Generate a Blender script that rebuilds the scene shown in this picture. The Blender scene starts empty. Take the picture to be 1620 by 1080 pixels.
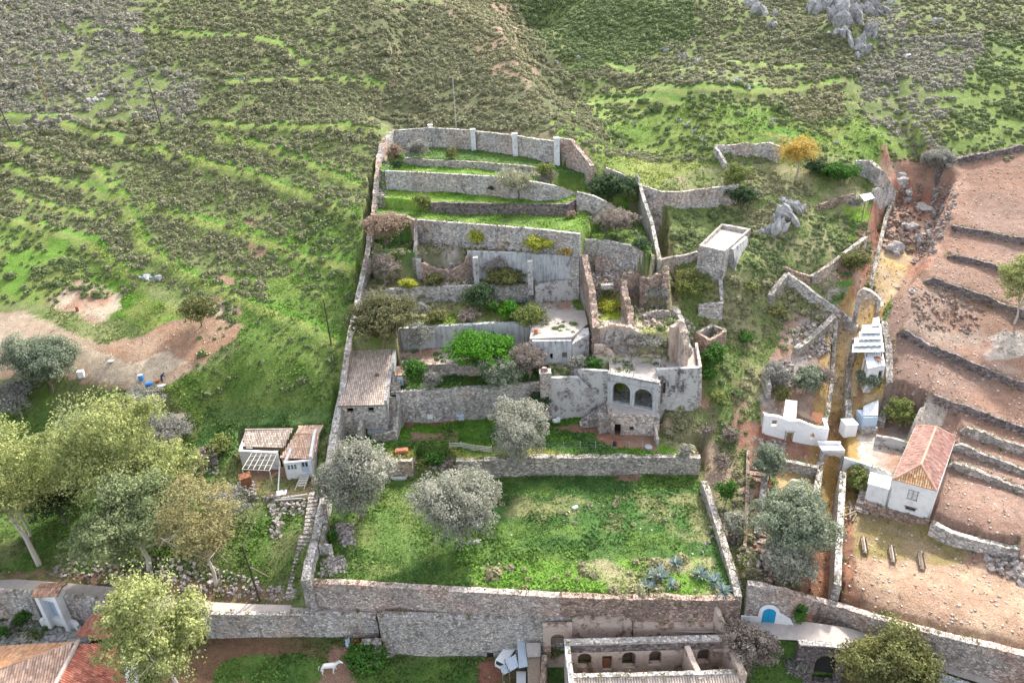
import bpy, math, random
import numpy as np
from mathutils import Vector, geometry, noise as mnoise
random.seed(7); RNG = np.random.default_rng(11)
S = bpy.context.scene; COL = S.collection
# ------------------------------------------------------------------ camera
FOC = 1080.; TH = math.radians(26); RO = math.radians(2.5); CH = 60.
FW = np.array([0, math.cos(TH), -math.sin(TH)]); D0 = np.array([0, -math.sin(TH), -math.cos(TH)]); X1 = np.array([1., 0, 0])
RR = math.cos(RO)*X1 + math.sin(RO)*D0; DD = math.cos(RO)*D0 - math.sin(RO)*X1
cam = bpy.data.cameras.new('camera'); camo = bpy.data.objects.new('camera', cam); COL.objects.link(camo)
cam.sensor_width = 36; cam.lens = 36*FOC/1620; cam.clip_end = 3000; cam.clip_start = .5
from mathutils import Matrix
M = Matrix(((RR[0], -DD[0], -FW[0], 0), (RR[1], -DD[1], -FW[1], 0), (RR[2], -DD[2], -FW[2], CH), (0, 0, 0, 1)))
camo.matrix_world = M; S.camera = camo
# ------------------------------------------------------------------ sky, sun, exposure
SUN_EL, SUN_AZ = math.radians(42), math.radians(33)        # azimuth measured from +Y towards +X
W = bpy.data.worlds.new('World'); S.world = W; W.use_nodes = True
nt = W.node_tree; bg = nt.nodes['Background']; sky = nt.nodes.new('ShaderNodeTexSky')
sky.sky_type = 'NISHITA'; sky.sun_disc = False; sky.sun_elevation = SUN_EL; sky.sun_rotation = SUN_AZ
sky.air_density = 1.0; sky.dust_density = 3.0; sky.ozone_density = 1.0
hs = nt.nodes.new('ShaderNodeHueSaturation'); hs.inputs['Saturation'].default_value = .42; nt.links.new(sky.outputs[0], hs.inputs['Color']); nt.links.new(hs.outputs[0], bg.inputs[0]); bg.inputs[1].default_value = .15
sl = bpy.data.lights.new('sun', 'SUN'); sl.energy = 2.0; sl.angle = math.radians(3); sl.color = (1, .95, .87)
so = bpy.data.objects.new('sun', sl); COL.objects.link(so)
sd = Vector((math.sin(SUN_AZ)*math.cos(SUN_EL), math.cos(SUN_AZ)*math.cos(SUN_EL), math.sin(SUN_EL)))
so.rotation_euler = sd.to_track_quat('Z', 'Y').to_euler(); so.location = (60, 120, 120)
S.view_settings.view_transform = 'Standard'; S.view_settings.look = 'None'; S.view_settings.exposure = 1.75; S.view_settings.gamma = 1
S.render.engine = 'CYCLES'
# ------------------------------------------------------------------ image point -> world helpers
def ray(px, py): return FW*FOC + RR*(px-810) + DD*(py-540)
def at(px, py, z): r = ray(px, py); p = r*((z-CH)/r[2]); p[2] = z; return p
def atY(px, py, Y): r = ray(px, py); p = r*(Y/r[1]); p[2] += CH; return p
def atP(px, py, z0, Y0, m): r = ray(px, py); t = (z0-m*Y0-CH)/(r[2]-m*r[1]); p = r*t; p[2] += CH; return p
def proj(x, y, z):
    x = np.asarray(x, float); y = np.asarray(y, float); z = np.asarray(z, float)-CH
    d = y*FW[1]+z*FW[2]; d = np.where(d < 1, 1, d)
    return 810+FOC*(x*RR[0]+y*RR[1]+z*RR[2])/d, 540+FOC*(x*DD[0]+y*DD[1]+z*DD[2])/d
def zfor(p, py):                     # height of a point standing above p whose image row is py
    lo, hi = -40., 90.
    for _ in range(50):
        m = (lo+hi)/2
        if proj(p[0], p[1], m)[1] > py: lo = m
        else: hi = m
    return lo
def ppm(p):                          # metres per photograph pixel at p
    return ((p[1]*FW[1]+(p[2]-CH)*FW[2]))/FOC
# ------------------------------------------------------------------ lattice noise
_tab = RNG.random((64, 64))
def vn(x, y, s):
    x = np.asarray(x, float)/s; y = np.asarray(y, float)/s
    i = np.floor(x).astype(int); j = np.floor(y).astype(int); f = x-i; g = y-j
    f = f*f*(3-2*f); g = g*g*(3-2*g)
    a = _tab[i % 64, j % 64]; b = _tab[(i+1) % 64, j % 64]; c = _tab[i % 64, (j+1) % 64]; d = _tab[(i+1) % 64, (j+1) % 64]
    return (a*(1-f)+b*f)*(1-g)+(c*(1-f)+d*f)*g
def fbm(x, y, s, n=4):
    t = 0; a = .5; w = 0
    for k in range(n): t = t+a*vn(np.asarray(x)+17.3*k, np.asarray(y)+9.1*k, s); w += a; a *= .5; s *= .5
    return t/w
def inpoly(x, y, P):
    x = np.asarray(x); r = np.zeros(x.shape, bool); n = len(P); j = n-1
    for i in range(n):
        xi, yi = P[i][0], P[i][1]; xj, yj = P[j][0], P[j][1]
        if yi != yj: r ^= ((yi > y) != (yj > y)) & (x < (xj-xi)*(y-yi)/(yj-yi)+xi)
        j = i
    return r
def dline(x, y, P):                  # distance to polyline, signed side (+ = left of travel), parameter
    best = np.full(np.shape(x), 1e9); sg = np.zeros(np.shape(x)); inside = np.zeros(np.shape(x), bool); n = len(P)-1
    for k in range(n):
        ax, ay = P[k][0], P[k][1]; bx, by = P[k+1][0]-ax, P[k+1][1]-ay; L = bx*bx+by*by+1e-9
        t = ((x-ax)*bx+(y-ay)*by)/L; tc = np.clip(t, 0, 1)
        dx = x-ax-tc*bx; dy = y-ay-tc*by; d = np.hypot(dx, dy); s = bx*(y-ay)-by*(x-ax)
        m = d < best; best = np.where(m, d, best); sg = np.where(m, np.sign(s), sg)
        ok = (t > 0 if k == 0 else True) & (t < 1 if k == n-1 else True)
        inside = np.where(m, ok, inside)
    return best, sg, inside
# ------------------------------------------------------------------ the lie of the land: control points read off the photograph
RP = (3.2, 58, .40); LP = (4.5, 72, .45); CPl = (6, 76, .5)
CP = []
def z_(l): CP.extend(at(*a) for a in l)
def y_(l): CP.extend(atY(*a) for a in l)
def p_(pl, l): CP.extend(atP(a[0], a[1], *pl) for a in l)
z_([(0, 925, .3), (300, 945, .3), (470, 955, .2), (620, 965, 0), (800, 968, 0), (980, 972, 0), (1170, 985, 0), (1300, 1000, .2), (1440, 1040, .4), (1620, 1085, .8),
    (0, 1075, -4), (120, 985, -3), (350, 1015, -3), (350, 1080, -4.5), (560, 1075, -5), (640, 1045, -5.5), (800, 1060, -5.7), (880, 1050, -5.5), (1000, 1075, -5), (1100, 960, -.2), (1200, 1075, -4.5), (1300, 1060, -4.5), (1430, 1080, -1.5), (1620, 1120, -.5),
    (0, 860, 1.2), (250, 890, 1.5), (440, 900, 1.8), (430, 830, 3), (420, 775, 4.4), (480, 770, 4.8), (300, 800, 3), (100, 800, 2.5), (0, 760, 3.2), (250, 720, 5), (100, 690, 5.5), (350, 720, 5.6), (350, 660, 7.5), (500, 700, 7.2), (470, 650, 8.5),
    (560, 925, 3.4), (800, 850, 3.8), (1000, 900, 3.5), (1100, 800, 4.1), (700, 760, 4.4), (1180, 920, 2.4), (1200, 800, 4.5), (1190, 720, 6), (1230, 690, 6.5), (1130, 720, 5.5), (1150, 850, 3.3), (1080, 670, 7.5), (1280, 740, 4.5), (1250, 900, 1.5), (1150, 650, 9),
    (1340, 900, 2.8), (1340, 760, 3.8), (1500, 850, 3.9), (1500, 960, 3.2), (1620, 900, 3.9), (1620, 1000, 3.2), (1380, 700, 6.3), (1350, 690, 6.2), (1420, 715, 6.3), (1620, 860, 6), (1500, 800, 6),
    (800, 690, 7), (1000, 690, 7), (600, 690, 7), (700, 600, 12), (800, 480, 17.3), (600, 480, 17.3), (700, 430, 20), (900, 430, 19.5), (700, 360, 24.5), (950, 400, 24.5), (800, 340, 28.4), (640, 340, 28.4), (750, 290, 30.2), (950, 340, 28.4), (750, 260, 33.3), (650, 240, 34.6), (800, 245, 34.6), (900, 300, 31),
    (1150, 447, 20.6), (1195, 440, 20.8), (1110, 420, 21.8), (950, 500, 17.5), (1050, 500, 17.5), (1000, 575, 14), (1060, 440, 20.5)])
p_(LP, [(20, 600), (100, 560), (200, 600), (300, 600), (420, 600), (500, 600), (30, 500), (180, 480), (330, 480), (450, 480), (540, 500), (50, 380), (200, 380), (380, 380), (540, 380), (50, 280), (250, 280), (450, 280), (570, 290), (50, 180), (250, 180), (430, 180), (580, 190),
        (50, 80), (300, 80), (500, 80), (0, 10), (250, 10), (450, 10), (-150, 300), (-150, 100), (-150, 500), (-200, 700)])
y_([(620, 198, 156), (700, 195, 150), (780, 203, 143), (870, 216, 131), (920, 238, 125), (700, 100, 170), (650, 20, 195), (760, 30, 190), (780, 110, 162), (840, 140, 156), (900, 195, 139), (830, 60, 198), (850, 10, 228), (900, 60, 205), (960, 10, 212), (1000, 90, 186), (950, 160, 165), (990, 240, 140), (1100, 60, 188), (1100, 0, 205), (1250, 40, 190)])
p_(RP, [(1620, 760), (1550, 760), (1480, 660), (1620, 660), (1430, 600), (1520, 600), (1620, 560), (1420, 500), (1500, 500), (1620, 470), (1480, 420), (1560, 400), (1620, 330), (1540, 300), (1620, 250), (1490, 260), (1750, 300), (1800, 500), (1800, 700), (1750, 100)])
p_((3.4, 60, .42), [(1100, 130), (1200, 130), (1250, 200), (1100, 220), (1340, 240), (1330, 160), (1050, 270), (1550, 200), (1450, 180), (1550, 100), (1620, 30), (1480, 60), (1440, 235), (1140, 290), (1250, 300), (1370, 300), (1180, 350), (1300, 360), (1380, 360), (1320, 420), (1230, 430), (1120, 380), (1060, 350), (1100, 450), (1380, 30), (1400, 110)])
p_(CPl, [(1150, 560), (1250, 560), (1200, 500), (1280, 500), (1130, 500), (1300, 620), (1240, 620), (1320, 680), (1340, 560), (1370, 620), (1330, 470)])
CP = np.array(CP)
def solve_rbf(P, c=5., lam=.25):
    n = len(P); d = np.hypot(P[:, None, 0]-P[None, :, 0], P[:, None, 1]-P[None, :, 1])
    A = np.zeros((n+3, n+3)); A[:n, :n] = -np.sqrt(d*d+c*c)+c; A[:n, :n] -= lam*np.eye(n)*-1
    Q = np.c_[np.ones(n), P[:, 0], P[:, 1]]; A[:n, n:] = Q; A[n:, :n] = Q.T
    return np.linalg.solve(A, np.r_[P[:, 2], 0, 0, 0])
WT = solve_rbf(CP)
def zbase(x, y, c=5.):
    x = np.asarray(x, float); y = np.asarray(y, float); t = WT[-3]+WT[-2]*x+WT[-1]*y
    for k in range(len(CP)): t = t+WT[k]*(-np.sqrt((x-CP[k, 0])**2+(y-CP[k, 1])**2+c*c)+c)
    return t
# ------------------------------------------------------------------ terraces (height, front edge = wall crest, rest of outline), lowest first
TER = [
 ('yard', 6.2, [(1340, 745), (1365, 752), (1410, 765)], [(1440, 690), (1455, 678), (1400, 655), (1360, 665), (1338, 690)]),
 ('cot', 4.5, [(384, 783), (440, 787), (492, 792)], [(506, 735), (508, 702), (384, 702), (372, 740)]),
 ('t1', 3.4, [(482, 918), (560, 921), (700, 930), (885, 940), (1000, 943), (1130, 944), (1168, 944)], [(1155, 900), (1140, 830), (1118, 765), (1110, 725), (735, 725), (600, 725), (525, 735), (512, 780), (497, 850)]),
 ('t1b', 5.3, [(650, 742), (724, 742)], [(724, 700), (650, 700)]),
 ('t2', 6.9, [(522, 729), (600, 727), (652, 727), (656, 706), (705, 704), (722, 728), (860, 722), (1000, 721), (1108, 722)], [(1100, 705), (1050, 692), (1044, 640), (640, 640), (560, 640), (536, 650), (527, 690)]),
 ('t3', 12., [(632, 619), (700, 616), (760, 612), (866, 605)], [(866, 560), (632, 570)]),
 ('th', 13.5, [(868, 592), (960, 586), (1044, 592), (1100, 585)], [(1100, 550), (1050, 540), (862, 545)]),
 ('t4', 13.7, [(632, 590), (640, 581), (690, 577), (760, 576), (838, 572)], [(840, 530), (630, 530)]),
 ('t5', 17.2, [(553, 535), (627, 533), (628, 520), (700, 516), (770, 512), (838, 511)], [(840, 440), (590, 450), (572, 455), (563, 480), (556, 510)]),
 ('cis', 17.3, [(838, 534), (905, 532), (935, 510)], [(925, 440), (838, 448)]),
 ('ru0', 15.1, [(942, 566), (1050, 569), (1090, 556)], [(1085, 520), (940, 515)]),
 ('ru', 18.2, [(938, 520), (1012, 528), (1050, 528), (1078, 522)], [(1075, 480), (1050, 410), (1000, 400), (925, 420)]),
 ('ru2', 21.2, [(932, 452), (1000, 450), (1062, 462)], [(1058, 420), (1040, 395), (925, 390)]),
 ('t6', 19.8, [(573, 461), (600, 459), (660, 455), (775, 452), (838, 452)], [(860, 440), (930, 440), (925, 380), (600, 380), (583, 400), (577, 440)]),
 ('t7r', 22.5, [(922, 410), (960, 414), (1032, 418)], [(1030, 395), (925, 385)]),
 ('t7', 24.2, [(588, 402), (655, 401), (738, 400), (830, 403), (920, 406)], [(930, 370), (920, 350), (656, 335), (590, 340)]),
 ('t8r', 25.8, [(916, 378), (965, 381), (1000, 390), (1034, 404)], [(1016, 350), (930, 345)]),
 ('t8', 28.2, [(592, 345), (656, 348), (760, 356), (850, 363), (918, 371)], [(935, 345), (1000, 318), (990, 290), (960, 270), (595, 280)]),
 ('t9', 30.0, [(597, 312), (680, 320), (800, 323), (895, 324), (917, 312), (945, 316), (972, 328)], [(1000, 300), (960, 265), (605, 255), (599, 290)]),
 ('t10', 33.2, [(600, 272), (700, 276), (785, 281), (850, 289, 33.), (880, 296, 31.8), (908, 305, 30.4)], [(935, 285, 32.5), (935, 250), (880, 240), (620, 225), (603, 240)]),
 ('t11', 34.4, [(640, 250), (690, 254), (760, 257), (830, 263), (870, 269)], [(890, 262), (935, 262), (920, 215), (620, 200), (600, 238)]),
]
TER = [(n, z, [at(q[0], q[1], q[2] if len(q) > 2 else z) for q in f], [at(q[0], q[1], q[2] if len(q) > 2 else z) for q in r]) for n, z, f, r in TER]
TD = {t[0]: t for t in TER}
# stepped field edges: crest polyline (image points on the slope), step height, fade length
STEP = [([(1420, 530), (1470, 558), (1540, 590), (1620, 622)], .9, 5), ([(1466, 632), (1520, 655), (1580, 682), (1640, 700)], .8, 5),
        ([(1515, 690), (1560, 703), (1620, 722), (1660, 735)], .9, 4), ([(1500, 712), (1550, 732), (1620, 755), (1660, 770)], .8, 3), ([(1498, 738), (1550, 757), (1620, 782), (1660, 797)], .8, 3), ([(1470, 828), (1520, 850), (1570, 868), (1612, 872)], 1.5, 5),
        ([(1460, 450), (1500, 462), (1560, 480), (1625, 510)], .9, 5), ([(1498, 408), (1530, 418), (1580, 436), (1625, 450)], .6, 5), ([(1505, 362), (1560, 372), (1620, 386), (1660, 392)], .6, 5),
        ([(1175, 922), (1290, 945), (1350, 962), (1420, 985), (1500, 1005), (1620, 1038), (1700, 1060)], .8, 8),
        ([(300, 962), (400, 966), (520, 970), (600, 972), (700, 972), (860, 974), (925, 974)], 0, 1)]
LANEZ = [(-200, .3), (300, .2), (600, -.2), (900, -.3), (1140, -.3), (1215, 0), (1400, .3), (1620, .7), (1800, 1.)]
def lz(px): return float(np.interp(px, *zip(*LANEZ)))
def lp(P):
    o = []
    for (a, b), (c, d) in zip(P[:-1], P[1:]):
        for k in range(10): q = a+(c-a)*k/10; o.append(at(q, b+(d-b)*k/10, lz(q)))
    return o
LF = lp([(-120, 929), (0, 931), (100, 939), (200, 951), (320, 969), (400, 970), (520, 971), (600, 974), (640, 984), (700, 986), (860, 989), (930, 992), (1100, 1000), (1160, 1000), (1215, 1010), (1262, 1012), (1330, 1017), (1400, 1036), (1450, 1049), (1620, 1101), (1720, 1132)])
LB = lp([(-120, 912), (0, 914), (100, 921), (200, 930), (320, 951), (400, 955), (480, 957), (560, 962), (700, 968), (860, 975), (930, 978), (1130, 985), (1170, 976), (1240, 978), (1290, 985), (1340, 992), (1410, 1013), (1470, 1035), (1640, 1090), (1740, 1120)])
PATHEDGE = LF
LINES = [([(0, 188), (60, 192), (130, 210), (200, 232), (270, 248), (340, 268), (420, 290), (500, 320), (560, 345)], 1.3), ([(0, 232), (70, 245), (150, 275), (190, 310), (205, 350), (225, 395), (290, 440), (380, 480), (480, 520), (545, 560)], 1.1),
         ([(0, 265), (60, 285), (130, 300), (180, 320)], 1.), ([(105, 55), (170, 52), (250, 50), (330, 60), (400, 62), (450, 80), (480, 105)], 1.2), ([(310, 195), (400, 205), (470, 208), (540, 205), (600, 215)], 1.2),
         ([(350, 135), (420, 132), (540, 128), (610, 140)], 1.), ([(0, 305), (60, 325), (110, 340), (170, 345)], .8), ([(340, 222), (400, 232), (480, 260), (570, 300)], .8), ([(0, 352), (80, 370), (140, 390), (200, 440), (240, 455)], 1.2), ([(230, 330), (300, 350), (380, 370), (450, 400), (560, 430)], .7),
         ([(1000, 140), (1080, 150), (1180, 150), (1280, 140), (1340, 135)], 1.), ([(900, 150), (960, 158), (1040, 160), (1090, 175)], 1.2), ([(880, 100), (960, 105), (1060, 120)], 1.), ([(1200, 215), (1260, 222), (1340, 232)], .7), ([(1150, 100), (1230, 108), (1320, 110)], .8)]
GULLY = [(1395, -20, .1, 5), (1400, 40, .6, 5), (1385, 110, 1.2, 5), (1400, 180, 1.6, 4), (1440, 235, 2.8, 3.5), (1470, 270, 5, 4), (1440, 320, 5, 5), (1425, 370, 4, 4.5), (1400, 430, 3., 4), (1370, 480, 2.6, 2.2), (1338, 530, 2.4, 1.9), (1329, 600, 2.2, 1.45), (1321, 680, 2.4, 1.4), (1317, 740, 2.6, 1.4), (1309, 830, 2.6, 1.4), (1305, 920, 3., 1.45), (1308, 960, 3.4, 1.5), (1322, 1010, 4, 1.8), (1328, 1080, 2, 3)]
MOUND = [(1165, 345, -2.2, 5), (845, 20, -6, 9), (862, 80, -5.5, 8), (885, 130, -4, 7), (925, 170, -1.8, 5), (740, 60, 3, 10), (1330, 60, 4, 9), (1180, 40, 2, 9), (1230, 350, 2.5, 5), (1200, 320, 1.5, 5), (270, 545, -.8, 5), (200, 525, -.8, 4), (1450, 480, .8, 4), (960, 690, 0, 1), (1415, 260, -2.5, 4), (1100, 700, .8, 3), (1345, 325, .6, 2), (880, 262, -1, 3)]
TOPW = [p+[0, .25, 0] for p in (at(606, 222, 37), at(622, 207, 38), at(650, 204, 38.2), at(680, 202, 38.3), at(748, 206, 38.2), at(814, 214, 38.2), at(850, 220, 38), at(882, 224, 37.9), at(905, 221, 38.2), at(918, 238, 36.6), at(936, 262, 34.8), at(960, 275, 33.5), at(985, 285, 33))]
def zland(x, y):
    z = zbase(x, y)
    z = z+(fbm(x, y, 9, 4)-.5)*1.5*np.clip((np.abs(x)-20)/20+(y-140)/30+.25, .12, 1)
    for P, h in LINES_W:
        h = h*.38; d, s, i = dline(x, y, P); w = i.astype(float)
        z = z+w*h*np.where(s > 0, np.exp(-(d/3.2)**2), np.exp(-(d/1.7)**2))*(.7+.6*fbm(x, y, 6))-w*h*.35*np.exp(-((d-2.4)/1.6)**2)*(s < 0)
    for P, h, L in STEP_W:
        d, s, i = dline(x, y, P); z = z+np.where(i & (s > 0), h*np.exp(-(d/L)**2), 0)
    for P, dep, wd in MOUND_W: z = z+dep*np.exp(-((x-P[0])**2+(y-P[1])**2)/wd**2)
    d0, s0, i0 = dline(x, y, TOPW); rim0 = (s0 > 0) & (y > 118)
    for n, zt, f, r in TER:
        m = inpoly(x, y, f+r) & ~rim0
        if n == 't1': zt = zt+np.clip((y-55)/20, 0, 1)*.9
        if n in ('t8', 't9', 't10', 't11'): zt = zt-np.clip(x-{'t8': 13, 't9': 12, 't10': 4.5, 't11': 6}[n], 0, 7)*{'t8': .3, 't9': .25, 't10': .42, 't11': .22}[n]
        z = np.where(m, zt+(fbm(x, y, 3)-.5)*(.5 if n not in ('yard', 'cot') else .1), z)
    m = inpoly(x, y, [(p[0], p[1]) for p in LF]+[(p[0], p[1]) for p in LB[::-1]])
    z = np.where(m, np.interp(x, [p[0] for p in LF], [p[2] for p in LF])-.04, z)
    # courtyard drop below the lane
    p = dpe = dline(x, y, PATHEDGE); low = (p[1] < 0) | (p[0] < .5)
    z = np.where(low & (y < 66), np.minimum(z, np.where(x < 23, -3.2, -.35-.5*p[0])-(x > -60)*np.where(x > -18, 2., 0)*(x < 23)+(fbm(x, y, 5)-.5)*.5), z)
    d = d0; rim = rim0 & (x > -34)
    z = np.where(rim, np.minimum(z, 37.6+np.maximum(0, d-1.5)*.42+np.maximum(0, np.abs(x+4)-20)*.6), z)
    G = GULLY_W
    d = np.full(np.shape(x), 1e9); dep = np.zeros(np.shape(x)); wd = np.ones(np.shape(x))
    for k in range(len(G)-1):
        a, b = G[k], G[k+1]; bx, by = b[0]-a[0], b[1]-a[1]; t = np.clip(((x-a[0])*bx+(y-a[1])*by)/(bx*bx+by*by), 0, 1)
        q = np.hypot(x-a[0]-t*bx, y-a[1]-t*by); m = q < d; d = np.where(m, q, d); dep = np.where(m, a[2]+(b[2]-a[2])*t, dep); wd = np.where(m, a[3]+(b[3]-a[3])*t, wd)
    e = np.clip((wd*1.12-d)/(wd*.3), 0, 1); e = e*e*(3-2*e)
    z = z-dep*e*(.85+.3*fbm(x, y, 2.5))
    return z
def base_at(px, py):                 # image point on the un-carved base surface
    r = ray(px, py); r = r/np.linalg.norm(r); t = np.arange(40, 320, .25); X = r[0]*t; Y = r[1]*t; Z = CH+r[2]*t
    k = np.argmax(Z < zbase(X, Y)); return np.array([X[k], Y[k], Z[k]])
LINES_W = [([base_at(a, b) for a, b in P], h) for P, h in LINES]
STEP_W = [([base_at(a, b) for a, b in P], h, L) for P, h, L in STEP if h > 0]
MOUND_W = [(base_at(a, b), h, w) for a, b, h, w in MOUND]
GULLY_W = []
for a, b, dep, wd in GULLY: q = base_at(a, b) if b < 990 else at(a, b-18, 0); GULLY_W.append((q[0], q[1], dep, wd))
def axis(segs):
    o = []
    for a, b, s in segs: o.append(np.arange(a, b, s))
    return np.concatenate(o)
GX = axis([(-420, -150, 15), (-150, -64, .9), (-64, 64, .4), (64, 150, .9), (150, 421, 15)])
GY = axis([(-60, 30, 10), (30, 38, 1), (38, 152, .4), (152, 240, .8), (240, 420, 10)])
XX, YY = np.meshgrid(GX, GY); ZZ = zland(XX, YY)
def gz(x, y):
    x = np.asarray(x, float); y = np.asarray(y, float)
    i = np.clip(np.searchsorted(GX, x)-1, 0, len(GX)-2); j = np.clip(np.searchsorted(GY, y)-1, 0, len(GY)-2)
    u = np.clip((x-GX[i])/(GX[i+1]-GX[i]), 0, 1); v = np.clip((y-GY[j])/(GY[j+1]-GY[j]), 0, 1)
    return (ZZ[j, i]*(1-u)+ZZ[j, i+1]*u)*(1-v)+(ZZ[j+1, i]*(1-u)+ZZ[j+1, i+1]*u)*v
def g(px, py, lift=0.):              # image point on the ground
    r = ray(px, py); r = r/np.linalg.norm(r); t = np.arange(40, 330, .12); X = r[0]*t; Y = r[1]*t; Z = CH+r[2]*t
    h = Z < gz(X, Y)
    k = np.argmax(h) if h.any() else len(t)-1
    return np.array([X[k], Y[k], Z[k]+lift])
# ------------------------------------------------------------------ materials
def newmat(name, rough=.9):
    m = bpy.data.materials.new(name); m.use_nodes = True; n = m.node_tree; b = n.nodes['Principled BSDF']
    b.inputs['Roughness'].default_value = rough; b.inputs['Specular IOR Level'].default_value = .25
    return m, n, b
class NG:
    def __init__(s, nt): s.nt = nt
    def n(s, t, **k):
        o = s.nt.nodes.new(t)
        for a, v in k.items():
            if hasattr(o, a): setattr(o, a, v)
        return o
    def l(s, a, b): s.nt.links.new(a, b)
    def pos(s, sc=(1, 1, 1)):
        gm = s.n('ShaderNodeNewGeometry'); mp = s.n('ShaderNodeMapping'); mp.inputs['Scale'].default_value = sc
        s.l(gm.outputs['Position'], mp.inputs[0]); return mp.outputs[0]
    def noise(s, v, sc, det=4, rough=.55):
        o = s.n('ShaderNodeTexNoise'); o.inputs['Scale'].default_value = sc; o.inputs['Detail'].default_value = det; o.inputs['Roughness'].default_value = rough; s.l(v, o.inputs['Vector']); return o.outputs['Fac']
    def vor(s, v, sc, feat='F1', rnd=1.):
        o = s.n('ShaderNodeTexVoronoi', feature=feat); o.inputs['Scale'].default_value = sc; o.inputs['Randomness'].default_value = rnd; s.l(v, o.inputs['Vector']); return o
    def ramp(s, f, stops):
        o = s.n('ShaderNodeValToRGB'); e = o.color_ramp.elements
        while len(e) < len(stops): e.new(.5)
        for q, (p, c) in zip(e, stops): q.position = p; q.color = (*c, 1) if len(c) == 3 else c
        s.l(f, o.inputs[0]); return o.outputs[0]
    def mix(s, f, a, b, mode='MIX'):
        o = s.n('ShaderNodeMix', data_type='RGBA', blend_type=mode)
        for i, v in ((0, f), (6, a), (7, b)):
            if hasattr(v, 'node'): s.l(v, o.inputs[i])
            else: o.inputs[i].default_value = v if i == 0 else (*v, 1)
        return o.outputs[2]
    def mth(s, op, a, b=0.):
        o = s.n('ShaderNodeMath', operation=op)
        for i, v in enumerate((a, b)):
            if hasattr(v, 'node'): s.l(v, o.inputs[i])
            else: o.inputs[i].default_value = v
        return o.outputs[0]
    def bump(s, h, b, dist=.1, st=.6):
        o = s.n('ShaderNodeBump'); o.inputs['Distance'].default_value = dist; o.inputs['Strength'].default_value = st; s.l(h, o.inputs['Height']); s.l(o.outputs[0], b.inputs['Normal'])
def g3(v): return (v, v, v)
def stone_mat(name, c1, c2, mortar, sc=3., stain=(.10, .10, .10), stain_amt=.6, plaster=None, pl_amt=.5, red=None, holes=.25, streak=0.):
    m, n, b = newmat(name); G = NG(n); v = G.pos((1, 1, 1.5)); vw = G.pos()
    vv = G.n('ShaderNodeVectorMath', operation='ADD'); G.l(v, vv.inputs[0]); sca = G.n('ShaderNodeVectorMath', operation='SCALE'); sca.inputs[3].default_value = .35
    nc = G.n('ShaderNodeTexNoise'); nc.inputs['Scale'].default_value = 1.6; G.l(vw, nc.inputs['Vector']); G.l(nc.outputs['Color'], sca.inputs[0]); G.l(sca.outputs[0], vv.inputs[1]); v = vv.outputs[0]
    ve = G.vor(v, sc*.78, 'DISTANCE_TO_EDGE'); vc = G.vor(v, sc*.78)
    sep = G.n('ShaderNodeSeparateColor'); G.l(vc.outputs['Color'], sep.inputs[0])
    col = G.mix(sep.outputs[0], c1, c2)
    val = G.n('ShaderNodeMapRange'); val.inputs[3].default_value = .62; val.inputs[4].default_value = 1.3; G.l(sep.outputs[1], val.inputs[0])
    col = G.mix(1., col, val.outputs[0], 'MULTIPLY')
    big = G.noise(vw, .28, 4, .6); col = G.mix(1., col, G.ramp(big, [(.3, (.80, .77, .74)), (.5, (1.02, 1, .98)), (.7, (1.18, 1.13, 1.06))]), 'MULTIPLY')
    pit = G.ramp(G.noise(G.pos((1, 1, 1.8)), 3.1, 3, .6), [(.60, g3(0)), (.68, g3(1))])
    dark = G.mth('MAXIMUM', G.mth('GREATER_THAN', sep.outputs[2], 1-holes*.3), pit)
    col = G.mix(G.mth('MULTIPLY', dark, .62), col, tuple(q*.28 for q in c2))
    edge = G.ramp(ve.outputs['Distance'], [(0, g3(1)), (.09, g3(0))])
    col = G.mix(G.mth('MULTIPLY', edge, .7), col, mortar)
    fine = G.noise(vw, 6, 4, .7); col = G.mix(1., col, G.ramp(fine, [(.25, g3(.72)), (.75, g3(1.28))]), 'MULTIPLY')
    if red: rn = G.noise(vw, .16, 3); col = G.mix(G.ramp(rn, [(.45, g3(0)), (.62, g3(.75))]), col, G.mix(1., col, red, 'MULTIPLY'))
    if plaster:
        pn = G.noise(vw, .55, 6, .7); pf = G.ramp(pn, [(.62-pl_amt*.35, g3(0)), (.66-pl_amt*.35, g3(1))])
        pc = G.mix(G.noise(vw, 1.8, 6, .7), tuple(q*.72 for q in plaster), plaster)
        pc = G.mix(G.mth('MULTIPLY', G.ramp(G.noise(vw, 3.5, 4, .7), [(.58, g3(0)), (.66, g3(1))]), .45), pc, tuple(q*.45 for q in plaster))
        col = G.mix(pf, col, pc); edge = G.mix(pf, edge, (0, 0, 0))
    sk = G.noise(G.pos((1, 1, .3)), 1.1, 6, .75); sb = G.noise(vw, .33, 3)
    sf = G.mth('MULTIPLY', G.ramp(sk, [(.5, g3(0)), (.62, g3(1))]), G.ramp(sb, [(.45, g3(0)), (.58, g3(1))]))
    col = G.mix(G.mth('MULTIPLY', sf, stain_amt), col, stain)
    if streak:
        st = G.ramp(G.noise(G.pos((1.6, 1.6, .16)), 1.6, 5, .75), [(.46, g3(0)), (.6, g3(1))]); col = G.mix(G.mth('MULTIPLY', st, streak), col, stain)
    G.l(col, b.inputs['Base Color'])
    h = G.mth('SUBTRACT', G.mth('MULTIPLY', fine, .4), edge); h = G.mth('ADD', h, G.mth('MULTIPLY', sep.outputs[1], .5)); h = G.mth('SUBTRACT', h, G.mth('MULTIPLY', dark, .6)); G.bump(h, b, .08, .9)
    return m
MT = {}
MT['stone'] = stone_mat('grey_limestone', (.62, .59, .57), (.48, .46, .44), (.30, .27, .24), 3.6, red=(1.0, .85, .76))
MT['stone_fine'] = stone_mat('small_limestone', (.60, .57, .54), (.47, .44, .42), (.30, .27, .24), 4.4, stain_amt=.5)
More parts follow.
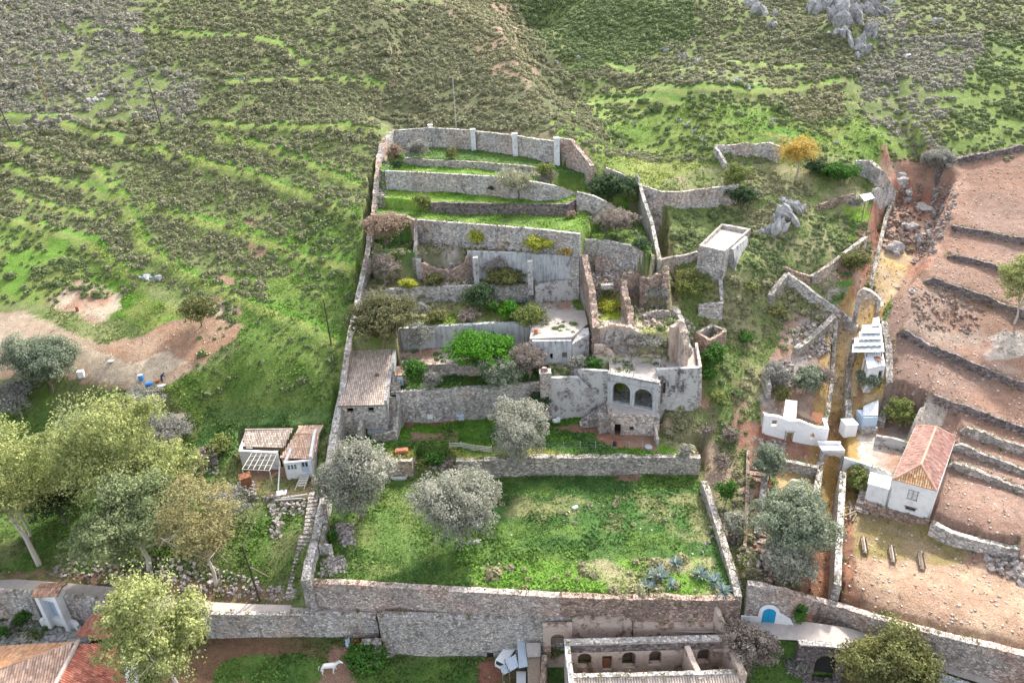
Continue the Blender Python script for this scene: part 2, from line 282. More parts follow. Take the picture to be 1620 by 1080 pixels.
MT['stone_warm'] = stone_mat('warm_limestone', (.60, .54, .50), (.50, .43, .39), (.30, .24, .20), 3.8, stain_amt=.4, red=(1.05, .78, .66))
MT['stone_red'] = stone_mat('reddish_stone', (.46, .35, .29), (.33, .24, .20), (.17, .11, .08), 3.6, stain_amt=.45)
MT['stone_dark'] = stone_mat('dark_dry_stone', (.27, .23, .22), (.17, .14, .14), (.06, .05, .05), 3.0, stain_amt=.4)
MT['stone_dry'] = stone_mat('dry_stone', (.50, .46, .42), (.36, .33, .30), (.16, .14, .12), 3.2, stain_amt=.3)
MT['plaster'] = stone_mat('stained_plaster', (.50, .48, .47), (.38, .36, .35), (.22, .2, .19), 3.2, plaster=(.58, .56, .54), pl_amt=.5, stain_amt=.95, stain=(.09, .095, .11))
MT['plaster_streak'] = stone_mat('streaked_plaster', (.5, .48, .47), (.4, .38, .37), (.25, .23, .22), 3.2, plaster=(.58, .58, .59), pl_amt=.85, stain_amt=.8, stain=(.13, .135, .15), streak=.4)
MT['plaster_pink'] = stone_mat('old_pink_plaster', (.46, .33, .26), (.36, .25, .19), (.2, .13, .10), 3.4, plaster=(.60, .47, .39), pl_amt=.6, stain_amt=.5)
MT['floor'] = stone_mat('weathered_lime_floor', (.44, .4, .36), (.38, .34, .31), (.32, .29, .26), 1.2, plaster=(.45, .40, .36), pl_amt=1., stain_amt=.35, holes=0)
MT['flag'] = stone_mat('flagstones', (.36, .36, .35), (.26, .26, .25), (.13, .13, .12), 1.5, stain_amt=.2, holes=0)
def simple(name, c, rough=.85, var=.18, sc=2.5, dirt=None, metal=0., da=.5):
    m, n, b = newmat(name, rough); G = NG(n); v = G.pos(); f = G.noise(v, sc, 5, .6)
    col = G.mix(1., c, G.ramp(f, [(.25, g3(1-var)), (.75, g3(1+var))]), 'MULTIPLY')
    if dirt: col = G.mix(G.ramp(G.noise(v, 1.1, 6, .7), [(.5, g3(0)), (.68, g3(da))]), col, dirt)
    G.l(col, b.inputs['Base Color']); b.inputs['Metallic'].default_value = metal; G.bump(f, b, .03, .3); return m
MT['white'] = simple('whitewash', (.78, .78, .78), .85, .06, 1.2, (.42, .40, .38), da=.35)
MT['white_old'] = simple('worn_whitewash', (.68, .68, .68), .9, .1, 1.2, (.33, .30, .28), da=.7)
MT['roofwhite'] = simple('white_lime_roof', (.85, .84, .82), .8, .04)
MT['iron_sheet'] = simple('galvanised_sheet', (.60, .62, .64), .5, .08, 1.5, (.36, .24, .17), da=.45)
MT['bluegrey'] = simple('grey_blue_sheet', (.42, .47, .53), .55, .08)
MT['wood'] = simple('weathered_wood', (.22, .17, .13), .9, .3, 6)
MT['palewood'] = simple('bleached_wood', (.48, .45, .40), .9, .2, 6)
MT['darkwood'] = simple('tarred_pole_wood', (.07, .055, .045), .9, .2, 6)
MT['dark'] = simple('interior_shade_paint', (.03, .028, .026), .95)  # near-black colour standing in for shade inside openings
MT['blue'] = simple('sky_blue_door_paint', (.02, .30, .55), .6, .1)
MT['bluebarrel'] = simple('blue_plastic', (.05, .24, .58), .4, .05)
MT['palebluepaint'] = simple('pale_blue_paint', (.45, .55, .66), .7, .1)
MT['glass'] = simple('dark_window_glass', (.03, .04, .055), .15, .1)
MT['red'] = simple('red_plastic', (.5, .03, .03), .5, .1)
MT['rust'] = simple('rusted_iron', (.25, .11, .06), .9, .3, 5)
MT['horse'] = simple('white_horse_coat', (.72, .69, .65), .8, .07, 3)
MT['mane'] = simple('pale_grey_mane', (.5, .47, .43), .9, .1, 8)
MT['steel'] = simple('grey_steel', (.35, .36, .37), .5, .1)
MT['carpaint'] = simple('white_car_paint', (.75, .77, .77), .3, .03)
MT['rubber'] = simple('black_rubber', (.02, .02, .02), .8, .1)
MT['navy'] = simple('navy_cloth', (.015, .02, .06), .9, .2)
MT['skin'] = simple('skin', (.45, .27, .19), .6, .05)
MT['hair'] = simple('dark_hair', (.02, .015, .01), .7, .1)
MT['wire'] = simple('wire', (.12, .12, .12), .5, .1)
MT['asphalt'] = simple('worn_concrete_lane', (.42, .37, .34), .9, .12, 1.5, (.30, .25, .22))
MT['terracotta'] = simple('terracotta_pots', (.42, .17, .09), .85, .15)
def attr_mat(name, rough=.9, trans=0., bump=0., nsc=3., namt=.25):
    m, n, b = newmat(name, rough); G = NG(n); a = G.n('ShaderNodeAttribute'); a.attribute_name = 'Col'; v = G.pos()
    f = G.noise(v, nsc, 5, .65); col = G.mix(1., a.outputs['Color'], G.ramp(f, [(.25, g3(1-namt)), (.75, g3(1+namt))]), 'MULTIPLY')
    G.l(col, b.inputs['Base Color'])
    if bump: G.bump(f, b, bump, .9)
    if trans:
        t = G.n('ShaderNodeBsdfTranslucent'); G.l(col, t.inputs[0]); mx = G.n('ShaderNodeMixShader'); mx.inputs[0].default_value = trans
        G.l(b.outputs[0], mx.inputs[1]); G.l(t.outputs[0], mx.inputs[2]); G.l(mx.outputs[0], n.nodes['Material Output'].inputs[0])
    return m
MT['leaf'] = attr_mat('foliage', .75, .35, 0, 1.2, .12)
MT['twig'] = attr_mat('twigs_and_bark', .9, 0, .02, 5, .2)
MT['rock'] = attr_mat('limestone_rock', .95, 0, .3, 1.6, .55)
MT['tiles'] = attr_mat('clay_roof_tiles', .9, 0, .02, 5, .2)
# the ground: painted patches (grass, earth, sand) broken up by noise
m, n, b = newmat('ground_soil_and_grass', .97); G = NG(n); a = G.n('ShaderNodeAttribute'); a.attribute_name = 'Col'; v = G.pos()
f1 = G.noise(v, .9, 6, .7); f2 = G.noise(v, 5.5, 4, .7); vo = G.vor(v, 2.6)
sp = G.n('ShaderNodeSeparateColor'); G.l(vo.outputs['Color'], sp.inputs[0])
col = G.mix(1., a.outputs['Color'], G.ramp(f1, [(.3, g3(.74)), (.7, g3(1.28))]), 'MULTIPLY')
col = G.mix(1., col, G.ramp(f2, [(.3, g3(.70)), (.72, g3(1.3))]), 'MULTIPLY')
al = a.outputs['Alpha']
st = G.mth('MULTIPLY', G.mth('MULTIPLY', G.mth('LESS_THAN', vo.outputs['Distance'], .2), G.mth('GREATER_THAN', sp.outputs[0], .72)), al)
col = G.mix(G.mth('MULTIPLY', st, .7), col, (.46, .39, .33))
G.l(col, b.inputs['Base Color']); G.bump(G.mth('ADD', G.mth('ADD', f2, f1), G.mth('MULTIPLY', st, .6)), b, .22, .9)
MT['ground'] = m
# ------------------------------------------------------------------ object helpers
ORG = {}
def tag(o, label=None, cat=None, group=None, kind=None):
    if label: o['label'] = label
    if cat: o['category'] = cat
    if group: o['group'] = group
    if kind: o['kind'] = kind
    return o
def empty(name, loc, label, cat, group=None):
    o = bpy.data.objects.new(name, None); o.location = [float(q) for q in loc]; o.empty_display_size = .3; COL.objects.link(o); ORG[o] = np.array(loc, float); return tag(o, label, cat, group)
def mk(name, V, Fa, mat, parent=None, cols=None, smooth=False, org=None):
    V = np.asarray(V, float).reshape(-1, 3)
    o0 = ORG[parent] if parent is not None else (np.array(org, float) if org is not None else np.zeros(3))
    me = bpy.data.meshes.new(name); V = V-o0
    if isinstance(Fa, np.ndarray):
        k = Fa.shape[1]; nf = len(Fa); me.vertices.add(len(V)); me.vertices.foreach_set('co', V.ravel()); me.loops.add(nf*k); me.loops.foreach_set('vertex_index', Fa.ravel().astype(np.int32))
        me.polygons.add(nf); me.polygons.foreach_set('loop_start', np.arange(0, nf*k, k, dtype=np.int32)); me.update(calc_edges=True)
    else: me.from_pydata(V.tolist(), [], [list(map(int, f)) for f in Fa]); me.update()
    if cols is not None:
        cols = np.asarray(cols, float); at_ = me.attributes.new('Col', 'FLOAT_COLOR', 'POINT' if len(cols) == len(V) else 'FACE')
        if cols.shape[1] == 3: cols = np.c_[cols, np.ones(len(cols))]
        at_.data.foreach_set('color', cols.ravel().astype(np.float32))
    if smooth: me.polygons.foreach_set('use_smooth', np.ones(len(me.polygons), bool))
    me.materials.append(MT[mat] if isinstance(mat, str) else mat)
    o = bpy.data.objects.new(name, me); COL.objects.link(o)
    if parent is not None: o.parent = parent; ORG[o] = o0
    elif org is not None: o.location = [float(q) for q in org]; ORG[o] = o0
    else: ORG[o] = np.zeros(3)
    return o
class MB:                              # mesh buffer
    def __init__(s): s.V = []; s.F = []; s.C = []
    def add(s, V, Fa, c=None):
        k = len(s.V); s.V.extend([tuple(map(float, v)) for v in V]); s.F.extend([tuple(i+k for i in f) for f in Fa])
        s.C.extend([c if c is not None else (.5, .5, .5)]*len(Fa)); return s
    def prism(s, P, z0, z1, c=None):   # P: list of xy; z0/z1 numbers or lists
        n = len(P); z0 = [z0]*n if np.isscalar(z0) else z0; z1 = [z1]*n if np.isscalar(z1) else z1
        V = [(p[0], p[1], z) for p, z in zip(P, z0)]+[(p[0], p[1], z) for p, z in zip(P, z1)]
        return s.add(V, [tuple(range(n-1, -1, -1)), tuple(range(n, 2*n))]+[(i, (i+1) % n, n+(i+1) % n, n+i) for i in range(n)], c)
    def box(s, c, d, rz=0., col=None, tilt=None):
        V = [Vector(((i-.5)*d[0], (j-.5)*d[1], (k-.5)*d[2])) for k in (0, 1) for j in (0, 1) for i in (0, 1)]
        R = Matrix.Rotation(rz, 3, 'Z')
        if tilt: R = R @ Matrix.Rotation(tilt[0], 3, 'X') @ Matrix.Rotation(tilt[1], 3, 'Y')
        V = [(R @ v)+Vector([float(q) for q in c]) for v in V]
        return s.add(V, [(0, 2, 3, 1), (4, 5, 7, 6), (0, 1, 5, 4), (2, 6, 7, 3), (0, 4, 6, 2), (1, 3, 7, 5)], col)
    def bar(s, a, b, r, n=6, r2=None, col=None):
        a = Vector([float(q) for q in a]); b = Vector([float(q) for q in b]); d = (b-a).normalized(); u = d.cross(Vector((0, 0, 1)) if abs(d.z) < .95 else Vector((1, 0, 0))).normalized(); w = d.cross(u); r2 = r if r2 is None else r2
        V = [p+(u*math.cos(2*math.pi*k/n)+w*math.sin(2*math.pi*k/n))*q for p, q in ((a, r), (b, r2)) for k in range(n)]
        return s.add(V, [(k, (k+1) % n, n+(k+1) % n, n+k) for k in range(n)]+[tuple(range(n-1, -1, -1)), tuple(range(n, 2*n))], col)
    def build(s, name, mat, parent=None, smooth=False, org=None, cols=False): return mk(name, s.V, s.F, mat, parent, s.C if cols else None, smooth, org)
# ------------------------------------------------------------------ masonry
NW = [0]; WEED = []
def wallmesh(P, t, rough=.15, rows=3, step=.45, zb=None, coarse=1.):
    """P: list of world points (x, y, ztop); a ragged topped wall standing on the ground beneath it"""
    P = [np.array(p, float) for p in P]; pts = []
    for a, b in zip(P[:-1], P[1:]):
        L = np.hypot(*(b-a)[:2]); k = max(1, int(L/step)); pts += [a+(b-a)*i/k for i in range(k)]
    pts.append(P[-1]); pts = np.array(pts); n = len(pts)
    T = np.gradient(pts[:, :2], axis=0) if n > 2 else np.repeat((pts[-1:, :2]-pts[:1, :2]), n, 0)
    T /= np.linalg.norm(T, axis=1)[:, None]+1e-9; N = np.c_[-T[:, 1], T[:, 0]]
    NW[0] += 1; sd_ = NW[0]*13.7
    s = np.r_[0, np.cumsum(np.hypot(*np.diff(pts[:, :2], axis=0).T))]
    crest = pts[:, 2]+(fbm(s+sd_, s*0+sd_, 1.6*coarse, 3)-.5)*2*rough+(vn(s*1.7, s*0+sd_, .7)-.5)*rough*.7
    o = []; 
    for side in (1, -1):
        q = pts[:, :2]+N*(t/2)*side
        zg = np.minimum(gz(q[:, 0], q[:, 1]), gz(q[:, 0]+N[:, 0]*side*.35, q[:, 1]+N[:, 1]*side*.35))-.35 if zb is None else np.full(n, zb)
        zg = np.minimum(zg, crest-.3); o.append(zg)
    for q in range(0, n, 1):
        if random.random() < .35: WEED.append((pts[q, 0]+random.uniform(-.3, .3)*t, pts[q, 1]+random.uniform(-.4, .4)*t, crest[q], random.random()*.25))
        if random.random() < .5:
            sd2 = random.choice((1, -1)); w2 = pts[q, :2]+N[q]*sd2*(t*.5+random.uniform(.1, .6)); WEED.append((w2[0], w2[1], float(gz(w2[0], w2[1])), random.random()))
    V = []
    K = 2*(rows+1)
    for i in range(n):
        for side, zg in ((1, o[0][i]), (-1, o[1][i])):
            rr = range(rows+1) if side == 1 else range(rows, -1, -1)
            for k in rr:
                f = k/rows; z = zg+(crest[i]-zg)*f; w = t/2*(1+.12*(1-f))+(vn(s[i]*1.3+sd_, z*1.3+side*9, .8)-.5)*rough*.45
                if k == rows: w *= .96; z += (vn(s[i]+side*31, sd_, .5)-.5)*rough*.6
                V.append((pts[i, 0]+N[i, 0]*w*side, pts[i, 1]+N[i, 1]*w*side, z))
    F_ = []
    for i in range(n-1):
        for k in range(K-1): F_.append((i*K+k, i*K+k+1, (i+1)*K+k+1, (i+1)*K+k))
    F_.append(tuple(range(K-1, -1, -1))); F_.append(tuple((n-1)*K+k for k in range(K)))
    return V, F_
def wall(label, P, t=.6, mat='stone', rough=.12, name='stone_wall', cat='stone wall', group=None, **k):
    V, Fa = wallmesh(P, t, rough, **k); return tag(mk(name, V, Fa, mat, org=(P[0][0], P[0][1], float(gz(P[0][0], P[0][1])))), label, cat, group)
def topz(l): return [at(a, b, z) for a, b, z in l]               # crest given directly
def onG(l, h=None):                                              # standing on the ground: (px, py of foot, [row of crest])
    o = []
    for q in l:
        p = g(q[0], q[1]); zt = p[2]+(h if h is not None else 0)
        if len(q) > 2: zt = zfor(p, q[2])
        o.append(np.array([p[0], p[1], zt]))
    return o
def panel(P0, P1, z0, out, holes=(), t=.5, zs=None):
    """upright wall slab from P0 to P1 (xy), outline in (u, z); holes = lists of (u, z)"""
    P0 = np.array(P0[:2], float); P1 = np.array(P1[:2], float); U = (P1-P0)/np.linalg.norm(P1-P0); Nn = np.array([-U[1], U[0]])
    pts = []; edges = []
    for loop in [out]+list(holes):
        k = len(pts); pts += [Vector((float(a), float(b))) for a, b in loop]; edges += [(k+i, k+(i+1) % len(loop)) for i in range(len(loop))]
    r = geometry.delaunay_2d_cdt(pts, edges, [], 0, 1e-5); vs, fs = r[0], r[2]
    keep = []
    for f in fs:
        c = sum((vs[i] for i in f), Vector((0, 0)))/len(f)
        if not bool(inpoly(np.array(c.x), np.array(c.y), [(p[0], p[1]) for p in out])): continue
        if any(bool(inpoly(np.array(c.x), np.array(c.y), h)) for h in holes): continue
        keep.append(tuple(f))
    n = len(vs); V = []
    for off in (-t/2, t/2):
        for v in vs: V.append((P0[0]+U[0]*v.x+Nn[0]*off, P0[1]+U[1]*v.x+Nn[1]*off, v.y))
    F_ = [f for f in keep]+[tuple(i+n for i in reversed(f)) for f in keep]
    ec = {}
    for f in keep:
        for i in range(len(f)): a, b = f[i], f[(i+1) % len(f)]; ec[(a, b)] = 1
    for a, b in ec:
        if (b, a) not in ec: F_.append((b, a, a+n, b+n))
    return V, F_
def arch(u, z0, w, h, n=12):          # arched opening: foot centre u, sill z0
    r = w/2; return [(u-r, z0), (u+r, z0)]+[(u+r*math.cos(a), z0+h-r+r*math.sin(a)) for a in np.linspace(0, math.pi, n)]
def rect(u, z0, w, h): return [(u-w/2, z0), (u+w/2, z0), (u+w/2, z0+h), (u-w/2, z0+h)]
# ------------------------------------------------------------------ tiled roofs: rows of half-round clay tiles clipped to a polygon in the roof plane
def tile_roof(corners, fall, name, parent, c1, c2, w=.22, L=.45, ridge=None, slab=.12):
    C_ = np.array(corners, float); c0 = C_.mean(0); nrm = np.zeros(3)
    for i in range(len(C_)): nrm += np.cross(C_[i]-c0, C_[(i+1) % len(C_)]-c0)
    nrm /= np.linalg.norm(nrm); nrm *= np.sign(nrm[2]); f = np.array(fall, float); f -= nrm*(f@nrm); f /= np.linalg.norm(f); s = np.cross(nrm, f)
    P = np.c_[(C_-c0)@s, (C_-c0)@f]; V = []; F_ = []; cc = []; seg = 5
    for u in np.arange(P[:, 0].min()+w/2, P[:, 0].max(), w):
        vsx = []
        for i in range(len(P)):
            a, b = P[i], P[(i+1) % len(P)]
            if (a[0]-u)*(b[0]-u) < 0: vsx.append(a[1]+(b[1]-a[1])*(u-a[0])/(b[0]-a[0]))
        if len(vsx) < 2: continue
        v0, v1 = min(vsx), max(vsx)
        if v1-v0 < .1: continue
        k = max(1, int(round((v1-v0)/L)))
        for j in range(k):
            va = v0+(v1-v0)*j/k; vb = v0+(v1-v0)*(j+1)/k+.04; jit = random.uniform(-.012, .012); col = np.array(c1)+(np.array(c2)-np.array(c1))*random.random(); col = col*random.uniform(.7, 1.25); base = len(V)
            for v, hh in ((va, 0.), (vb, .03)):
                for q in range(seg+1):
                    a = math.pi*q/seg; V.append(c0+s*(u+jit-math.cos(a)*w*.45)+f*v+nrm*(math.sin(a)*w*.42+hh))
            for q in range(seg): F_.append((base+q, base+q+1, base+seg+2+q, base+seg+1+q)); cc.append(col)
            F_.append(tuple(base+seg+1+q for q in range(seg+1))); cc.append(col*.6)
    n = len(P); b0 = len(V)
    for dz in (.005, -slab):
        for p in P: V.append(c0+s*p[0]+f*p[1]+nrm*dz)
    cs = np.array(c1)*.45
    F_.append(tuple(b0+i for i in range(n))); F_.append(tuple(b0+n+n-1-i for i in range(n))); cc += [cs, cs]
    for i in range(n): F_.append((b0+i, b0+(i+1) % n, b0+n+(i+1) % n, b0+n+i)); cc.append(cs)
    return mk(name, V, F_, 'tiles', parent, cc)
def ridge_row(a, b, name, parent, c, r=.15):
    a = np.array(a, float); b = np.array(b, float); k = max(2, int(np.linalg.norm(b-a)/.42)); mb = MB()
    for i in range(k):
        p, q = a+(b-a)*i/k, a+(b-a)*(i+1.08)/k; mb.bar(p+[0, 0, .03], q+[0, 0, .05], r, 8, r*.88, tuple(np.array(c)*random.uniform(.8, 1.15)))
    return mb.build(name, 'tiles', parent, cols=True)
# ------------------------------------------------------------------ the ground sheet, its patches read off the photograph
PXg, PYg = proj(XX, YY, ZZ)
wx = PXg+(fbm(XX, YY, 4, 3)-.5)*26; wy = PYg+(fbm(XX+50, YY+9, 4, 3)-.5)*16
def zone(P, soft=0): return inpoly(wx, wy, P)
N1 = fbm(XX, YY, 3.2, 4); N2 = fbm(XX+33, YY+71, 12, 3); N3 = fbm(XX+90, YY+10, 1.3, 3)
GREEN = np.array([.10, .165, .035]); LUSH = np.array([.06, .125, .03]); YEL = np.array([.22, .25, .07]); DRY = np.array([.30, .27, .15]); SCR = np.array([.12, .13, .06])
SOIL = np.array([.27, .165, .115]); REDS = np.array([.26, .12, .08]); SAND = np.array([.45, .33, .20]); CREAM = np.array([.50, .40, .29]); OCH = np.array([.38, .25, .09]); PALE = np.array([.46, .40, .35]); FIELD = np.array([.28, .165, .115])
def lay(C, m, a, b=None, n=N1, lo=.35, hi=.65):
    f = np.clip((n-lo)/(hi-lo), 0, 1)[..., None]; c = a if b is None else a*(1-f)+b*f; return np.where(m[..., None], c, C)
K = np.ones(XX.shape+(3,))*SCR
K = lay(K, K[..., 0] > 0, np.array([.15, .19, .06]), np.array([.22, .24, .10]))
gravel = np.zeros(XX.shape)
def Z(P, a, b=None, n=N1, gr=None, lo=.35, hi=.65):
    global K, gravel
    m = zone(P); K = lay(K, m, a, b, n, lo, hi)
    if gr is not None: gravel[m] = gr
    return m
Z([(540, 0), (840, 0), (930, 200), (1000, 260), (600, 200)], SCR, np.array([.24, .19, .12]), lo=.4)           # ridge with thin brown soil
Z([(690, 0), (800, 0), (850, 120), (800, 160), (740, 60)], np.array([.27, .19, .13]), SCR)
Z([(860, 190), (950, 140), (1100, 150), (1350, 120), (1400, 200), (1460, 250), (1380, 265), (1240, 215), (1130, 250), (1160, 300), (1010, 300), (930, 250)], np.array([.16, .25, .05]), YEL, N2, lo=.3, hi=.7)
Z([(880, 60), (1000, 100), (1150, 110), (1350, 110), (1400, 200), (1100, 150), (950, 140), (900, 150)], np.array([.14, .18, .055]), np.array([.24, .24, .10]), N1)
Z([(1450, 250), (1430, 190), (1620, 60), (1640, 240), (1500, 250)], np.array([.15, .21, .05]), YEL, N1)
Z([(-900, 330), (60, 350), (150, 390), (240, 470), (300, 500), (240, 530), (120, 480), (60, 480), (-900, 490)], np.array([.13, .24, .035]), YEL, N1)
Z([(430, 330), (590, 330), (585, 420), (555, 520), (530, 660), (290, 690), (230, 600), (300, 590), (380, 560), (330, 450), (380, 420)], np.array([.11, .18, .035]), np.array([.18, .24, .06]), N1)
Z([(-900, 600), (60, 590), (260, 620), (330, 690), (400, 690), (400, 800), (480, 800), (470, 960), (300, 955), (-900, 910)], GREEN, np.array([.14, .16, .06]), N1)
Z([(330, 640), (530, 640), (525, 690), (500, 700), (380, 690), (330, 760), (290, 760)], LUSH, np.array([.13, .2, .06]), N1)
Z([(-900, 500), (40, 495), (110, 525), (170, 548), (240, 520), (330, 498), (385, 515), (335, 560), (285, 605), (215, 625), (130, 605), (110, 600), (-900, 600)], np.array([.30, .18, .115]), CREAM*.8, N2, .5, .35, .65)
Z([(130, 545), (200, 575), (270, 560), (300, 570), (240, 605), (150, 605)], CREAM, CREAM*.85, N1, .3)
Z([(75, 470), (120, 440), (195, 465), (190, 490), (150, 510), (90, 490)], CREAM*.9, SOIL*1.2, N1, .3); Z([(385, 350), (425, 350), (425, 400), (395, 415)], SOIL, SCR)
Z([(335, 430), (370, 440), (385, 500), (340, 510)], SOIL*1.1, CREAM*.8)
Z([(290, 640), (530, 650), (560, 560), (590, 420), (600, 340), (560, 340), (540, 480), (500, 600), (300, 620)], np.array([.10, .17, .035]), np.array([.17, .23, .06]), N1)
# lanes, beds and bare spots to the left of the wall
Z([(-200, 905), (180, 905), (450, 935), (455, 962), (-200, 935)], SOIL*.9, np.array([.2, .19, .08]), N3, .6)
_d, _s, _i = dline(XX, YY, TOPW); RIM = (_s > 0) & (YY > 118)
# estate terraces
for nme, a_, b_ in (('t1', LUSH, GREEN*1.1), ('t2', LUSH*1.1, np.array([.10, .21, .02])), ('t3', GREEN, LUSH), ('t4', SOIL*1.1, PALE*.8), ('t5', np.array([.14, .2, .03]), DRY), ('cis', np.array([.40, .33, .28]), PALE), ('ru', DRY, DRY*.8), ('ru2', DRY*.9, SOIL), ('ru0', np.array([.16, .17, .08]), DRY*.8), ('t1b', GREEN, SOIL), ('cot', SOIL*.8, np.array([.16, .17, .06])), ('t7r', LUSH, DRY*.8), ('t8r', GREEN, np.array([.17, .27, .05])), ('t6', SCR, DRY*.8), ('t7', PALE*.75, SCR), ('t8', GREEN, np.array([.17, .27, .05])), ('t9', np.array([.10, .23, .025]), np.array([.2, .3, .05])), ('t10', np.array([.10, .22, .03]), np.array([.2, .28, .06])), ('t11', GREEN, LUSH), ('th', PALE, np.array([.33, .33, .14])), ('yard', PALE*.95, SOIL*1.4)):
    _, _, f_, r_ = TD[nme]; K = lay(K, inpoly(XX, YY, f_+r_) & ~RIM, a_, b_, N1)
def Zg(nme, P, *a, **k):
    global K
    _, _, f_, r_ = TD[nme]; m = inpoly(XX, YY, f_+r_) & zone(P); K = lay(K, m, *a, **k)
Zg('t8', [(592, 350), (656, 350), (656, 410), (590, 410)], LUSH); Zg('t7', [(592, 350), (656, 350), (656, 412), (580, 412)], LUSH, GREEN)
Zg('t1', [(560, 760), (650, 740), (700, 800), (700, 880), (600, 915), (545, 900)], np.array([.11, .18, .045]), np.array([.18, .225, .07]), N1)  # brighter grass patch: sunlight painted into the ground colour
Zg('t1', [(740, 895), (1130, 880), (1140, 960), (740, 950)], DRY, np.array([.14, .25, .04]), N1, .4, .55)
Zg('t1', [(720, 790), (760, 780), (960, 790), (1140, 770), (1120, 860), (1000, 840), (860, 830), (740, 815)], np.array([.20, .21, .09]), LUSH*1.1, N1, .38, .52)
Zg('t1', [(965, 748), (1015, 748), (1010, 765), (975, 763)], SOIL*.9)
Zg('t2', [(860, 675), (960, 665), (1044, 655), (1044, 712), (960, 712), (940, 690)], REDS, SOIL)
Zg('t2', [(640, 655), (760, 655), (730, 668), (640, 675)], REDS)
Zg('t2', [(600, 712), (780, 700), (900, 712), (900, 730), (600, 735)], np.array([.22, .22, .05]), GREEN, N1)
Zg('t4', [(625, 570), (700, 560), (700, 545), (625, 545)], SOIL*1.3, PALE)
Zg('cis', [(850, 490), (920, 490), (920, 540), (850, 540)], PALE*1.15, PALE)
Zg('cis', [(838, 440), (925, 440), (900, 490), (850, 490)], SOIL*1.25, PALE*.8); Zg('cis', [(905, 460), (935, 460), (935, 510), (910, 520)], np.array([.14, .2, .04]))
Zg('ru', [(940, 470), (985, 470), (985, 505), (940, 505)], np.array([.30, .36, .04]), DRY); Zg('th', [(960, 575), (1000, 575), (985, 600), (960, 600)], np.array([.22, .3, .04]))
Zg('th', [(990, 565), (1090, 565), (1090, 600), (1000, 600)], PALE*1.05, PALE*.9)
# slopes east of the estate
Z([(1040, 290), (1140, 260), (1340, 260), (1400, 330), (1370, 440), (1340, 480), (1250, 540), (1180, 660), (1120, 650), (1110, 560), (1100, 420), (1040, 400)], np.array([.17, .21, .07]), np.array([.29, .27, .14]), N1)
Z([(1330, 330), (1400, 320), (1385, 400), (1350, 390)], np.array([.2, .3, .05])); Z([(1100, 560), (1180, 560), (1180, 700), (1130, 800), (1080, 720)], np.array([.12, .17, .05]), SOIL, N1)
Z([(1045, 640), (1100, 640), (1160, 700), (1190, 800), (1200, 900), (1170, 930), (1140, 830), (1110, 740), (1045, 700)], np.array([.34, .25, .18]), np.array([.16, .18, .07]), N1, .6)
Z([(1160, 660), (1290, 700), (1290, 730), (1220, 720), (1215, 900), (1185, 905), (1185, 720), (1150, 690)], REDS, SOIL, N3, .2)
Z([(1225, 730), (1300, 740), (1300, 780), (1230, 790)], OCH*1.1, SAND); Z([(1190, 790), (1300, 780), (1290, 950), (1215, 930)], np.array([.15, .13, .07]), np.array([.2, .14, .09]), N1, .6)
Z([(1250, 490), (1335, 500), (1320, 640), (1310, 700), (1200, 660), (1210, 590)], SOIL*1.1, PALE*.8, N1, .9)
Z([(1345, 530), (1400, 540), (1405, 665), (1345, 665)], OCH*1.15, SAND, N1, .3)
Z([(1315, 460), (1330, 440), (1370, 440), (1360, 485), (1330, 480)], np.array([.12, .24, .04])); Z([(1290, 460), (1340, 450), (1350, 480), (1310, 490)], PALE*.9, GREEN, N3)
# brown fields on the right
F1 = Z([(1395, 500), (1425, 430), (1470, 320), (1485, 262), (1560, 240), (2600, 200), (2600, 1300), (1480, 1000), (1330, 950), (1330, 850), (1480, 700), (1400, 670)], FIELD, FIELD*.8+.04, N2, 1.)
Z([(1425, 450), (1480, 455), (1640, 500), (1640, 600), (1500, 560), (1430, 510)], FIELD*.95, np.array([.30, .22, .17]), N1, 1.)
Z([(1430, 640), (1470, 625), (1500, 650), (1490, 680), (1440, 680)], PALE, SAND, N1, 1.); Z([(1550, 540), (1620, 520), (1630, 560), (1560, 570)], PALE*.95, FIELD, N1, 1.)
Z([(1330, 820), (1380, 800), (1480, 835), (1540, 880), (1500, 905), (1400, 900), (1332, 900)], np.array([.24, .19, .075]), SAND*.65, N1, .8)
Z([(1330, 880), (1640, 900), (1700, 1060), (1500, 1010), (1330, 960)], np.array([.34, .22, .15]), np.array([.43, .31, .21]), N1, 1.)
Z([(1335, 930), (1365, 930), (1365, 955), (1335, 955)], FIELD*.7)
# yard and stream
for nme in ('yard',): _, _, f_, r_ = TD[nme]; K = lay(K, inpoly(XX, YY, f_+r_), PALE, SOIL*1.3, N1)
dgul, _, _ = dline(XX, YY, [(a[0], a[1]) for a in GULLY_W]); gm = dgul < 3.1*(.8+.4*N1)
up = YY > 100; K = lay(K, gm & (YY > 64) & ~up, OCH, np.array([.30, .17, .09]), N1); K = lay(K, (dgul < 2.8) & (YY <= 64), np.array([.30, .15, .09]), np.array([.17, .09, .06]), N3); K = lay(K, (dgul < 6*(.7+.6*N1)) & up & (YY < 132), REDS*1.15, np.array([.34, .22, .16]), N1)
K = lay(K, (dgul < 2.3) & (YY > 82) & (YY < 112), OCH*1.25, SAND, N1); gravel[dgul < 4] = .6
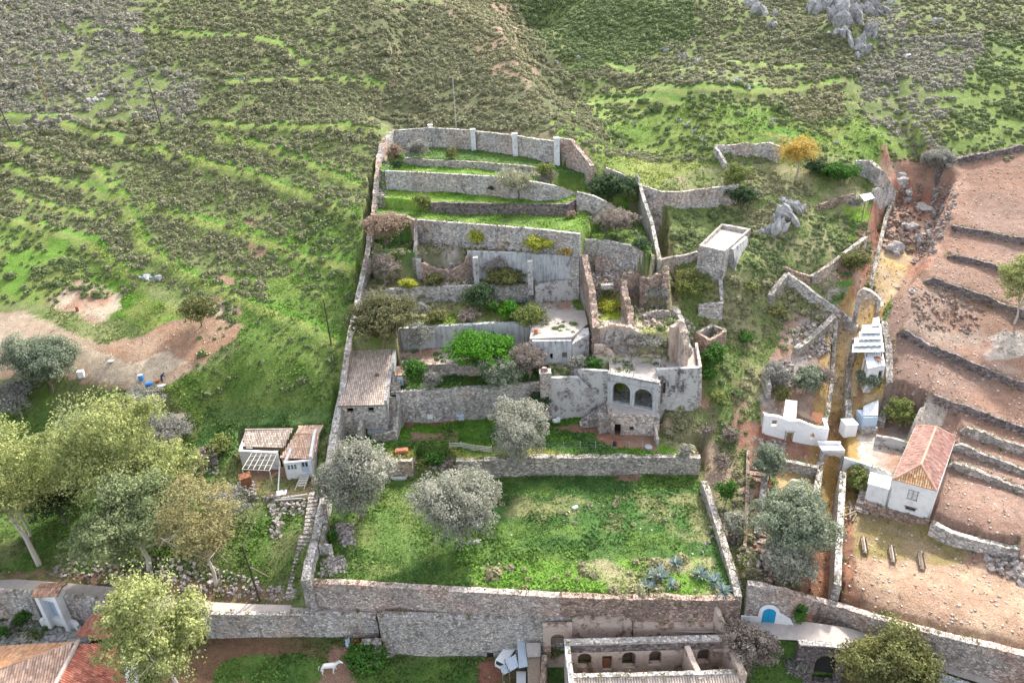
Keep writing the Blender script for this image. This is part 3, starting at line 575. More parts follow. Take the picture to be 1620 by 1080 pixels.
# below the lane
dl, sl_, il_ = dline(XX, YY, PATHEDGE); low = (sl_ < 0) & (YY < 64)
K = lay(K, low, np.array([.17, .10, .06]), np.array([.09, .13, .035]), N2)
for P in ([(330, 1080), (345, 1045), (420, 1035), (515, 1040), (520, 1060), (480, 1090)], [(560, 1080), (580, 1050), (620, 1040), (630, 1085)], [(632, 1050), (740, 1045), (750, 1090), (632, 1090)], [(860, 1005), (895, 1000), (895, 1090), (860, 1060)], [(1190, 1000), (1330, 1030), (1330, 1100), (1180, 1100)]): Z(P, LUSH, GREEN, N1)
Z([(750, 1045), (790, 1040), (790, 1090), (750, 1090)], REDS*.8); Z([(520, 1020), (570, 1030), (560, 1090), (500, 1090)], SOIL)
for P, h in LINES_W:                  # dry grass along the crest of the old terrace lines
    d, s, i = dline(XX, YY, P); m = i & (d < .95*(.5+N1)) ; K = lay(K, m, np.array([.20, .26, .07]), YEL*1.1, N3); m = i & (s > 0) & (d > .9) & (d < 2.3*(.5+N1)); K = lay(K, m, np.array([.12, .23, .035]))
m = (XX > 4) & (XX < 22) & (YY > 50.8) & (YY < 54) & (ZZ < -2); K = lay(K, m, GREEN*1.5, YEL)
cols = np.concatenate([K, gravel[..., None]], -1).reshape(-1, 4)
ny, nx = XX.shape; ii = (np.arange(ny-1)[:, None]*nx+np.arange(nx-1)[None]).ravel()
FG = np.stack([ii, ii+1, ii+nx+1, ii+nx], 1)
tag(mk('ground', np.stack([XX, YY, ZZ], -1).reshape(-1, 3), FG, 'ground', None, cols, True), kind='structure')
# the lane in front of the retaining wall, a sheet just above the ground
V = []; R_ = 5
LBx = np.array(LB); LFx = np.array(LF)
for p in LFx:
    k = np.argmin(np.hypot(LBx[:, 0]-p[0], LBx[:, 1]-p[1])); q = LBx[k]
    for j in range(R_): w = p+(q-p)*j/(R_-1); V.append((w[0], w[1], p[2]))
tag(mk('lane', V, [(i*R_+k, (i+1)*R_+k, (i+1)*R_+k+1, i*R_+k+1) for i in range(len(LF)-1) for k in range(R_-1)], 'asphalt', smooth=True), kind='structure')
# ------------------------------------------------------------------ retaining walls of the terraces
def crest(n, dz=.12, i0=0, i1=None, off=None):
    f = TD[n][2][i0:i1]; P = [np.array([p[0], p[1], p[2]+dz]) for p in f]; return P
GT = 'retaining walls between the garden terraces'
P = crest('t1'); P = [p+[0, -.3, .2] for p in P]
t = empty('retaining_wall', P[0], 'long lowest retaining wall, grey at the left turning reddish, just above the concrete lane', 'retaining wall', GT)
V, Fa = wallmesh(P[:4], .8, .1, zb=-1.5); mk('grey_stretch', V, Fa, 'stone_warm', t); V, Fa = wallmesh(P[3:], .8, .2, zb=-1.5); mk('reddish_stretch', V, Fa, 'stone_red', t)
P = crest('t2', .1, 1, 3)
wall('short stretch of retaining wall left of the collapsed gap above the lowest garden', P, .8, 'stone_warm', .15, 'retaining_wall', 'retaining wall', GT)
P = [np.array([p[0], p[1], 7.0]) for p in TD['t2'][2][5:]]
wall('long low retaining wall with dry coping between the lowest garden and the olive terrace', P, .9, 'stone_dry', .18, 'retaining_wall', 'retaining wall', GT)
wall('tall grey stained retaining wall behind the grass where the round olive tree stands', crest('t3', .12), .8, 'stone', .06, 'retaining_wall', 'retaining wall', GT)
wall('knee high garden wall between the bright green bush and the dark grass strip', crest('t4', .25, 1, 4), .6, 'stone_warm', .12, 'retaining_wall', 'retaining wall', GT)
P = crest('t5', .15, 1, None); P[0] = P[0]*.3+P[1]*.7; P[0][2] = P[1][2]
wall('smooth rendered retaining wall with dark vertical streaks above the bright green bush', P, .7, 'plaster_streak', .03, 'retaining_wall', 'retaining wall', GT)
wall('speckled grey retaining wall below the bare shrubs, under the buttressed garden wall', crest('t6', .15, 0, 5), .7, 'stone', .06, 'retaining_wall', 'retaining wall', GT)
P = crest('t7', .15, 2, None); P = [at(740, 397, 24.7), at(830, 400, 24.7), at(922, 404, 24.7)]
wall('tall buttressed garden wall with a white streaked right half, right of the rubble breach', P, .8, 'plaster_streak', .03, 'retaining_wall', 'retaining wall', GT)
wall('long grey retaining wall with ivy patches behind the yellow green bushes', crest('t8', .15, 1, None), .7, 'stone', .05, 'retaining_wall', 'retaining wall', GT)
wall('grey wall with a small arched niche below the big grey round bush', [at(918, 377, 26.3), at(965, 381, 26.2), at(1000, 388, 26), at(1034, 405, 25.2)], .7, 'stone', .08, 'retaining_wall', 'retaining wall', GT)
wall('dark brown dry stone terrace wall rounding a corner below the pale bare tree', crest('t9', .1, 1, 6), .8, 'stone_dark', .14, 'retaining_wall', 'retaining wall', GT)
wall('grey wall stub falling away to the right beside the dark green shrub', [at(913, 303, 31.6), at(938, 309, 31.1), at(958, 318, 30.3), at(975, 328, 28.9)], .6, 'stone', .05, 'retaining_wall', 'retaining wall', GT)
P = [at(610, 270, 33.6), at(700, 274, 33.5), at(785, 279, 33.5), at(850, 288, 33.3), at(880, 294, 32.6), at(912, 305, 30.4)]
wall('long pale retaining wall behind the pale bare tree, tapering at its right end', P, .7, 'stone', .04, 'retaining_wall', 'retaining wall', GT)
wall('low overgrown dry stone wall in the topmost garden', crest('t11', .1, 0, 5), .7, 'stone_dry', .12, 'retaining_wall', 'retaining wall', GT)
# top wall, slightly curved, with four pilasters
t = empty('enclosure_wall', at(745, 235, 34.4), 'tall grey stone wall closing the top of the garden, with four upright pilasters', 'stone wall')
PT = [at(606, 222, 37), at(622, 207, 38), at(650, 204, 38.2), at(680, 202, 38.3), at(748, 206, 38.2), at(814, 214, 38.2), at(850, 220, 38), at(882, 224, 37.9)]
V, Fa = wallmesh(PT, .8, .12); mk('masonry', V, Fa, 'stone', t)
for px, py, h in ((681, 199, 4.9), (748, 206, 4.3), (814, 213, 4.3), (880, 220, 5.)):
    p = at(px, py, 38.3); mb = MB(); mb.box((p[0], p[1]-.8, 38.5-h/2), (.95, 1.3, h), .05); mb.box((p[0], p[1]-.8, 38.6), (1.05, 1.4, .14), .05); mb.build('pilaster', 'white_old', t)
wall('tall brown stone wall with a stepped top, standing right of the pilastered wall', [at(884, 218, 38.4), at(905, 221, 38.2), at(918, 238, 36.6), at(935, 258, 35), at(937, 262, 34.8)], .8, 'stone_warm', .06)
# left boundary wall
LB_ = [(483, 917, 4.9), (487, 890, 5.0), (500, 848, 5.2), (506, 815, 5.6), (512, 788, 6.2), (520, 735, 7.2), (527, 690, 9.2), (533, 655, 11), (540, 625, 12.6), (548, 565, 15.6), (556, 520, 17.7), (565, 475, 19.6), (576, 425, 22.2), (584, 385, 24.4)]
t = empty('boundary_wall', at(500, 850, 4), 'long pale wall climbing the whole left side of the terraced garden, collapsed near its top', 'stone wall')
V, Fa = wallmesh(topz(LB_[:9]), 1., .12); mk('lower_stretch', V, Fa, 'stone_fine', t)
V, Fa = wallmesh(topz(LB_[8:]), .9, .16); mk('middle_stretch', V, Fa, 'stone', t)
V, Fa = wallmesh(topz([(584, 385, 24.4), (587, 360, 26.2), (592, 335, 28.1), (594, 310, 29.7), (597, 275, 32.4), (600, 245, 34.8), (606, 222, 37)]), 1.1, .4); tag(mk('ruined_upper_stretch', V, Fa, 'stone_warm', t), 'collapsed ragged reddish upper stretch')
wall('short wall with a pale coping behind the reddish bare tree, by the left boundary wall', topz([(588, 339, 28.6), (640, 340, 28.6), (657, 348, 28.3)]), .7, 'stone_warm', .12)
wall('narrow mossy wall running downhill between the small left garden and the rubble slope', topz([(657, 348, 28.1), (658, 380, 25.6), (655, 408, 23.4), (655, 412, 23)]), .6, 'stone_dry', .2)
# right boundary walls
wall('narrow pale wall running steeply downhill on the upper right side of the garden', topz([(1012, 290, 31.6), (1020, 318, 29.9), (1031, 350, 27.8), (1038, 385, 26), (1044, 412, 24.6)]), .6, 'stone_fine', .08)
wall('weathered long wall along the right side of the lowest garden, above the red stepped track', topz([(1168, 943, 3.9), (1160, 905, 4.3), (1146, 860, 4.7), (1134, 820, 5), (1124, 788, 5.4), (1114, 760, 5.7)]), .8, 'stone_dry', .1)
wall('sloping wall stub beside the dark green shrub, left of the rounded pillar', onG([(958, 282, 264), (985, 292, 276), (1003, 298, 288)]), .6, 'stone', .12)
p = g(1007, 294); mb = MB()
for k in range(7): a0, a1 = .7*math.cos(k/7*1.3), .7*math.cos((k+1)/7*1.3); mb.bar(p+[0, 0, k*.33-.3], p+[0, 0, (k+1)*.33-.3], a0, 10, a1)
tag(mb.build('pillar', 'stone_fine', org=p), 'rounded stone pillar at the top end of the narrow pale wall', 'stone pillar')
wall('long grey wall with a brown left end and a dark hole, right of the upper garden', onG([(1016, 318, 293), (1045, 328, 303), (1075, 328, 303), (1110, 326, 299), (1145, 322, 294), (1166, 320, 292)]), .7, 'stone', .12)
wall('curved grey wall around the scrubby hollow, left of the orange tree', onG([(1130, 238, 230), (1150, 242, 230), (1180, 247, 225), (1192, 244, 229), (1215, 250, 225), (1232, 258, 232)]), .7, 'stone', .12)
wall('short wall running downhill from the left end of the curved grey wall', onG([(1131, 244, 232), (1137, 252, 240), (1147, 268, 258)]), .6, 'stone', .1)
wall('tall grey wall curving downhill right of the orange tree, towards the gully', onG([(1350, 272, 254), (1372, 280, 254), (1388, 297, 268), (1400, 312, 286), (1411, 322, 304)]), .8, 'stone', .12)
wall('long narrow wall running down beside the gully from the tall curved wall to the stone arch', onG([(1410, 322), (1400, 352), (1391, 392), (1382, 432), (1375, 466)], 1.1), .6, 'stone_dry', .15)
wall('reddish broken wall left of the small tin roof', onG([(1290, 333, 325), (1310, 328, 318), (1335, 318, 310), (1352, 312, 305)]), .5, 'stone_red', .2)
wall('straight long wall rising to the right across the scrub, ending near the red gully', onG([(1282, 447, 436), (1310, 434, 418), (1340, 408, 394), (1368, 386, 374)]), .6, 'stone', .08)
wall('reddish low wall meeting the long scrub wall in a V, left part', onG([(1238, 425, 421), (1262, 438, 430), (1282, 449, 437)]), .6, 'stone_red', .15)
wall('mossy wall running diagonally down to the stream from the pointed corner', onG([(1244, 448, 431), (1270, 468, 450), (1300, 488, 473), (1335, 512, 498), (1357, 524, 516)]), .7, 'stone', .12)
wall('short thick wall stub going down to the left from the pointed corner', onG([(1243, 448, 432), (1230, 462, 447), (1216, 478, 466)]), .8, 'stone_dry', .12)
wall('thick low wall above the rubble, left of the yellow stream bed', onG([(1318, 510, 499), (1298, 528, 518), (1280, 544, 535), (1258, 560, 550)]), .9, 'stone_dry', .12)
wall('wall leaving the square tower to the left, below the scrub slope', onG([(1046, 424, 410), (1075, 418, 404), (1103, 410, 398)]), .6, 'stone', .14)
wall('narrow wall running down from the foot of the square tower', onG([(1135, 425, 418), (1140, 455, 448), (1142, 480, 476)]), .6, 'stone', .06)
wall('stub of wall with a pale coping below the square tower, above the small square ruin', onG([(1104, 496, 482), (1125, 500, 479), (1142, 502, 478)]), .6, 'stone', .06)
wall('reddish stub wall left of the gully, above the roofless white house', onG([(1207, 605, 588), (1211, 620, 598), (1214, 632, 612)]), .7, 'stone_dry', .2)
# dry stone walls and step walls of the brown fields
GF = 'dry stone walls stepping the brown fields'
fl = ['dry stone wall crossing the brown field just above the pale sandy patch', 'dry stone wall in the brown field starting beside the pale sandy patch', 'uppermost of the three closely spaced field walls behind the red roofed house', 'middle one of the three closely spaced field walls behind the red roofed house', 'lowest of the three closely spaced field walls behind the red roofed house', None,
      'rubbly dry stone wall ending at the yellow green tree on the right edge', 'thin dry stone wall left of the top of the yellow green tree', 'highest thin dry stone wall in the brown field']
for (P, h, L), lb in zip(STEP_W[:9], fl):
    if not lb: continue
    Q = [np.array([p[0], p[1], float(gz(p[0], p[1]+.5))+.18]) for p in P]; s0 = []
    for a, b in zip(Q[:-1], Q[1:]): s0 += [a+(b-a)*k/6 for k in range(6)]
    Q = [np.array([p[0], p[1], float(gz(p[0], p[1]+.6))+.06]) for p in s0+[Q[-1]]]
    wall(lb, Q, .6, 'stone_dark' if 'three' not in lb else 'stone_dry', .25, 'field_wall', 'field wall', GF)
wall('curved grey retaining wall right of the white house with the red roof', onG([(1470, 842, 824), (1500, 858, 840), (1540, 868, 852), (1580, 875, 862), (1608, 879, 866)]), .7, 'stone', .12, 'field_wall', 'field wall', GF)
wall('rubble wall along the top edge of the brown field under the grey shrub', onG([(1478, 290, 280), (1490, 268, 258), (1520, 256, 247), (1560, 248, 240), (1625, 236, 228)]), .9, 'stone_dark', .35, 'field_wall', 'field wall', GF)
wall('low rubble wall edging the brown field beside the stream sheds', onG([(1390, 478, 472), (1399, 520, 514), (1405, 560, 553), (1406, 610, 603), (1402, 645, 637), (1392, 676, 666)]), .9, 'stone_dry', .25, 'field_wall', 'field wall', GF)
# the lane wall to the right
t = empty('lane_wall', g(1240, 976), 'long grey stone wall curving beside the lane, holding up the sandy field', 'stone wall')
PL = onG([(1176, 970, 921), (1210, 975, 928), (1245, 979, 936), (1290, 986, 948), (1330, 990, 958), (1380, 1003, 974), (1430, 1020, 988), (1500, 1045, 1008), (1560, 1066, 1022), (1625, 1090, 1040), (1700, 1120, 1062)])
V, Fa = wallmesh(PL, .8, .16); mk('masonry', V, Fa, 'stone_warm', t)
# stream walls
wall('pale kerb like wall on the left edge of the yellow stream bed', onG([(1322, 512, 505), (1318, 560, 552), (1315, 610, 602), (1309, 655, 648), (1300, 695, 686)]), .55, 'stone_fine', .1, 'stream_wall', 'stream wall')
wall('rubble wall between the yellow stream bed and the tin sheds', onG([(1344, 565, 557), (1342, 600, 592), (1341, 640, 631), (1341, 672, 660)]), .9, 'stone_dry', .22, 'stream_wall', 'stream wall')
wall('long straight concrete topped wall between the stream gully and the sandy yard', topz([(1334, 745, 6.1), (1331, 800, 5.2), (1327, 870, 4.2), (1325, 925, 3.5)]), .75, 'stone_fine', .04, 'stream_wall', 'stream wall')
wall('rubble wall on the left of the lower gully, by the resting white horse', onG([(1296, 740, 730), (1293, 770, 760), (1286, 805, 795)]), .8, 'stone_dry', .2, 'stream_wall', 'stream wall')
wall('grey wall behind the resting white horse, below the roofless white house', onG([(1222, 737, 722), (1250, 745, 730), (1290, 755, 738)]), .6, 'stone_dry', .12)
wall('rubble wall beside the red stepped track, left of the big olive tree', onG([(1214, 728, 720), (1208, 770, 762), (1203, 810, 802), (1196, 850, 843)]), .7, 'stone_dry', .25)
wall('thin stone kerb along the left of the red stepped track', onG([(1183, 712, 707), (1182, 770, 765), (1180, 830, 825), (1178, 870, 866)]), .4, 'stone_red', .12)
# ------------------------------------------------------------------ buildings
def slab(P, t): mb = MB(); return mb
# store house with the long tiled roof on the left
b = empty('stone_house', (-21, 81, 6.9), 'grey stone house with a long sloping beige tiled roof beside the left boundary wall', 'house')
A, B = np.array([-23.9, 81.2]), np.array([-17.8, 80.9]); Cc, Dd = np.array([-17.5, 91.2]), np.array([-24.6, 91.2])
hl = [rect(1.2, 10.7, .95, .75), rect(4.1, 10.8, .8, .7), rect(2.7, 6.5, .9, 1.5)]
V, Fa = panel(A, B, 0, [(0, 6.3), (6.1, 6.3), (6.1, 12.0), (0, 12.0)], hl, .55); mk('front_wall', V, Fa, 'stone', b)
V, Fa = panel(B+[0, .3], Cc, 0, [(0, 6.3), (10.1, 6.3), (10.1, 15.2), (0, 12.3)], [], .5); mk('side_wall', V, Fa, 'plaster', b)
V, Fa = panel(Dd, A, 0, [(0, 6.3), (10, 6.3), (10, 12.2), (0, 15.1)], [], .5); mk('side_wall', V, Fa, 'stone', b)
V, Fa = panel(Dd, Cc, 0, [(0, 9), (7.1, 9), (7.1, 15.1), (0, 15.1)], [], .5); mk('rear_wall', V, Fa, 'stone', b)
rf = tile_roof([(-24.0, 80.6, 12.0), (-17.9, 80.4, 12.0), (-17.8, 91.3, 15.2), (-24.4, 91.3, 15.2)], (0, -1, 0), 'roof', b, (.44, .34, .28), (.52, .43, .36), .27, .5)
p = at(596, 592, 13.9); mb = MB(); mb.box((p[0], p[1], p[2]), (.5, .4, .35), .3); mb.build('roof_vent', 'stone_red', rf)
mb = MB(); mb.prism([(-23.5, 83.2), (-18, 83), (-18, 83.3), (-23.5, 83.5)], 6.4, 11.8); mb.build('shade_backing', 'dark', b)  # black panel paints the shade behind the store openings
mb = MB(); mb.box((-19.4, 80.45, 7.3), (2.6, .12, .9), -.05); mb.build('sheet_panel', 'bluegrey', b)
mb = MB(); mb.box((-21.2, 79.4, 8), (.5, 2.6, 3.2), 0); mb.build('buttress', 'stone_dry', b)
# white cottage
b = empty('cottage', at(440, 745, 4.5), 'small whitewashed cottage of two tiled units with a pergola, left of the boundary wall', 'cottage')
A, B = at(386, 738, 4.5), at(448, 741, 4.5); C2 = A+[0, 3.6, 0]; D2 = B+[0.4, 3.6, 0]
V, Fa = panel(A, B, 0, [(0, 4.2), (5.4, 4.2), (5.4, 7.25), (0, 7.25)], [rect(3.3, 6.0, .45, .45)], .4); mk('front_wall', V, Fa, 'white_old', b)
V, Fa = panel(C2, A, 0, [(0, 4.2), (3.6, 4.2), (3.6, 7.2), (0, 8.2)], [], .4); mk('gable_wall', V, Fa, 'white_old', b)
mb = MB(); mb.prism([A[:2]+[.4, .5], B[:2]+[-.2, .5], B[:2]+[-.2, .7], A[:2]+[.4, .7]], 4.3, 7.1); mb.build('shade_backing', 'dark', b)  # near-black sheet for the darkness behind the cottage window
e0, e1, r1, r0 = at(384, 706, 7.3), at(449, 708, 7.3), at(463, 679, 8.4), at(388, 680, 8.4)
tile_roof([e0, e1, r1, r0], (0, -1, 0), 'roof', b, (.36, .28, .23), (.52, .44, .38), .24, .42); ridge_row(r0, r1, 'ridge', b, (.50, .40, .33))
A, B = at(456, 757, 4.5), at(497, 753, 4.5); B2 = at(512, 690, 6)
A = np.array([A[0], A[1]]); B = np.array([B[0], B[1]]); Lw = float(np.linalg.norm(B-A))
wz = 5.75
V, Fa = panel(A, B, 0, [(0, 4.2), (Lw, 4.2), (Lw, 7.2), (0, 7.2)], [rect(.45+k*.42, 6.0, .3, .8) for k in range(3)]+[rect(2.55, 5.3, .95, 1.75)], .35); mk('front_wall', V, Fa, 'white', b)
w_ = MB(); U = (B-A)/Lw
for k in range(3): c = A+U*(.45+k*.42); w_.box((c[0], c[1]+.06, 6.4), (.3, .04, .8), math.atan2(U[1], U[0]))
wf = w_.build('window', 'glass', b); w_ = MB()
for k in range(3):
    c = A+U*(.45+k*.42)
    for dx in (-.14, 0, .14): w_.box((c[0]+dx, c[1]-.02, 6.4), (.035, .08, .8))
    for dz in (-.38, 0, .38): w_.box((c[0], c[1]-.02, 6.4+dz), (.3, .08, .035))
w_.build('window_frame', 'palebluepaint', wf)
c = A+U*2.55; w_ = MB(); w_.box((c[0], c[1]-.02, 6.17), (.92, .06, 1.74), math.atan2(U[1], U[0])); dr = w_.build('door', 'palebluepaint', b); w_ = MB()
for dx in (-.22, .22): w_.box((c[0]+dx, c[1]-.07, 6.6), (.26, .03, .62), math.atan2(U[1], U[0]))
w_.build('door_glass', 'glass', dr)
st = MB()
for k in range(7): st.box((c[0]-.1-k*.05, c[1]-.45-k*.36, 5.25-k*.14-.15), (1.2, .34, .14))
for dx in (-.6, .55): st.bar((c[0]+dx-.1, c[1]-.3, 5.2), (c[0]+dx-.4, c[1]-2.8, 4.45), .06, 6)
st.build('steps', 'palewood', b)
V, Fa = panel(B, (B2[0], B2[1]+1), 0, [(0, 4.2), (6.5, 4.2), (6.5, 7.2), (4.5, 9.1), (3.4, 9.1), (0, 7.7)], [], .35); mk('gable_wall', V, Fa, 'white_old', b)
V, Fa = panel(A, (A[0]+1.2, A[1]+6), 0, [(0, 4.2), (6, 4.2), (6, 7.2), (4.2, 8.6), (0, 7.2)], [], .35); mk('gable_wall', V, Fa, 'white_old', b)
e0, e1, m1, m0 = at(443, 724, 7.25), at(496, 726, 7.25), at(505, 686, 8.75), at(466, 687, 8.75); k1, k0 = at(512, 673, 8.5), at(473, 674, 8.5)
tile_roof([e0, e1, m1, m0], (0, -1, 0), 'roof', b, (.56, .34, .23), (.60, .46, .36), .24, .42); tile_roof([m0, m1, k1, k0], (0, 1, 0), 'roof', b, (.56, .36, .25), (.6, .46, .36), .24, .6); ridge_row(m0, m1, 'ridge', b, (.5, .3, .2))
pg = MB(); q = [at(383, 742, 6.9), at(426, 744, 6.9), at(440, 713, 7.1), at(399, 715, 7.1)]
for k in range(6): f = k/5; pg.bar(q[0]+(q[1]-q[0])*f, q[3]+(q[2]-q[3])*f, .05, 5)
for k in range(5): f = k/4; pg.bar(q[0]+(q[3]-q[0])*f, q[1]+(q[2]-q[1])*f, .055, 5)
for k in (0, 1): pg.bar(q[k], (q[k][0], q[k][1], 4.4), .06, 6)
tag(pg.build('pergola', 'palewood', b), 'open pergola of bleached poles')
p = at(466, 751, 4.5); mb = MB(); mb.bar(p+[0, -.2, 0], p+[0, -.2, .8], .55, 14, .45); mb.build('planter', 'white', b)
# arcaded mansion
b = empty('mansion_ruin', (16, 80, 6.9), 'old two storey house with two arches over a stone ground floor and flat terrace roof', 'house')
FL_, FR_ = np.array([13.0, 81.7]), np.array([19.25, 78.6]); Lf = float(np.linalg.norm(FR_-FL_))
V, Fa = panel(FL_, FR_, 0, [(0, 9.8), (Lf, 9.8), (Lf, 14.5), (0, 14.7)], [arch(1.95, 10.4, 2.5, 3.35), arch(5.05, 10.4, 2.55, 3.0)], .6); mk('arcade', V, Fa, 'plaster_streak', b)
U = (FR_-FL_)/Lf; Nn = np.array([-U[1], U[0]])
mb = MB(); a_ = FL_-U*.05-Nn*.36; e_ = FR_+U*.1-Nn*.36; mb.prism([a_, e_, e_+Nn*.72, a_+Nn*.72], 14.7, 14.85); mb.prism([a_+Nn*.02, e_+Nn*.02, e_+Nn*.1, a_+Nn*.1], 13.7, 13.82); mb.build('cornice', 'stone_fine', b)
bk = 4.2; mb = MB(); a_ = FL_+Nn*bk; e_ = FR_+Nn*bk; mb.prism([a_, e_, e_+Nn*.3, a_+Nn*.3], 9.9, 14.4); mb.build('loggia_rear_wall', 'stone_dark', b)  # dark stone puts the loggia's interior shade into the wall colour
mb = MB(); mb.prism([FL_, FR_, e_, a_], 9.9, 10.35); mb.build('loggia_floor', 'flag', b)  # grey flags also chosen to darken the shaded loggia
mb = MB(); mb.prism([FL_+Nn*.3+U*.02, FL_+Nn*bk, FL_+Nn*bk+U*.3, FL_+Nn*.3+U*.3], 10.3, 14.4); mb.build('loggia_side_wall', 'stone_dark', b); mb = MB(); mb.prism([FR_+Nn*.3-U*.3, FR_+Nn*bk-U*.3, FR_+Nn*bk-U*.02, FR_+Nn*.3-U*.02], 10.3, 14.4); mb.build('loggia_side_wall', 'stone_dark', b)  # side walls carry the same painted loggia shade
G0, G1 = np.array([12.95, 78.5]), np.array([19.35, 77.9]); Lg = float(np.linalg.norm(G1-G0))
V, Fa = panel(G0, G1, 0, [(0, 6.5), (Lg, 6.5), (Lg, 9.9), (0, 10.1)], [rect(.95, 6.6, .85, 2.1), rect(2.85, 7.7, .55, .6)], .5); mk('ground_floor_wall', V, Fa, 'stone', b)
mb = MB(); mb.prism([G0+[0, 1], G1+[0, 1], G1+[0, 1.3], G0+[0, 1.3]], 6.5, 9.7); mb.build('shade_backing', 'dark', b)  # black backing paints shade behind the ground floor openings
mb = MB(); mb.prism([G0+[0, .2], G1+[0, .2], FR_+[0, .2], FL_+[0, .2]], 9.6, [9.95, 9.85, 10.3, 10.35]); mb.build('ledge', 'floor', b)
V, Fa = panel(G0+[0, .25], FL_, 0, [(0, 6.5), (3, 6.5), (3, 10.2), (0, 10.1)], [], .5); mk('side_wall', V, Fa, 'stone', b)
V, Fa = panel(G1+[-.05, .2], (19.3, 82), 0, [(0, 6.5), (4, 6.5), (4, 14.2), (.6, 14.2), (.6, 9.9), (0, 9.9)], [], .5); mk('side_wall', V, Fa, 'stone', b)
# right wing
R0, R1 = np.array([19.4, 81.2]), np.array([25.1, 80.9])
V, Fa = panel(R0, R1, 0, [(0, 7), (5.7, 7.4), (5.7, 15.5), (0, 15.3)], [rect(.9, 11.6, .9, 1.7)], .6); rw = mk('right_wing_wall', V, Fa, 'plaster', b)
mb = MB(); mb.box((20.3, 81.3, 12.45), (.9, .05, 1.7)); wp = mb.build('window', 'glass', b); mb = MB()
for dx in (-.42, 0, .42): mb.box((20.3+dx, 81.1, 12.45), (.06, .1, 1.7))
for dz in (-.8, -.4, 0, .4, .8): mb.box((20.3, 81.1, 12.45+dz), (.9, .1, .05))
mb.build('window_frame', 'wood', wp)
V = [(25.1, 80.7, 6.8), (26.2, 81.2, 6.8), (27.9, 89, 10), (26.9, 89, 10), (25.1, 80.8, 15.5), (25.5, 81, 15.5), (27, 88.8, 15.2), (26.6, 88.8, 15.2)]
mk('battered_side_wall', V, [(0, 1, 5, 4), (1, 2, 6, 5), (4, 5, 6, 7), (3, 2, 1, 0), (0, 4, 7, 3), (2, 3, 7, 6)], 'stone', b)
mb = MB(); mb.prism([(13.2, 82), (19.4, 79.1), (19.5, 81.3), (25, 81.1), (26.5, 88.5), (14, 88.5)], 13.9, 14.55); mb.build('terrace_roof', 'floor', b)
mb = MB()
for q in ((13.3, 81.8), (16.2, 80.4), (18.9, 79.1), (19.8, 81.2), (22.5, 81.1), (25.0, 81.2), (25.8, 85), (14.2, 87.8), (22, 88)): mb = MB(); mb.bar((q[0], q[1], 14.5), (q[0], q[1], 16.6), .05, 6); mb.build('railing_post', 'steel', b)
# left wing: blank wall with stairs, chimney like pier
L0, L1 = np.array([4.9, 83.2]), np.array([13.1, 83.1])
V, Fa = panel(L0, L1, 0, [(0, 6.5), (8.2, 6.5), (8.2, 9.6), (7.6, 9.9), (4.0, 13.6), (0, 13.6)], [], .6); mk('left_wing_wall', V, Fa, 'plaster', b)
V, Fa = panel((8.6, 84.2), (13.3, 82.6), 0, [(0, 9), (4.9, 9), (4.9, 14.6), (0, 14.3)], [], .5); mk('stair_wall', V, Fa, 'plaster', b)
mb = MB(); mb.prism([(8.9, 83.4), (13.1, 83.3), (13.2, 84), (8.9, 84.2)], 6.6, [12, 9.7, 9.7, 12]); mb.build('stair_block', 'stone_fine', b)
for k in range(10):
    mb = MB(); mb.box((12.6-k*.42, 83.55, 9.7+k*.33), (.44, .9, .33)); mb.build('step', 'stone_fine', b)
mb = MB(); mb.box((4.4, 83.2, 10.4), (1.5, 1.3, 7.9)); mb.box((4.4, 83.2, 14.5), (1.65, 1.45, .3)); pr = mb.build('pier', 'stone', b)
mb = MB(); mb.bar((4.3, 83.2, 14.6), (4.3, 83.2, 15.2), .55, 9, .35); mb.build('brick_cap', 'stone_red', pr)
V = []; mb = MB()
for k in range(11): mb.box((9.2+k*.33, 81.2-k*.0, 7.0+k*.14), (.34, 1.6, .3+k*.26))
mb.box((12.1, 79.6, 8.0), (1.5, 1.6, 2.6)); mb.build('outside_stair', 'stone_dry', b)
mb = MB(); p = at(955, 665, 7.6); mb.box((p[0], p[1]-.6, 8.2), (1.2, .08, 2.2), .1, None, (-.15, 0)); tag(mb.build('door_leaf', 'palebluepaint', org=p), 'pale blue metal door leaf leaning beside the arched house', 'door panel')
wall('low crumbling wall between the terrace roof and the overgrown ruin above', topz([(940, 545, 16.4), (955, 545, 16.5), (975, 562, 15.3), (1005, 563, 15.2), (1020, 560, 15.3), (1045, 562, 15.3)]), .6, 'plaster_pink', .25)
# vaulted cistern building with big white flat roof
b = empty('cistern_house', at(870, 560, 14), 'pale flat roofed vaulted building with a cracked corner above the arched house', 'outbuilding')
A, B = at(843, 573, 13.8), at(905, 570, 13.8)
V, Fa = panel(A, B, 0, [(0, 13.4), (5.6, 13.4), (5.6, 17.1), (0, 17.3)], [rect(2.7, 14.3, .4, .9), rect(4.6, 14.4, .7, .9)], .5); mk('front_wall', V, Fa, 'plaster_streak', b)
mb = MB(); mb.prism([A[:2]+[0, .9], B[:2]+[0, .9], B[:2]+[0, 1.1], A[:2]+[0, 1.1]], 13.4, 17); mb.build('shade_backing', 'dark', b)  # near-black backing, shade behind the cistern house openings
V = []; Bq = B[:2]; mb = MB(); mb.prism([Bq, Bq+[2.6, 1.1], Bq+[2.7, 3], Bq+[.3, 3]], 13.5, [16.4, 17.4, 17.5, 17.4]); mb.build('cracked_corner', 'plaster', b)
V = [at(838, 536, 17.42), at(905, 533, 17.42), at(930, 512, 17.42), at(925, 490, 17.5), at(846, 490, 17.5)]; mb = MB(); mb.prism([v[:2] for v in V], 17.1, 17.45); mb.build('roof_slab', 'floor', b)
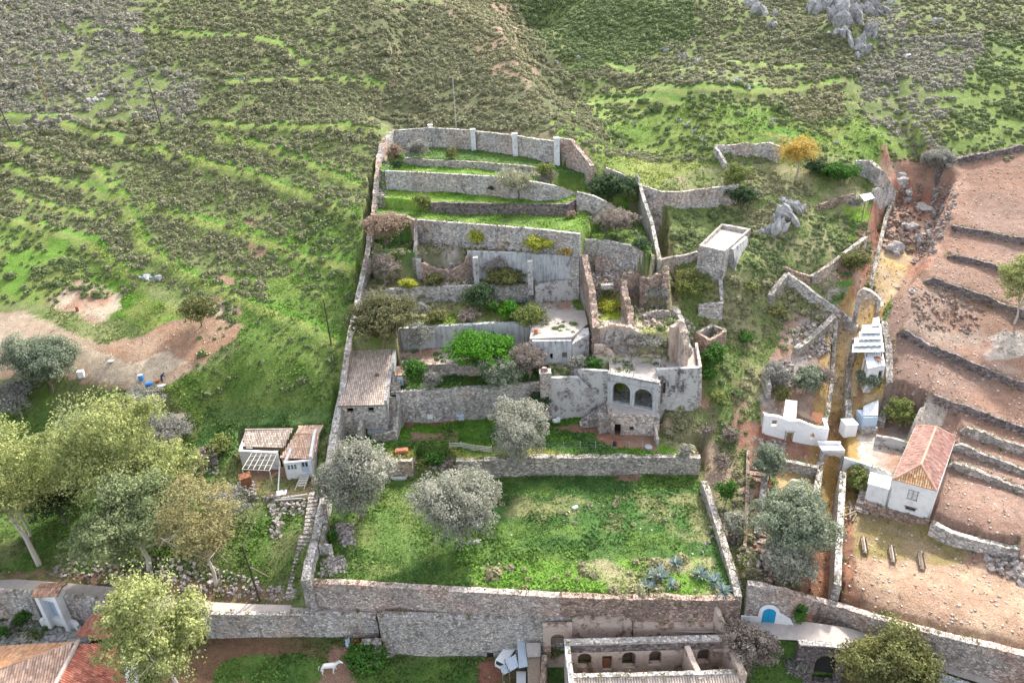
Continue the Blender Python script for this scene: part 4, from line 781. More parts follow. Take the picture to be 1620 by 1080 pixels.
p = at(848, 527, 17.5); mb = MB(); mb.bar(p, p+[0, 0, .7], .35, 8, .25); mb.build('chimney_pot', 'terracotta', b)
# walls round the white roof court
wall('thick ragged rubble wall between the pale roof court and the ruin rooms', topz([(925, 402, 25), (929, 425, 23.6), (937, 460, 21.6), (941, 500, 19.4), (943, 520, 18.6)]), 1., 'stone_red', .35)
wall('low rendered wall at the top of the pale roof court, under the streaked garden wall', topz([(846, 452, 20.3), (870, 445, 20.6), (915, 442, 20.8)]), .5, 'plaster', .05)
# pilasters of the tall streaked wall
for i, (px, py) in enumerate(((752, 404), (838, 410), (917, 396))):
    p = at(px, py, 24.6); mb = MB(); mb.box((p[0], p[1]-.5, 21.7 if i < 2 else 22.8), (.8, .8, 5.6)); tag(mb.build('buttress', 'plaster', org=p), ['slender pale buttress beside the rubble breach in the garden wall', 'slender pale buttress left of the white streaked panel', 'square pale pillar at the right end of the streaked garden wall'][i], 'buttress', 'buttresses of the tall garden wall')
p = g(665, 440); mb = MB(); mb.box((p[0], p[1], p[2]+1.6), (.9, .9, 3.6)); tag(mb.build('pillar', 'plaster', org=p), 'free standing square stub of wall with a reddish left face below the rubble slope', 'stone pillar')
wall('broken reddish rubble wall sagging between the pillar and the tall garden wall', topz([(668, 415, 23.1), (690, 425, 22.3), (712, 428, 21.8), (735, 415, 23.1), (742, 402, 24.3)]), .9, 'stone_red', .4)
# ruin rooms
GR = 'broken walls of the roofless ruin rooms'
rr = [('jagged ruin wall at the back of the rooms, left of the small grass patch', [(943, 408, 23.6), (960, 405, 24.1), (968, 412, 23.2), (972, 405, 23.9), (980, 412, 23.0)], .8, .5, 'stone_warm'),
      ('rounded lump of broken wall behind the small grass patch', [(982, 413, 23.2), (990, 408, 23.6), (998, 414, 23)], .8, .35, 'stone_warm'),
      ('curved ruin wall rising to a peak at the right of the grass patch', [(1000, 416, 23), (1010, 405, 24), (1018, 398, 24.7), (1021, 405, 24.2), (1023, 425, 22.9), (1028, 432, 22.4)], .8, .25, 'stone_dry'),
      ('thick reddish wall block in the middle of the ruin', [(985, 432, 22.8), (1000, 428, 23.3), (1012, 434, 22.6)], 1.2, .3, 'stone_red'),
      ('ruin wall with a dark opening right of the reddish block', [(1012, 438, 22.8), (1030, 436, 22.9), (1045, 436, 22.9), (1053, 420, 24.1)], .8, .35, 'stone_red'),
      ('short ragged tower of wall at the right corner of the ruin', [(1053, 418, 24), (1054, 435, 23.2), (1052, 455, 21.4)], .9, .4, 'stone_red'),
      ('long ragged dividing wall running down the middle of the ruin', [(987, 442, 22.5), (989, 465, 21.3), (997, 490, 20.2), (998, 515, 19)], .9, .35, 'stone_red'),
      ('low ruin wall with a white plaster panel below the yellow weeds', [(941, 517, 18.5), (965, 512, 18.8), (990, 516, 18.8), (1010, 524, 18.3)], .8, .3, 'plaster_pink'),
      ('tumbled low wall crossing the dry grass room of the ruin', [(1017, 497, 18.9), (1040, 492, 19.2), (1060, 494, 19)], .7, .3, 'stone_dry'),
      ('tall pink plastered wall fragment at the right of the ruin', [(1061, 518, 19.7), (1073, 510, 20.3), (1078, 508, 20.4), (1080, 525, 19.6), (1087, 540, 18.5)], .8, .4, 'plaster_pink'),
      ('rubble edge wall closing the ruin on the right, beside the scrub slope', [(1066, 487, 19.6), (1080, 505, 18.9), (1086, 535, 17.2), (1092, 548, 16.2)], .8, .35, 'stone_dry')]
for lb, P, t_, r_, m_ in rr: wall(lb, topz(P), t_, m_, r_*1.6, 'ruined_wall', 'ruined wall', GR, step=.3)
p = at(960, 452, 21.3); mb = MB(); mb.box((p[0], p[1], 21.2), (1.9, .9, .7)); tag(mb.build('stone_table', 'stone_fine', org=p), 'pale masonry block like a trough inside the left room of the ruin', 'stone block')
wall('small pale wall facing the ruin court on the right of the roof court', topz([(922, 455, 19.6), (926, 470, 19), (930, 480, 18.6)]), .5, 'plaster', .05)
# square tower
b = empty('tower', at(1145, 440, 20.2), 'squat square stone tower with a parapet and a sloping buttress', 'tower')
Q = [at(1106, 388, 25.5), at(1147, 397, 25.5), at(1188, 362, 25.5), at(1142, 353, 25.5)]; c = sum(Q)/4
def off(P, s): return [c+(p-c)*s for p in P]
lo = off(Q, 1.06); V = [(q[0], q[1], 19.2) for q in lo]+[(q[0], q[1], 25.5) for q in Q]+[(q[0], q[1], 25.5) for q in off(Q, .86)]+[(q[0], q[1], 24.8) for q in off(Q, .86)]
mk('walls', V, [(i, (i+1) % 4, 4+(i+1) % 4, 4+i) for i in range(4)]+[(4+i, 4+(i+1) % 4, 8+(i+1) % 4, 8+i) for i in range(4)]+[(8+i, 8+(i+1) % 4, 12+(i+1) % 4, 12+i) for i in range(4)], 'stone', b)
mk('roof', [(q[0], q[1], 24.85) for q in off(Q, .87)], [(0, 1, 2, 3)], 'floor', b)
B0, B1 = Q[1]+(Q[2]-Q[1])*.2, Q[1]+(Q[2]-Q[1])*.75; n_ = np.array([(Q[2]-Q[1])[1], -(Q[2]-Q[1])[0], 0]); n_ /= np.linalg.norm(n_)
V = []
for pnt, zt in ((B0, 25.1), (B1, 25.1)): V += [pnt-n_*.3+[0, 0, zt-25.5], pnt+n_*.5+[0, 0, zt-25.5], np.r_[(pnt+n_*2.0)[:2], 18.6], np.r_[(pnt-n_*.3)[:2], 18.6]]
V[2] = V[2]-(B1-B0)*.15; V[6] = V[6]+(B1-B0)*.1
mk('buttress', V, [(0, 1, 5, 4), (1, 2, 6, 5), (2, 3, 7, 6), (3, 2, 1, 0), (4, 5, 6, 7), (0, 4, 7, 3)], 'plaster', b)
# little square ruin
b = empty('roofless_hut', g(1125, 545), 'tiny square roofless stone hut above the deep green bush', 'stone hut')
Q = [at(1103, 525, 16), at(1122, 537, 16), at(1148, 522, 16), at(1128, 512, 16)]
for i in range(4): V, Fa = wallmesh([Q[i], Q[(i+1) % 4]], .5, .2); mk('wall', V, Fa, 'stone_red' if i < 2 else 'stone_dry', b)
# roofless white house
b = empty('roofless_white_house', g(1255, 695), 'roofless whitewashed house with broken window openings above the red earth yard', 'house')
A = at(1205, 684, 7.); B = at(1306, 703, 5.75); A, B = A[:2], B[:2]; Lw = float(np.linalg.norm(B-A)); zb_ = 5.75
zt = [zfor(np.array([*A, 0]), 655), zfor(np.array([*(A+(B-A)*.5), 0]), 664), zfor(np.array([*B, 0]), 677)]
V, Fa = panel(A, B, 0, [(0, zb_-1), (Lw, zb_-1), (Lw, zt[2]), (Lw*.8, zt[2]+.15), (Lw*.55, zt[1]), (Lw*.4, zt[1]-.1), (Lw*.2, zt[0]-.1), (0, zt[0])],
              [rect(Lw*.17, zt[0]-1.6, .7, .9), rect(Lw*.42, zb_+.1, 1.1, 1.9), [(Lw*.74, zb_+.9), (Lw*.74+.7, zb_+.9), (Lw*.74+.55, zb_+1.5), (Lw*.74+.3, zb_+1.9), (Lw*.74, zb_+1.5)]], .5); mk('front_wall', V, Fa, 'white', b)
bkv = np.array([.4, 2.6]); V, Fa = panel(B+[-.1, .3], B+bkv, 0, [(0, zb_-1), (2.3, zb_-1), (2.3, zt[2]), (0, zt[2])], [], .45); mk('side_wall', V, Fa, 'white_old', b)
V, Fa = wallmesh([np.r_[A+[.2, .6], zt[0]-.2], np.r_[A+[.8, 1.6], zt[0]-.6]], .5, .3); mk('side_wall', V, Fa, 'stone_dry', b)
c = A+(B-A)*.42; mb = MB()
for dx in (-.5, .5): mb.box((c[0]+dx, c[1]-.1, zb_+1), (.09, .5, 1.9))
mb.box((c[0], c[1]-.2, zb_+1.95), (1.2, .7, .1)); mb.build('door_frame', 'palewood', b)
mb = MB(); q = [at(1243, 633, zt[1]+.9), at(1261, 635, zt[1]+.9), at(1259, 664, zt[1]-.1), at(1239, 660, zt[1]-.1)]; mb.add([v for v in q]+[v+[0, 0, .12] for v in q], [(3, 2, 1, 0), (4, 5, 6, 7), (0, 1, 5, 4), (1, 2, 6, 5), (2, 3, 7, 6), (3, 0, 4, 7)]); mb.build('roof_sheet', 'roofwhite', b)
mb = MB(); q = [at(1284, 652, zt[2]+.4), at(1302, 655, zt[2]+.4), at(1300, 671, zt[2]-.1), at(1284, 666, zt[2]-.1)]; mb.add([v for v in q]+[v+[0, 0, .1] for v in q], [(3, 2, 1, 0), (4, 5, 6, 7), (0, 1, 5, 4), (1, 2, 6, 5), (2, 3, 7, 6), (3, 0, 4, 7)]); mb.build('rusty_sheet', 'rust', b)
mb = MB()
for k in range(5): q0 = at(1262+k*5, 658+k*2, zt[1]); mb.bar(q0+[0, 2, .2], q0+[.6, -.3, 0], .07, 5)
mb.build('fallen_beams', 'wood', b)
# house with red roof
b = empty('farmhouse', at(1440, 820, 4.5), 'white farmhouse with red hipped tile roof and flat annex in the sandy yard', 'house')
zE, zR = 9., 10.5
E0, E1, E2, E3 = at(1413, 758, zE), at(1481, 776, zE), at(1511, 691, zE), at(1450, 673, zE)
Ra, Rb = (E0+E1)/2+(E3-E0)*.16, (E2+E3)/2-(E3-E0)*.12; Ra[2] = Rb[2] = zR
def inset(p, cc, s): return cc+(p-cc)*s
cc = (E0+E1+E2+E3)/4; K4 = [inset(p, cc, .955) for p in (E0, E1, E2, E3)]
Lf = float(np.linalg.norm((K4[1]-K4[0])[:2]))
V, Fa = panel(K4[0], K4[1], 0, [(0, 4), (Lf, 4), (Lf, 8.95), (0, 8.95)], [rect(Lf*.52, 6.9, .95, 1.25), rect(Lf*.55, 5.3, 1.05, .5)], .45); mk('front_wall', V, Fa, 'white', b)
for i in (1, 2, 3):
    L_ = float(np.linalg.norm((K4[(i+1) % 4]-K4[i])[:2])); V, Fa = panel(K4[i], K4[(i+1) % 4], 0, [(.24, 4), (L_-.24, 4), (L_-.24, 8.94), (.24, 8.94)], [], .45); mk('side_wall' if i != 2 else 'rear_wall', V, Fa, 'white' if i == 1 else 'white_old', b)
Uf = (K4[1]-K4[0])/Lf; Nf = np.array([-Uf[1], Uf[0], 0]); az = math.atan2(Uf[1], Uf[0]); p = K4[0]+Uf*Lf*.52
mb = MB(); mb.box((p+Nf*-.12)[:2].tolist()+[7.52], (.93, .06, 1.23), az); sh = mb.build('window_shutters', 'white_old', b); mb = MB()
for dx in (-.48, 0, .48): mb.box((p-Nf*.2+Uf*dx)[:2].tolist()+[7.52], (.07, .08, 1.3), az)
for dz in (-.64, .64): mb.box((p-Nf*.2)[:2].tolist()+[7.52+dz], (1.15, .09, .08), az)
mb.build('window_frame', 'stone_fine', sh)
p = K4[0]+Uf*Lf*.55; mb = MB(); mb.box((p+Nf*.05)[:2].tolist()+[5.55], (1.05, .05, .5), az); sh = mb.build('low_window', 'glass', b); mb = MB(); mb.box((p-Nf*.12)[:2].tolist()+[5.55], (.1, .2, .5), az); mb.box((p-Nf*.26)[:2].tolist()+[5.85], (1.3, .15, .1), az); mb.build('window_frame', 'wood', sh)
rc1, rc2 = (.42, .22, .17), (.52, .35, .29)
rf = tile_roof([E0, Ra, Rb, E3], (-Nf[0]*0-Uf[0], -Uf[1], 0), 'roof', b, rc1, rc2, .24, .45); tile_roof([E1, E2, Rb, Ra], (Uf[0], Uf[1], 0), 'roof', b, (.38, .18, .14), rc2, .24, .45)
tile_roof([E0, E1, Ra], (-Nf[0], -Nf[1], 0), 'roof', b, (.50, .24, .12), (.58, .42, .25), .24, .42); tile_roof([E2, E3, Rb], (Nf[0], Nf[1], 0), 'roof', b, (.55, .38, .26), (.6, .48, .38), .24, .42)
for q0, q1 in ((E0, Ra), (E1, Ra), (Ra, Rb), (Rb, E2), (Rb, E3)): ridge_row(q0, q1, 'ridge', b, (.52, .30, .22))
A0 = K4[0]+Nf*-.02; A1 = A0-Uf*2.5
mb = MB(); pp = [A1[:2], A0[:2]-Uf[:2]*.25, (A0+Nf*2.4)[:2]-Uf[:2]*.25, (A1+Nf*2.4)[:2]]; mb.prism(pp, 4, 7.25); an = mb.build('annex', 'white', b)
mb = MB(); mb.prism([A1[:2]-Uf[:2]*.06-Nf[:2]*.06, A0[:2]-Uf[:2]*.25-Nf[:2]*.06, (A0+Nf*2.46)[:2]-Uf[:2]*.25, (A1+Nf*2.46)[:2]-Uf[:2]*.06], 7.25, 7.4); mb.build('annex_roof', 'roofwhite', an)
q0 = A1-Nf*.35; q1 = K4[1]-Nf*.3+Uf*.2; V, Fa = wallmesh([np.r_[q0[:2], 4.95], np.r_[((q0+q1)/2)[:2]-Nf[:2]*.25, 4.9], np.r_[q1[:2], 5.0]], .7, .2); mk('rubble_plinth', V, Fa, 'stone_red', b)
# yard walls
wall('white plastered yard wall between the stream arch and the farmhouse', topz([(1336, 723, 7.3), (1360, 730, 7.2), (1385, 738, 7.1), (1412, 750, 7)]), .35, 'white_old', .03)
wall('grey rendered low wall behind the pale yard, beside the greenish bush', topz([(1386, 688, 7.6), (1410, 692, 7.6), (1442, 700, 7.5)]), .4, 'plaster', .05)
# corrugated sheds beside the stream
def sheet_strip(P, par, name='roof_sheet', mat='iron_sheet', th=.05, n=10, amp=.035):
    P = [np.array(p, float) for p in P]; V = []; 
    for i in range(n*2+1):
        f = i/(n*2); w = amp*(1 if i % 2 else -1)
        a = P[0]+(P[1]-P[0])*f; c = P[3]+(P[2]-P[3])*f
        V += [a+[0, 0, w], c+[0, 0, w], a+[0, 0, w-th], c+[0, 0, w-th]]
    Fs = []
    for i in range(n*2): k = i*4; Fs += [(k, k+4, k+5, k+1), (k+2, k+3, k+7, k+6), (k, k+2, k+6, k+4), (k+1, k+5, k+7, k+3)]
    return mk(name, V, Fs, mat, par)
b = empty('tin_shed', g(1375, 560), 'long shed with a stepped roof of pale corrugated sheets over the stream edge', 'shed')
xs = [(1381, 1391, 503, 17.2), (1364, 1394, 514, 16.8), (1360, 1395, 524, 16.3), (1352, 1396, 534, 15.8), (1349, 1398, 544, 15.3)]
for i, (xa, xb_, y0, z) in enumerate(xs): sheet_strip([at(xa, y0, z), at(xb_, y0-2, z), at(xb_+1, y0+12, z-.3), at(xa-1, y0+13, z-.3)], b, n=5)
for q in ((1351, 558), (1396, 556), (1362, 525), (1393, 512), (1372, 558)):
    p = at(*q, 14.9 if q[1] > 550 else 16.2); mb = MB(); mb.bar(p, (p[0], p[1], float(gz(p[0], p[1]))-.2), .08, 6); mb.build('post', 'wood', b)
p, q = at(1353, 540, 15.2), at(1394, 538, 15.2); mb = MB(); mb.prism([p[:2]+[0, 1], q[:2]+[0, 1], q[:2]+[0, 1.2], p[:2]+[0, 1.2]], 9.5, 15.1); mb.build('rear_wall', 'stone_dry', b)
b = empty('tin_hut', g(1385, 590), 'small hut with rust stained pale tin roof right below the long tin shed', 'shed')
sheet_strip([at(1367, 558, 14.5), at(1396, 553, 14.6), at(1401, 577, 13.7), at(1373, 583, 13.6)], b, n=8)
p0, p1, p2, p3 = at(1374, 584, 13.3), at(1400, 579, 13.3), at(1395, 558, 13.9), at(1368, 562, 13.9)
mb = MB(); 
for a_, c_ in ((p0, p1), (p1, p2), (p3, p0), (p2, p3)):
    V, Fa = panel(a_, c_, 0, [(0, 9.6), (float(np.linalg.norm((c_-a_)[:2])), 9.6), (float(np.linalg.norm((c_-a_)[:2])), 13.4), (0, 13.4)], [rect(float(np.linalg.norm((c_-a_)[:2]))*.8, 10.9, .7, 1.8)] if a_ is p0 else [], .12); mk('wall', V, Fa, 'white_old', b)
mb = MB(); q = at(1388, 566, 14.2); mb.box((q[0], q[1], q[2]+.02), (.8, 1.6, .04), .1); mb.build('rust_patch', 'rust', b)
b = empty('tin_coop', g(1378, 672), 'low hut with a dented white sheet roof and pale blue front beside the white box', 'shed')
sheet_strip([at(1366, 642, 9), at(1390, 632, 9.3), at(1389, 657, 8.7), at(1365, 657, 8.7)], b, n=6)
p0, p1 = at(1366, 662, 8.4), at(1389, 661, 8.4); mb = MB(); mb.prism([p0[:2], p1[:2], p1[:2]+[0, 2], p0[:2]+[0, 2]], 6, 8.55); mb.build('hut_wall', 'palebluepaint', b); mb = MB(); mb.prism([p0[:2]+[-.1, -.4], p1[:2]+[.1, -.4], p1[:2]+[.1, -.05], p0[:2]+[-.1, -.05]], 6, 7.1); mb.build('plinth', 'stone_fine', b)
p = at(1347, 672, 8.); mb = MB(); mb.box((p[0], p[1]+.6, 7.1), (1.65, 1.5, 2.)); mb.box((p[0], p[1]+.6, 8.13), (1.75, 1.6, .08)); tag(mb.build('white_box_room', 'white', org=(p[0], p[1], 6.2)), 'small plain white cube shaped outbuilding above the stream arch', 'outbuilding')
p = at(1369, 618, 9.5); mb = MB()
for k in range(4): mb.box((p[0]+k*.16-.3, p[1], float(gz(p[0], p[1]))+.5), (.1, 1.7, .08), .2)
for s_ in (-.7, .7): mb.box((p[0], p[1]+s_, float(gz(p[0], p[1]))+.25), (.7, .1, .6), .2)
tag(mb.build('pallet', 'palewood', org=p), 'weathered pallet rack below the little tree by the tin hut', 'pallet')
# small tin roof high up on the right, hut
b = empty('lean_to', g(1372, 330), 'small lean-to with a pale sheet roof against the ruined hut near the gully', 'lean-to')
sheet_strip([at(1360, 308, 29.2), at(1378, 305, 29.4), at(1384, 313, 29), at(1368, 318, 28.9)], b, n=5)
for q in ((1369, 318), (1382, 313), (1378, 307), (1361, 309)): p = at(*q, 28.8); mb = MB(); mb.bar(p, (p[0], p[1], float(gz(p[0], p[1]))-.2), .07, 5); mb.build('post', 'wood', b)
wall('grey wall fragment beside the small tin lean-to', onG([(1378, 318, 300), (1388, 314, 296), (1396, 318, 306)]), .5, 'stone_fine', .15)
# arch bridge over the gully
b = empty('stream_arch', at(1318, 745, 4), 'pale plastered arch spanning the stream gully between the white house and yard', 'arch bridge')
A, B = at(1299, 712, 6.5)[:2], at(1336, 713, 6.5)[:2]; L_ = float(np.linalg.norm(B-A))
V, Fa = panel(A, B, 0, [(0, 1.5), (L_, 1.5), (L_, 6.5), (0, 6.5)], [arch(L_*.52, 1.6, 2.2, 4.3)], .5); mk('arch_wall', V, Fa, 'plaster', b)
mb = MB(); mb.prism([A+[.05, -.1], B+[.05, -.1], B+[.05, 1.4], A+[.05, 1.4]], 6.5, 6.65); mb.build('deck', 'white_old', b)
V, Fa = panel(A+[0, 1.3], B+[0, 1.3], 0, [(0, 6.65), (L_, 6.65), (L_, 7.0), (0, 7.0)], [], .3); mk('parapet', V, Fa, 'white', b)
b = empty('stone_arch', at(1365, 490, 16), 'ruined stone arch over the stream above the long tin shed', 'stone arch')
A, B = at(1357, 462, 19.4)[:2], at(1394, 472, 19.0)[:2]; L_ = float(np.linalg.norm(B-A))
V, Fa = panel(A, B, 0, [(0, 14.5), (L_, 14), (L_, 18.8), (L_*.8, 19.4), (L_*.5, 20), (L_*.2, 20.2), (0, 19.4)], [arch(L_*.55, 14.2, 2.4, 4.6)], .9); mk('arch_wall', V, Fa, 'stone', b)
# lane: gate door, whitewashed patches, bushes are further down
b = empty('gateway', g(1212, 968), 'arched blue double door with a whitewashed surround in the long lane wall', 'gate')
A, B = PL[0][:2], PL[2][:2]; pc = at(1212, 962, .5)[:2]; t_ = ((pc-A)@(B-A))/((B-A)@(B-A)); U = (B-A)/np.linalg.norm(B-A); c0_ = A+(B-A)*t_; z0 = float(gz(c0_[0], c0_[1]-1.2))
o_ = c0_-np.array([-U[1], U[0]])*.62-U*3
V, Fa = panel(o_, o_+U*6, 0, [(.2, z0-.3), (6, z0-.6), (5.2, z0+.9), (4.4, z0+1.4), (3.9, z0+1.6)]+[(3+1.05*math.cos(a), z0+1.5+1.0*math.sin(a)) for a in np.linspace(.2, math.pi-.2, 10)]+[(1.9, z0+.7), (.2, z0+.6)], [arch(3, z0-.25, 1.35, 2.35)], .16); mk('surround', V, Fa, 'white', b)
for s_ in (-1, 1):
    d_ = MB(); ar = [(x, z) for x, z in arch(3, z0-.2, 1.33, 2.3, 20)]; ar = [(min(x, 2.99) if s_ < 0 else max(x, 3.01), z) for x, z in ar]; V, Fa = panel(o_+np.array([-U[1], U[0]])*.03, o_+U*6+np.array([-U[1], U[0]])*.03, 0, ar, [], .08); mk('door_leaf', V, Fa, 'blue', b)
o_ = np.array(at(1279, 990, 0)[:2])-U*.2+[-.15, -.75]; q_ = np.array(at(1323, 993, 0)[:2])+[-.15, -.75]; U2 = (q_-o_)/np.linalg.norm(q_-o_); L_ = float(np.linalg.norm(q_-o_)); zz = float(gz(*o_)); z2 = float(gz(*q_))
V, Fa = panel(o_, q_, 0, [(L_/2+L_/2*math.cos(a), (zz+z2)/2+.75+.95*math.sin(a)) for a in np.linspace(0, 2*math.pi, 22)[:-1]], [], .5); tag(mk('whitewashed_bench', V, Fa, 'white', org=(o_[0], o_[1], zz)), 'rounded whitewashed block at the foot of the lane wall, right of the blue door', 'wall block')
# lower walls in front of the lane
CW = lp([(0, 931), (100, 939), (200, 951)]); 
wall('grey stone retaining wall below the lane, right of the eucalyptus trees, thin pale coping', [p+[0, -.15, .25] for p in lp([(318, 969), (400, 970), (520, 971), (575, 972), (598, 973)])], .6, 'stone', .03, 'retaining_wall', 'retaining wall', zb=-5)
P = [at(605, 970, .8), at(700, 973, .7), at(780, 974, .7), at(856, 976, .7), at(862, 975, .9), at(922, 973, .8)]
wall('tall pale stone retaining wall below the lane, above the small green vegetable plot', P, .8, 'stone_fine', .03, 'retaining_wall', 'retaining wall', zb=-8)
wall('rough pillar like wall end running toward the viewer beside the tall pale retaining wall', [at(603, 969, .9), at(606, 985, -.2), at(614, 1010, -2.4), at(617, 1028, -3.9)], .9, 'stone_dry', .12, zb=-8)
wall('stone courtyard wall with a pale coping on the left, behind the tiled gate', [p+[0, -.2, 1.2] for p in lp([(-60, 940), (0, 942), (62, 945)])], .5, 'stone', .03, zb=-4)
wall('grey courtyard wall right of the tiled gate, partly behind the eucalyptus', [p+[0, -.2, 1.1] for p in lp([(95, 948), (140, 953), (200, 962), (312, 978)])], .5, 'stone', .03, zb=-4)
b = empty('courtyard_gate', at(85, 975, -2), 'white courtyard gateway with tall tapering piers and a little tiled cap', 'gate')
A, B = at(64, 932, 2.2), at(92, 935, 2.2)
mb = MB()
for q in (A, B): mb.prism([(q[0]-.2, q[1]-1.0), (q[0]+.2, q[1]-1.0), (q[0]+.2, q[1]+.6), (q[0]-.2, q[1]+.6)], -3.3, 2.2)
mb.build('pier', 'white', b); mb = MB(); mb.prism([(A[0]+.2, A[1]-.6), (B[0]-.2, B[1]-.6), (B[0]-.2, B[1]+.3), (A[0]+.2, A[1]+.3)], 1.1, 2.2); mb.build('lintel', 'white', b)
mb = MB(); mb.prism([(A[0]+.2, A[1]+.0), (B[0]-.2, B[1]+0), (B[0]-.2, B[1]+.1), (A[0]+.2, A[1]+.1)], -3.2, 1.1); mb.build('door', 'palebluepaint', b)
for s_, y0, y1 in ((-1, -1.2, -.2), (1, -.2, .8)): tile_roof([(A[0]-.4, A[1]+y0, 2.25 if s_ < 0 else 2.6), (B[0]+.4, A[1]+y0, 2.25 if s_ < 0 else 2.6), (B[0]+.4, A[1]+y1, 2.6 if s_ < 0 else 2.25), (A[0]-.4, A[1]+y1, 2.6 if s_ < 0 else 2.25)], (0, s_, 0), 'tiled_cap', b, (.5, .25, .15), (.6, .42, .32), .22, .4)
V = []; mb = MB()
cy = [at(62, 982, -2.3), at(80, 977, -2.2), at(120, 983, -2.4), at(124, 992, -2.6)]
pts = [at(x, y, z) for x, y, z in ((63, 979, -2.1), (75, 975, -1.9), (95, 976, -1.9), (118, 983, -2.1), (124, 989, -2.3))]
V, Fa = wallmesh(pts, .45, .02, zb=-4); tag(mk('curved_bench', V, Fa, 'white', org=(pts[0][0], pts[0][1], -3.2)), 'curved whitewashed bench wall on the courtyard paving', 'bench')
P = [at(x, y, -3.0) for x, y in ((-40, 1030), (-40, 985), (60, 978), (130, 985), (150, 1010), (120, 1030))]; tag(mk('courtyard_paving', [(p[0], p[1], max(-3.05, float(gz(p[0], p[1]))+.05)) for p in P], [tuple(range(len(P)-1, -1, -1))] if False else [tuple(range(len(P)))], 'flag'), kind='structure')
wall('pale low planter wall at the left edge of the courtyard', topz([(2, 1002, -2.2), (12, 985, -2.2), (22, 972, -2.2)]), .45, 'stone_fine', .02, zb=-4)
b = empty('tiled_house', at(80, 1060, -4), 'large house with orange and red tiled roofs at the bottom left of the view', 'house')
zr, ze = 1.5, -.2
Rg = at(120, 1014, zr-.9); O = at(-30, 1070, zr)
A0 = at(-40, 1024, ze); H1 = at(88, 1084, zr)
P0 = at(-60, 1078, zr); top = at(118, 1016, zr-.3)
tile_roof([at(-60, 1026, ze), top, P0], (0, 1, 0), 'roof', b, (.56, .28, .14), (.62, .40, .26), .26, .5)
tile_roof([P0, top, at(60, 1150, ze-1.2), at(-80, 1190, ze-1.2)], (.25, -1, 0), 'roof', b, (.52, .34, .25), (.62, .44, .34), .26, .5)
tile_roof([at(128, 1014, zr-.3), at(182, 1018, ze-1.0), at(205, 1100, ze-1.4), at(150, 1150, zr-1.2), at(92, 1082, zr-.2)], (1, -.1, 0), 'roof', b, (.40, .13, .09), (.50, .22, .16), .26, .5)
ridge_row(P0, top, 'ridge', b, (.56, .34, .22), .18); ridge_row(at(124, 1013, zr-.2), at(84, 1090, zr), 'ridge', b, (.5, .42, .38), .24)
tile_roof([at(146, 968, ze+.6), at(182, 972, ze+.6), at(164, 1010, ze+.2), at(121, 1006, ze-.6)], (-.5, -1, 0), 'roof', b, (.42, .16, .11), (.5, .25, .18), .24, .45)
tile_roof([at(182, 972, ze+.6), at(222, 990, ze-1), at(212, 1018, ze-1.4), at(164, 1010, ze+.2)], (1, -.3, 0), 'roof', b, (.5, .24, .14), (.6, .4, .3), .24, .45)
q = [at(-60, 1030, -.4), at(118, 1020, -.8), at(178, 1020, -1.3), at(214, 1018, -1.7), at(206, 1096, -2), at(60, 1145, -2), at(-80, 1180, -2)]; mb = MB(); mb.prism([p[:2] for p in q], -6, -1.75); mb.build('walls', 'white', b)
p = at(197, 1078, -2.0); mb = MB(); mb.box((p[0], p[1]-.15, -2.8), (.5, .1, 1.0)); mb.build('window', 'blue', b)
# roofless house at the bottom, with its gate and forecourt walls
b = empty('roofless_house', at(1030, 1070, -6), 'large roofless ruin with reddish inner walls and arched windows at the bottom of the view', 'house')
zt = .2; A, B = at(897, 1017, zt)[:2], at(1150, 1010, zt)[:2]; L_ = float(np.linalg.norm(B-A)); ux = lambda px: L_*(px-897)/(253)
zl = -3.4
V, Fa = panel(A, B, 0, [(0, -8), (L_, -8), (L_, zt), (0, zt)], [arch(ux(925), zl+.2, 1.45, 2.2), rect(ux(961), zl-.2, 1.05, 2.1), arch(ux(996), zl+.0, 1.45, 2.4), arch(ux(1038), zl+.3, 1.35, 2.2), arch(ux(1115), zl+.4, 1.35, 2.2)], .6); mk('north_wall', V, Fa, 'plaster_pink', b)
mb = MB(); mb.prism([A+[-.3, -.25], B+[.3, -.25], B+[.3, .45], A+[-.3, .45]], zt, zt+.15); mb.build('wall_coping', 'stone_fine', b); mb = MB(); mb.prism([A+[.35, -.36], B+[-.35, -.36], B+[-.35, -.3], A+[.35, -.3]], zt-1.0, zt-.05); mb.build('exposed_masonry', 'stone_dark', b)
p = A+(B-A)*ux(961)/L_; mb = MB(); mb.box((p[0], p[1], zl+.4), (.8, .1, 1.6)); mb.build('door', 'rust', b)
SW = at(900, 1080, -.6); SE = at(1178, 1066, -.4)
V, Fa = wallmesh([np.r_[A, .3], at(900, 1045, -.0), at(905, 1082, -.4)], .6, .08, zb=-9); mk('side_wall', V, Fa, 'plaster', b)
V, Fa = wallmesh([np.r_[B, .4], at(1163, 1035, .0), at(1177, 1066, -.3)], .7, .12, zb=-9); mk('side_wall', V, Fa, 'plaster_pink', b)
V, Fa = wallmesh([at(1087, 1020, -.1), at(1097, 1045, -.6), at(1110, 1072, -1.)], .6, .08, zb=-9); mk('partition', V, Fa, 'plaster_pink', b)
mb = MB(); q = [A+[.3, -.3], B+[-.3, -.3], SE[:2]+[-.4, 0], SW[:2]+[.4, 0]]; mb.prism(q, -7, -5.9); mb.build('earth_floor', 'stone_red', b)
e = [at(905, 1066, -.9), at(1172, 1060, -.9), at(1190, 1105, -2.2), at(890, 1112, -2.2)]
tile_roof(e, (0, -1, 0), 'front_roof', b, (.50, .40, .32), (.60, .50, .42), .27, .5)
V, Fa = wallmesh([at(905, 1067, -.8), at(1040, 1065, -.8), at(1172, 1061, -.8)], .5, .12, zb=-8); mk('front_wall', V, Fa, 'stone_fine', b)
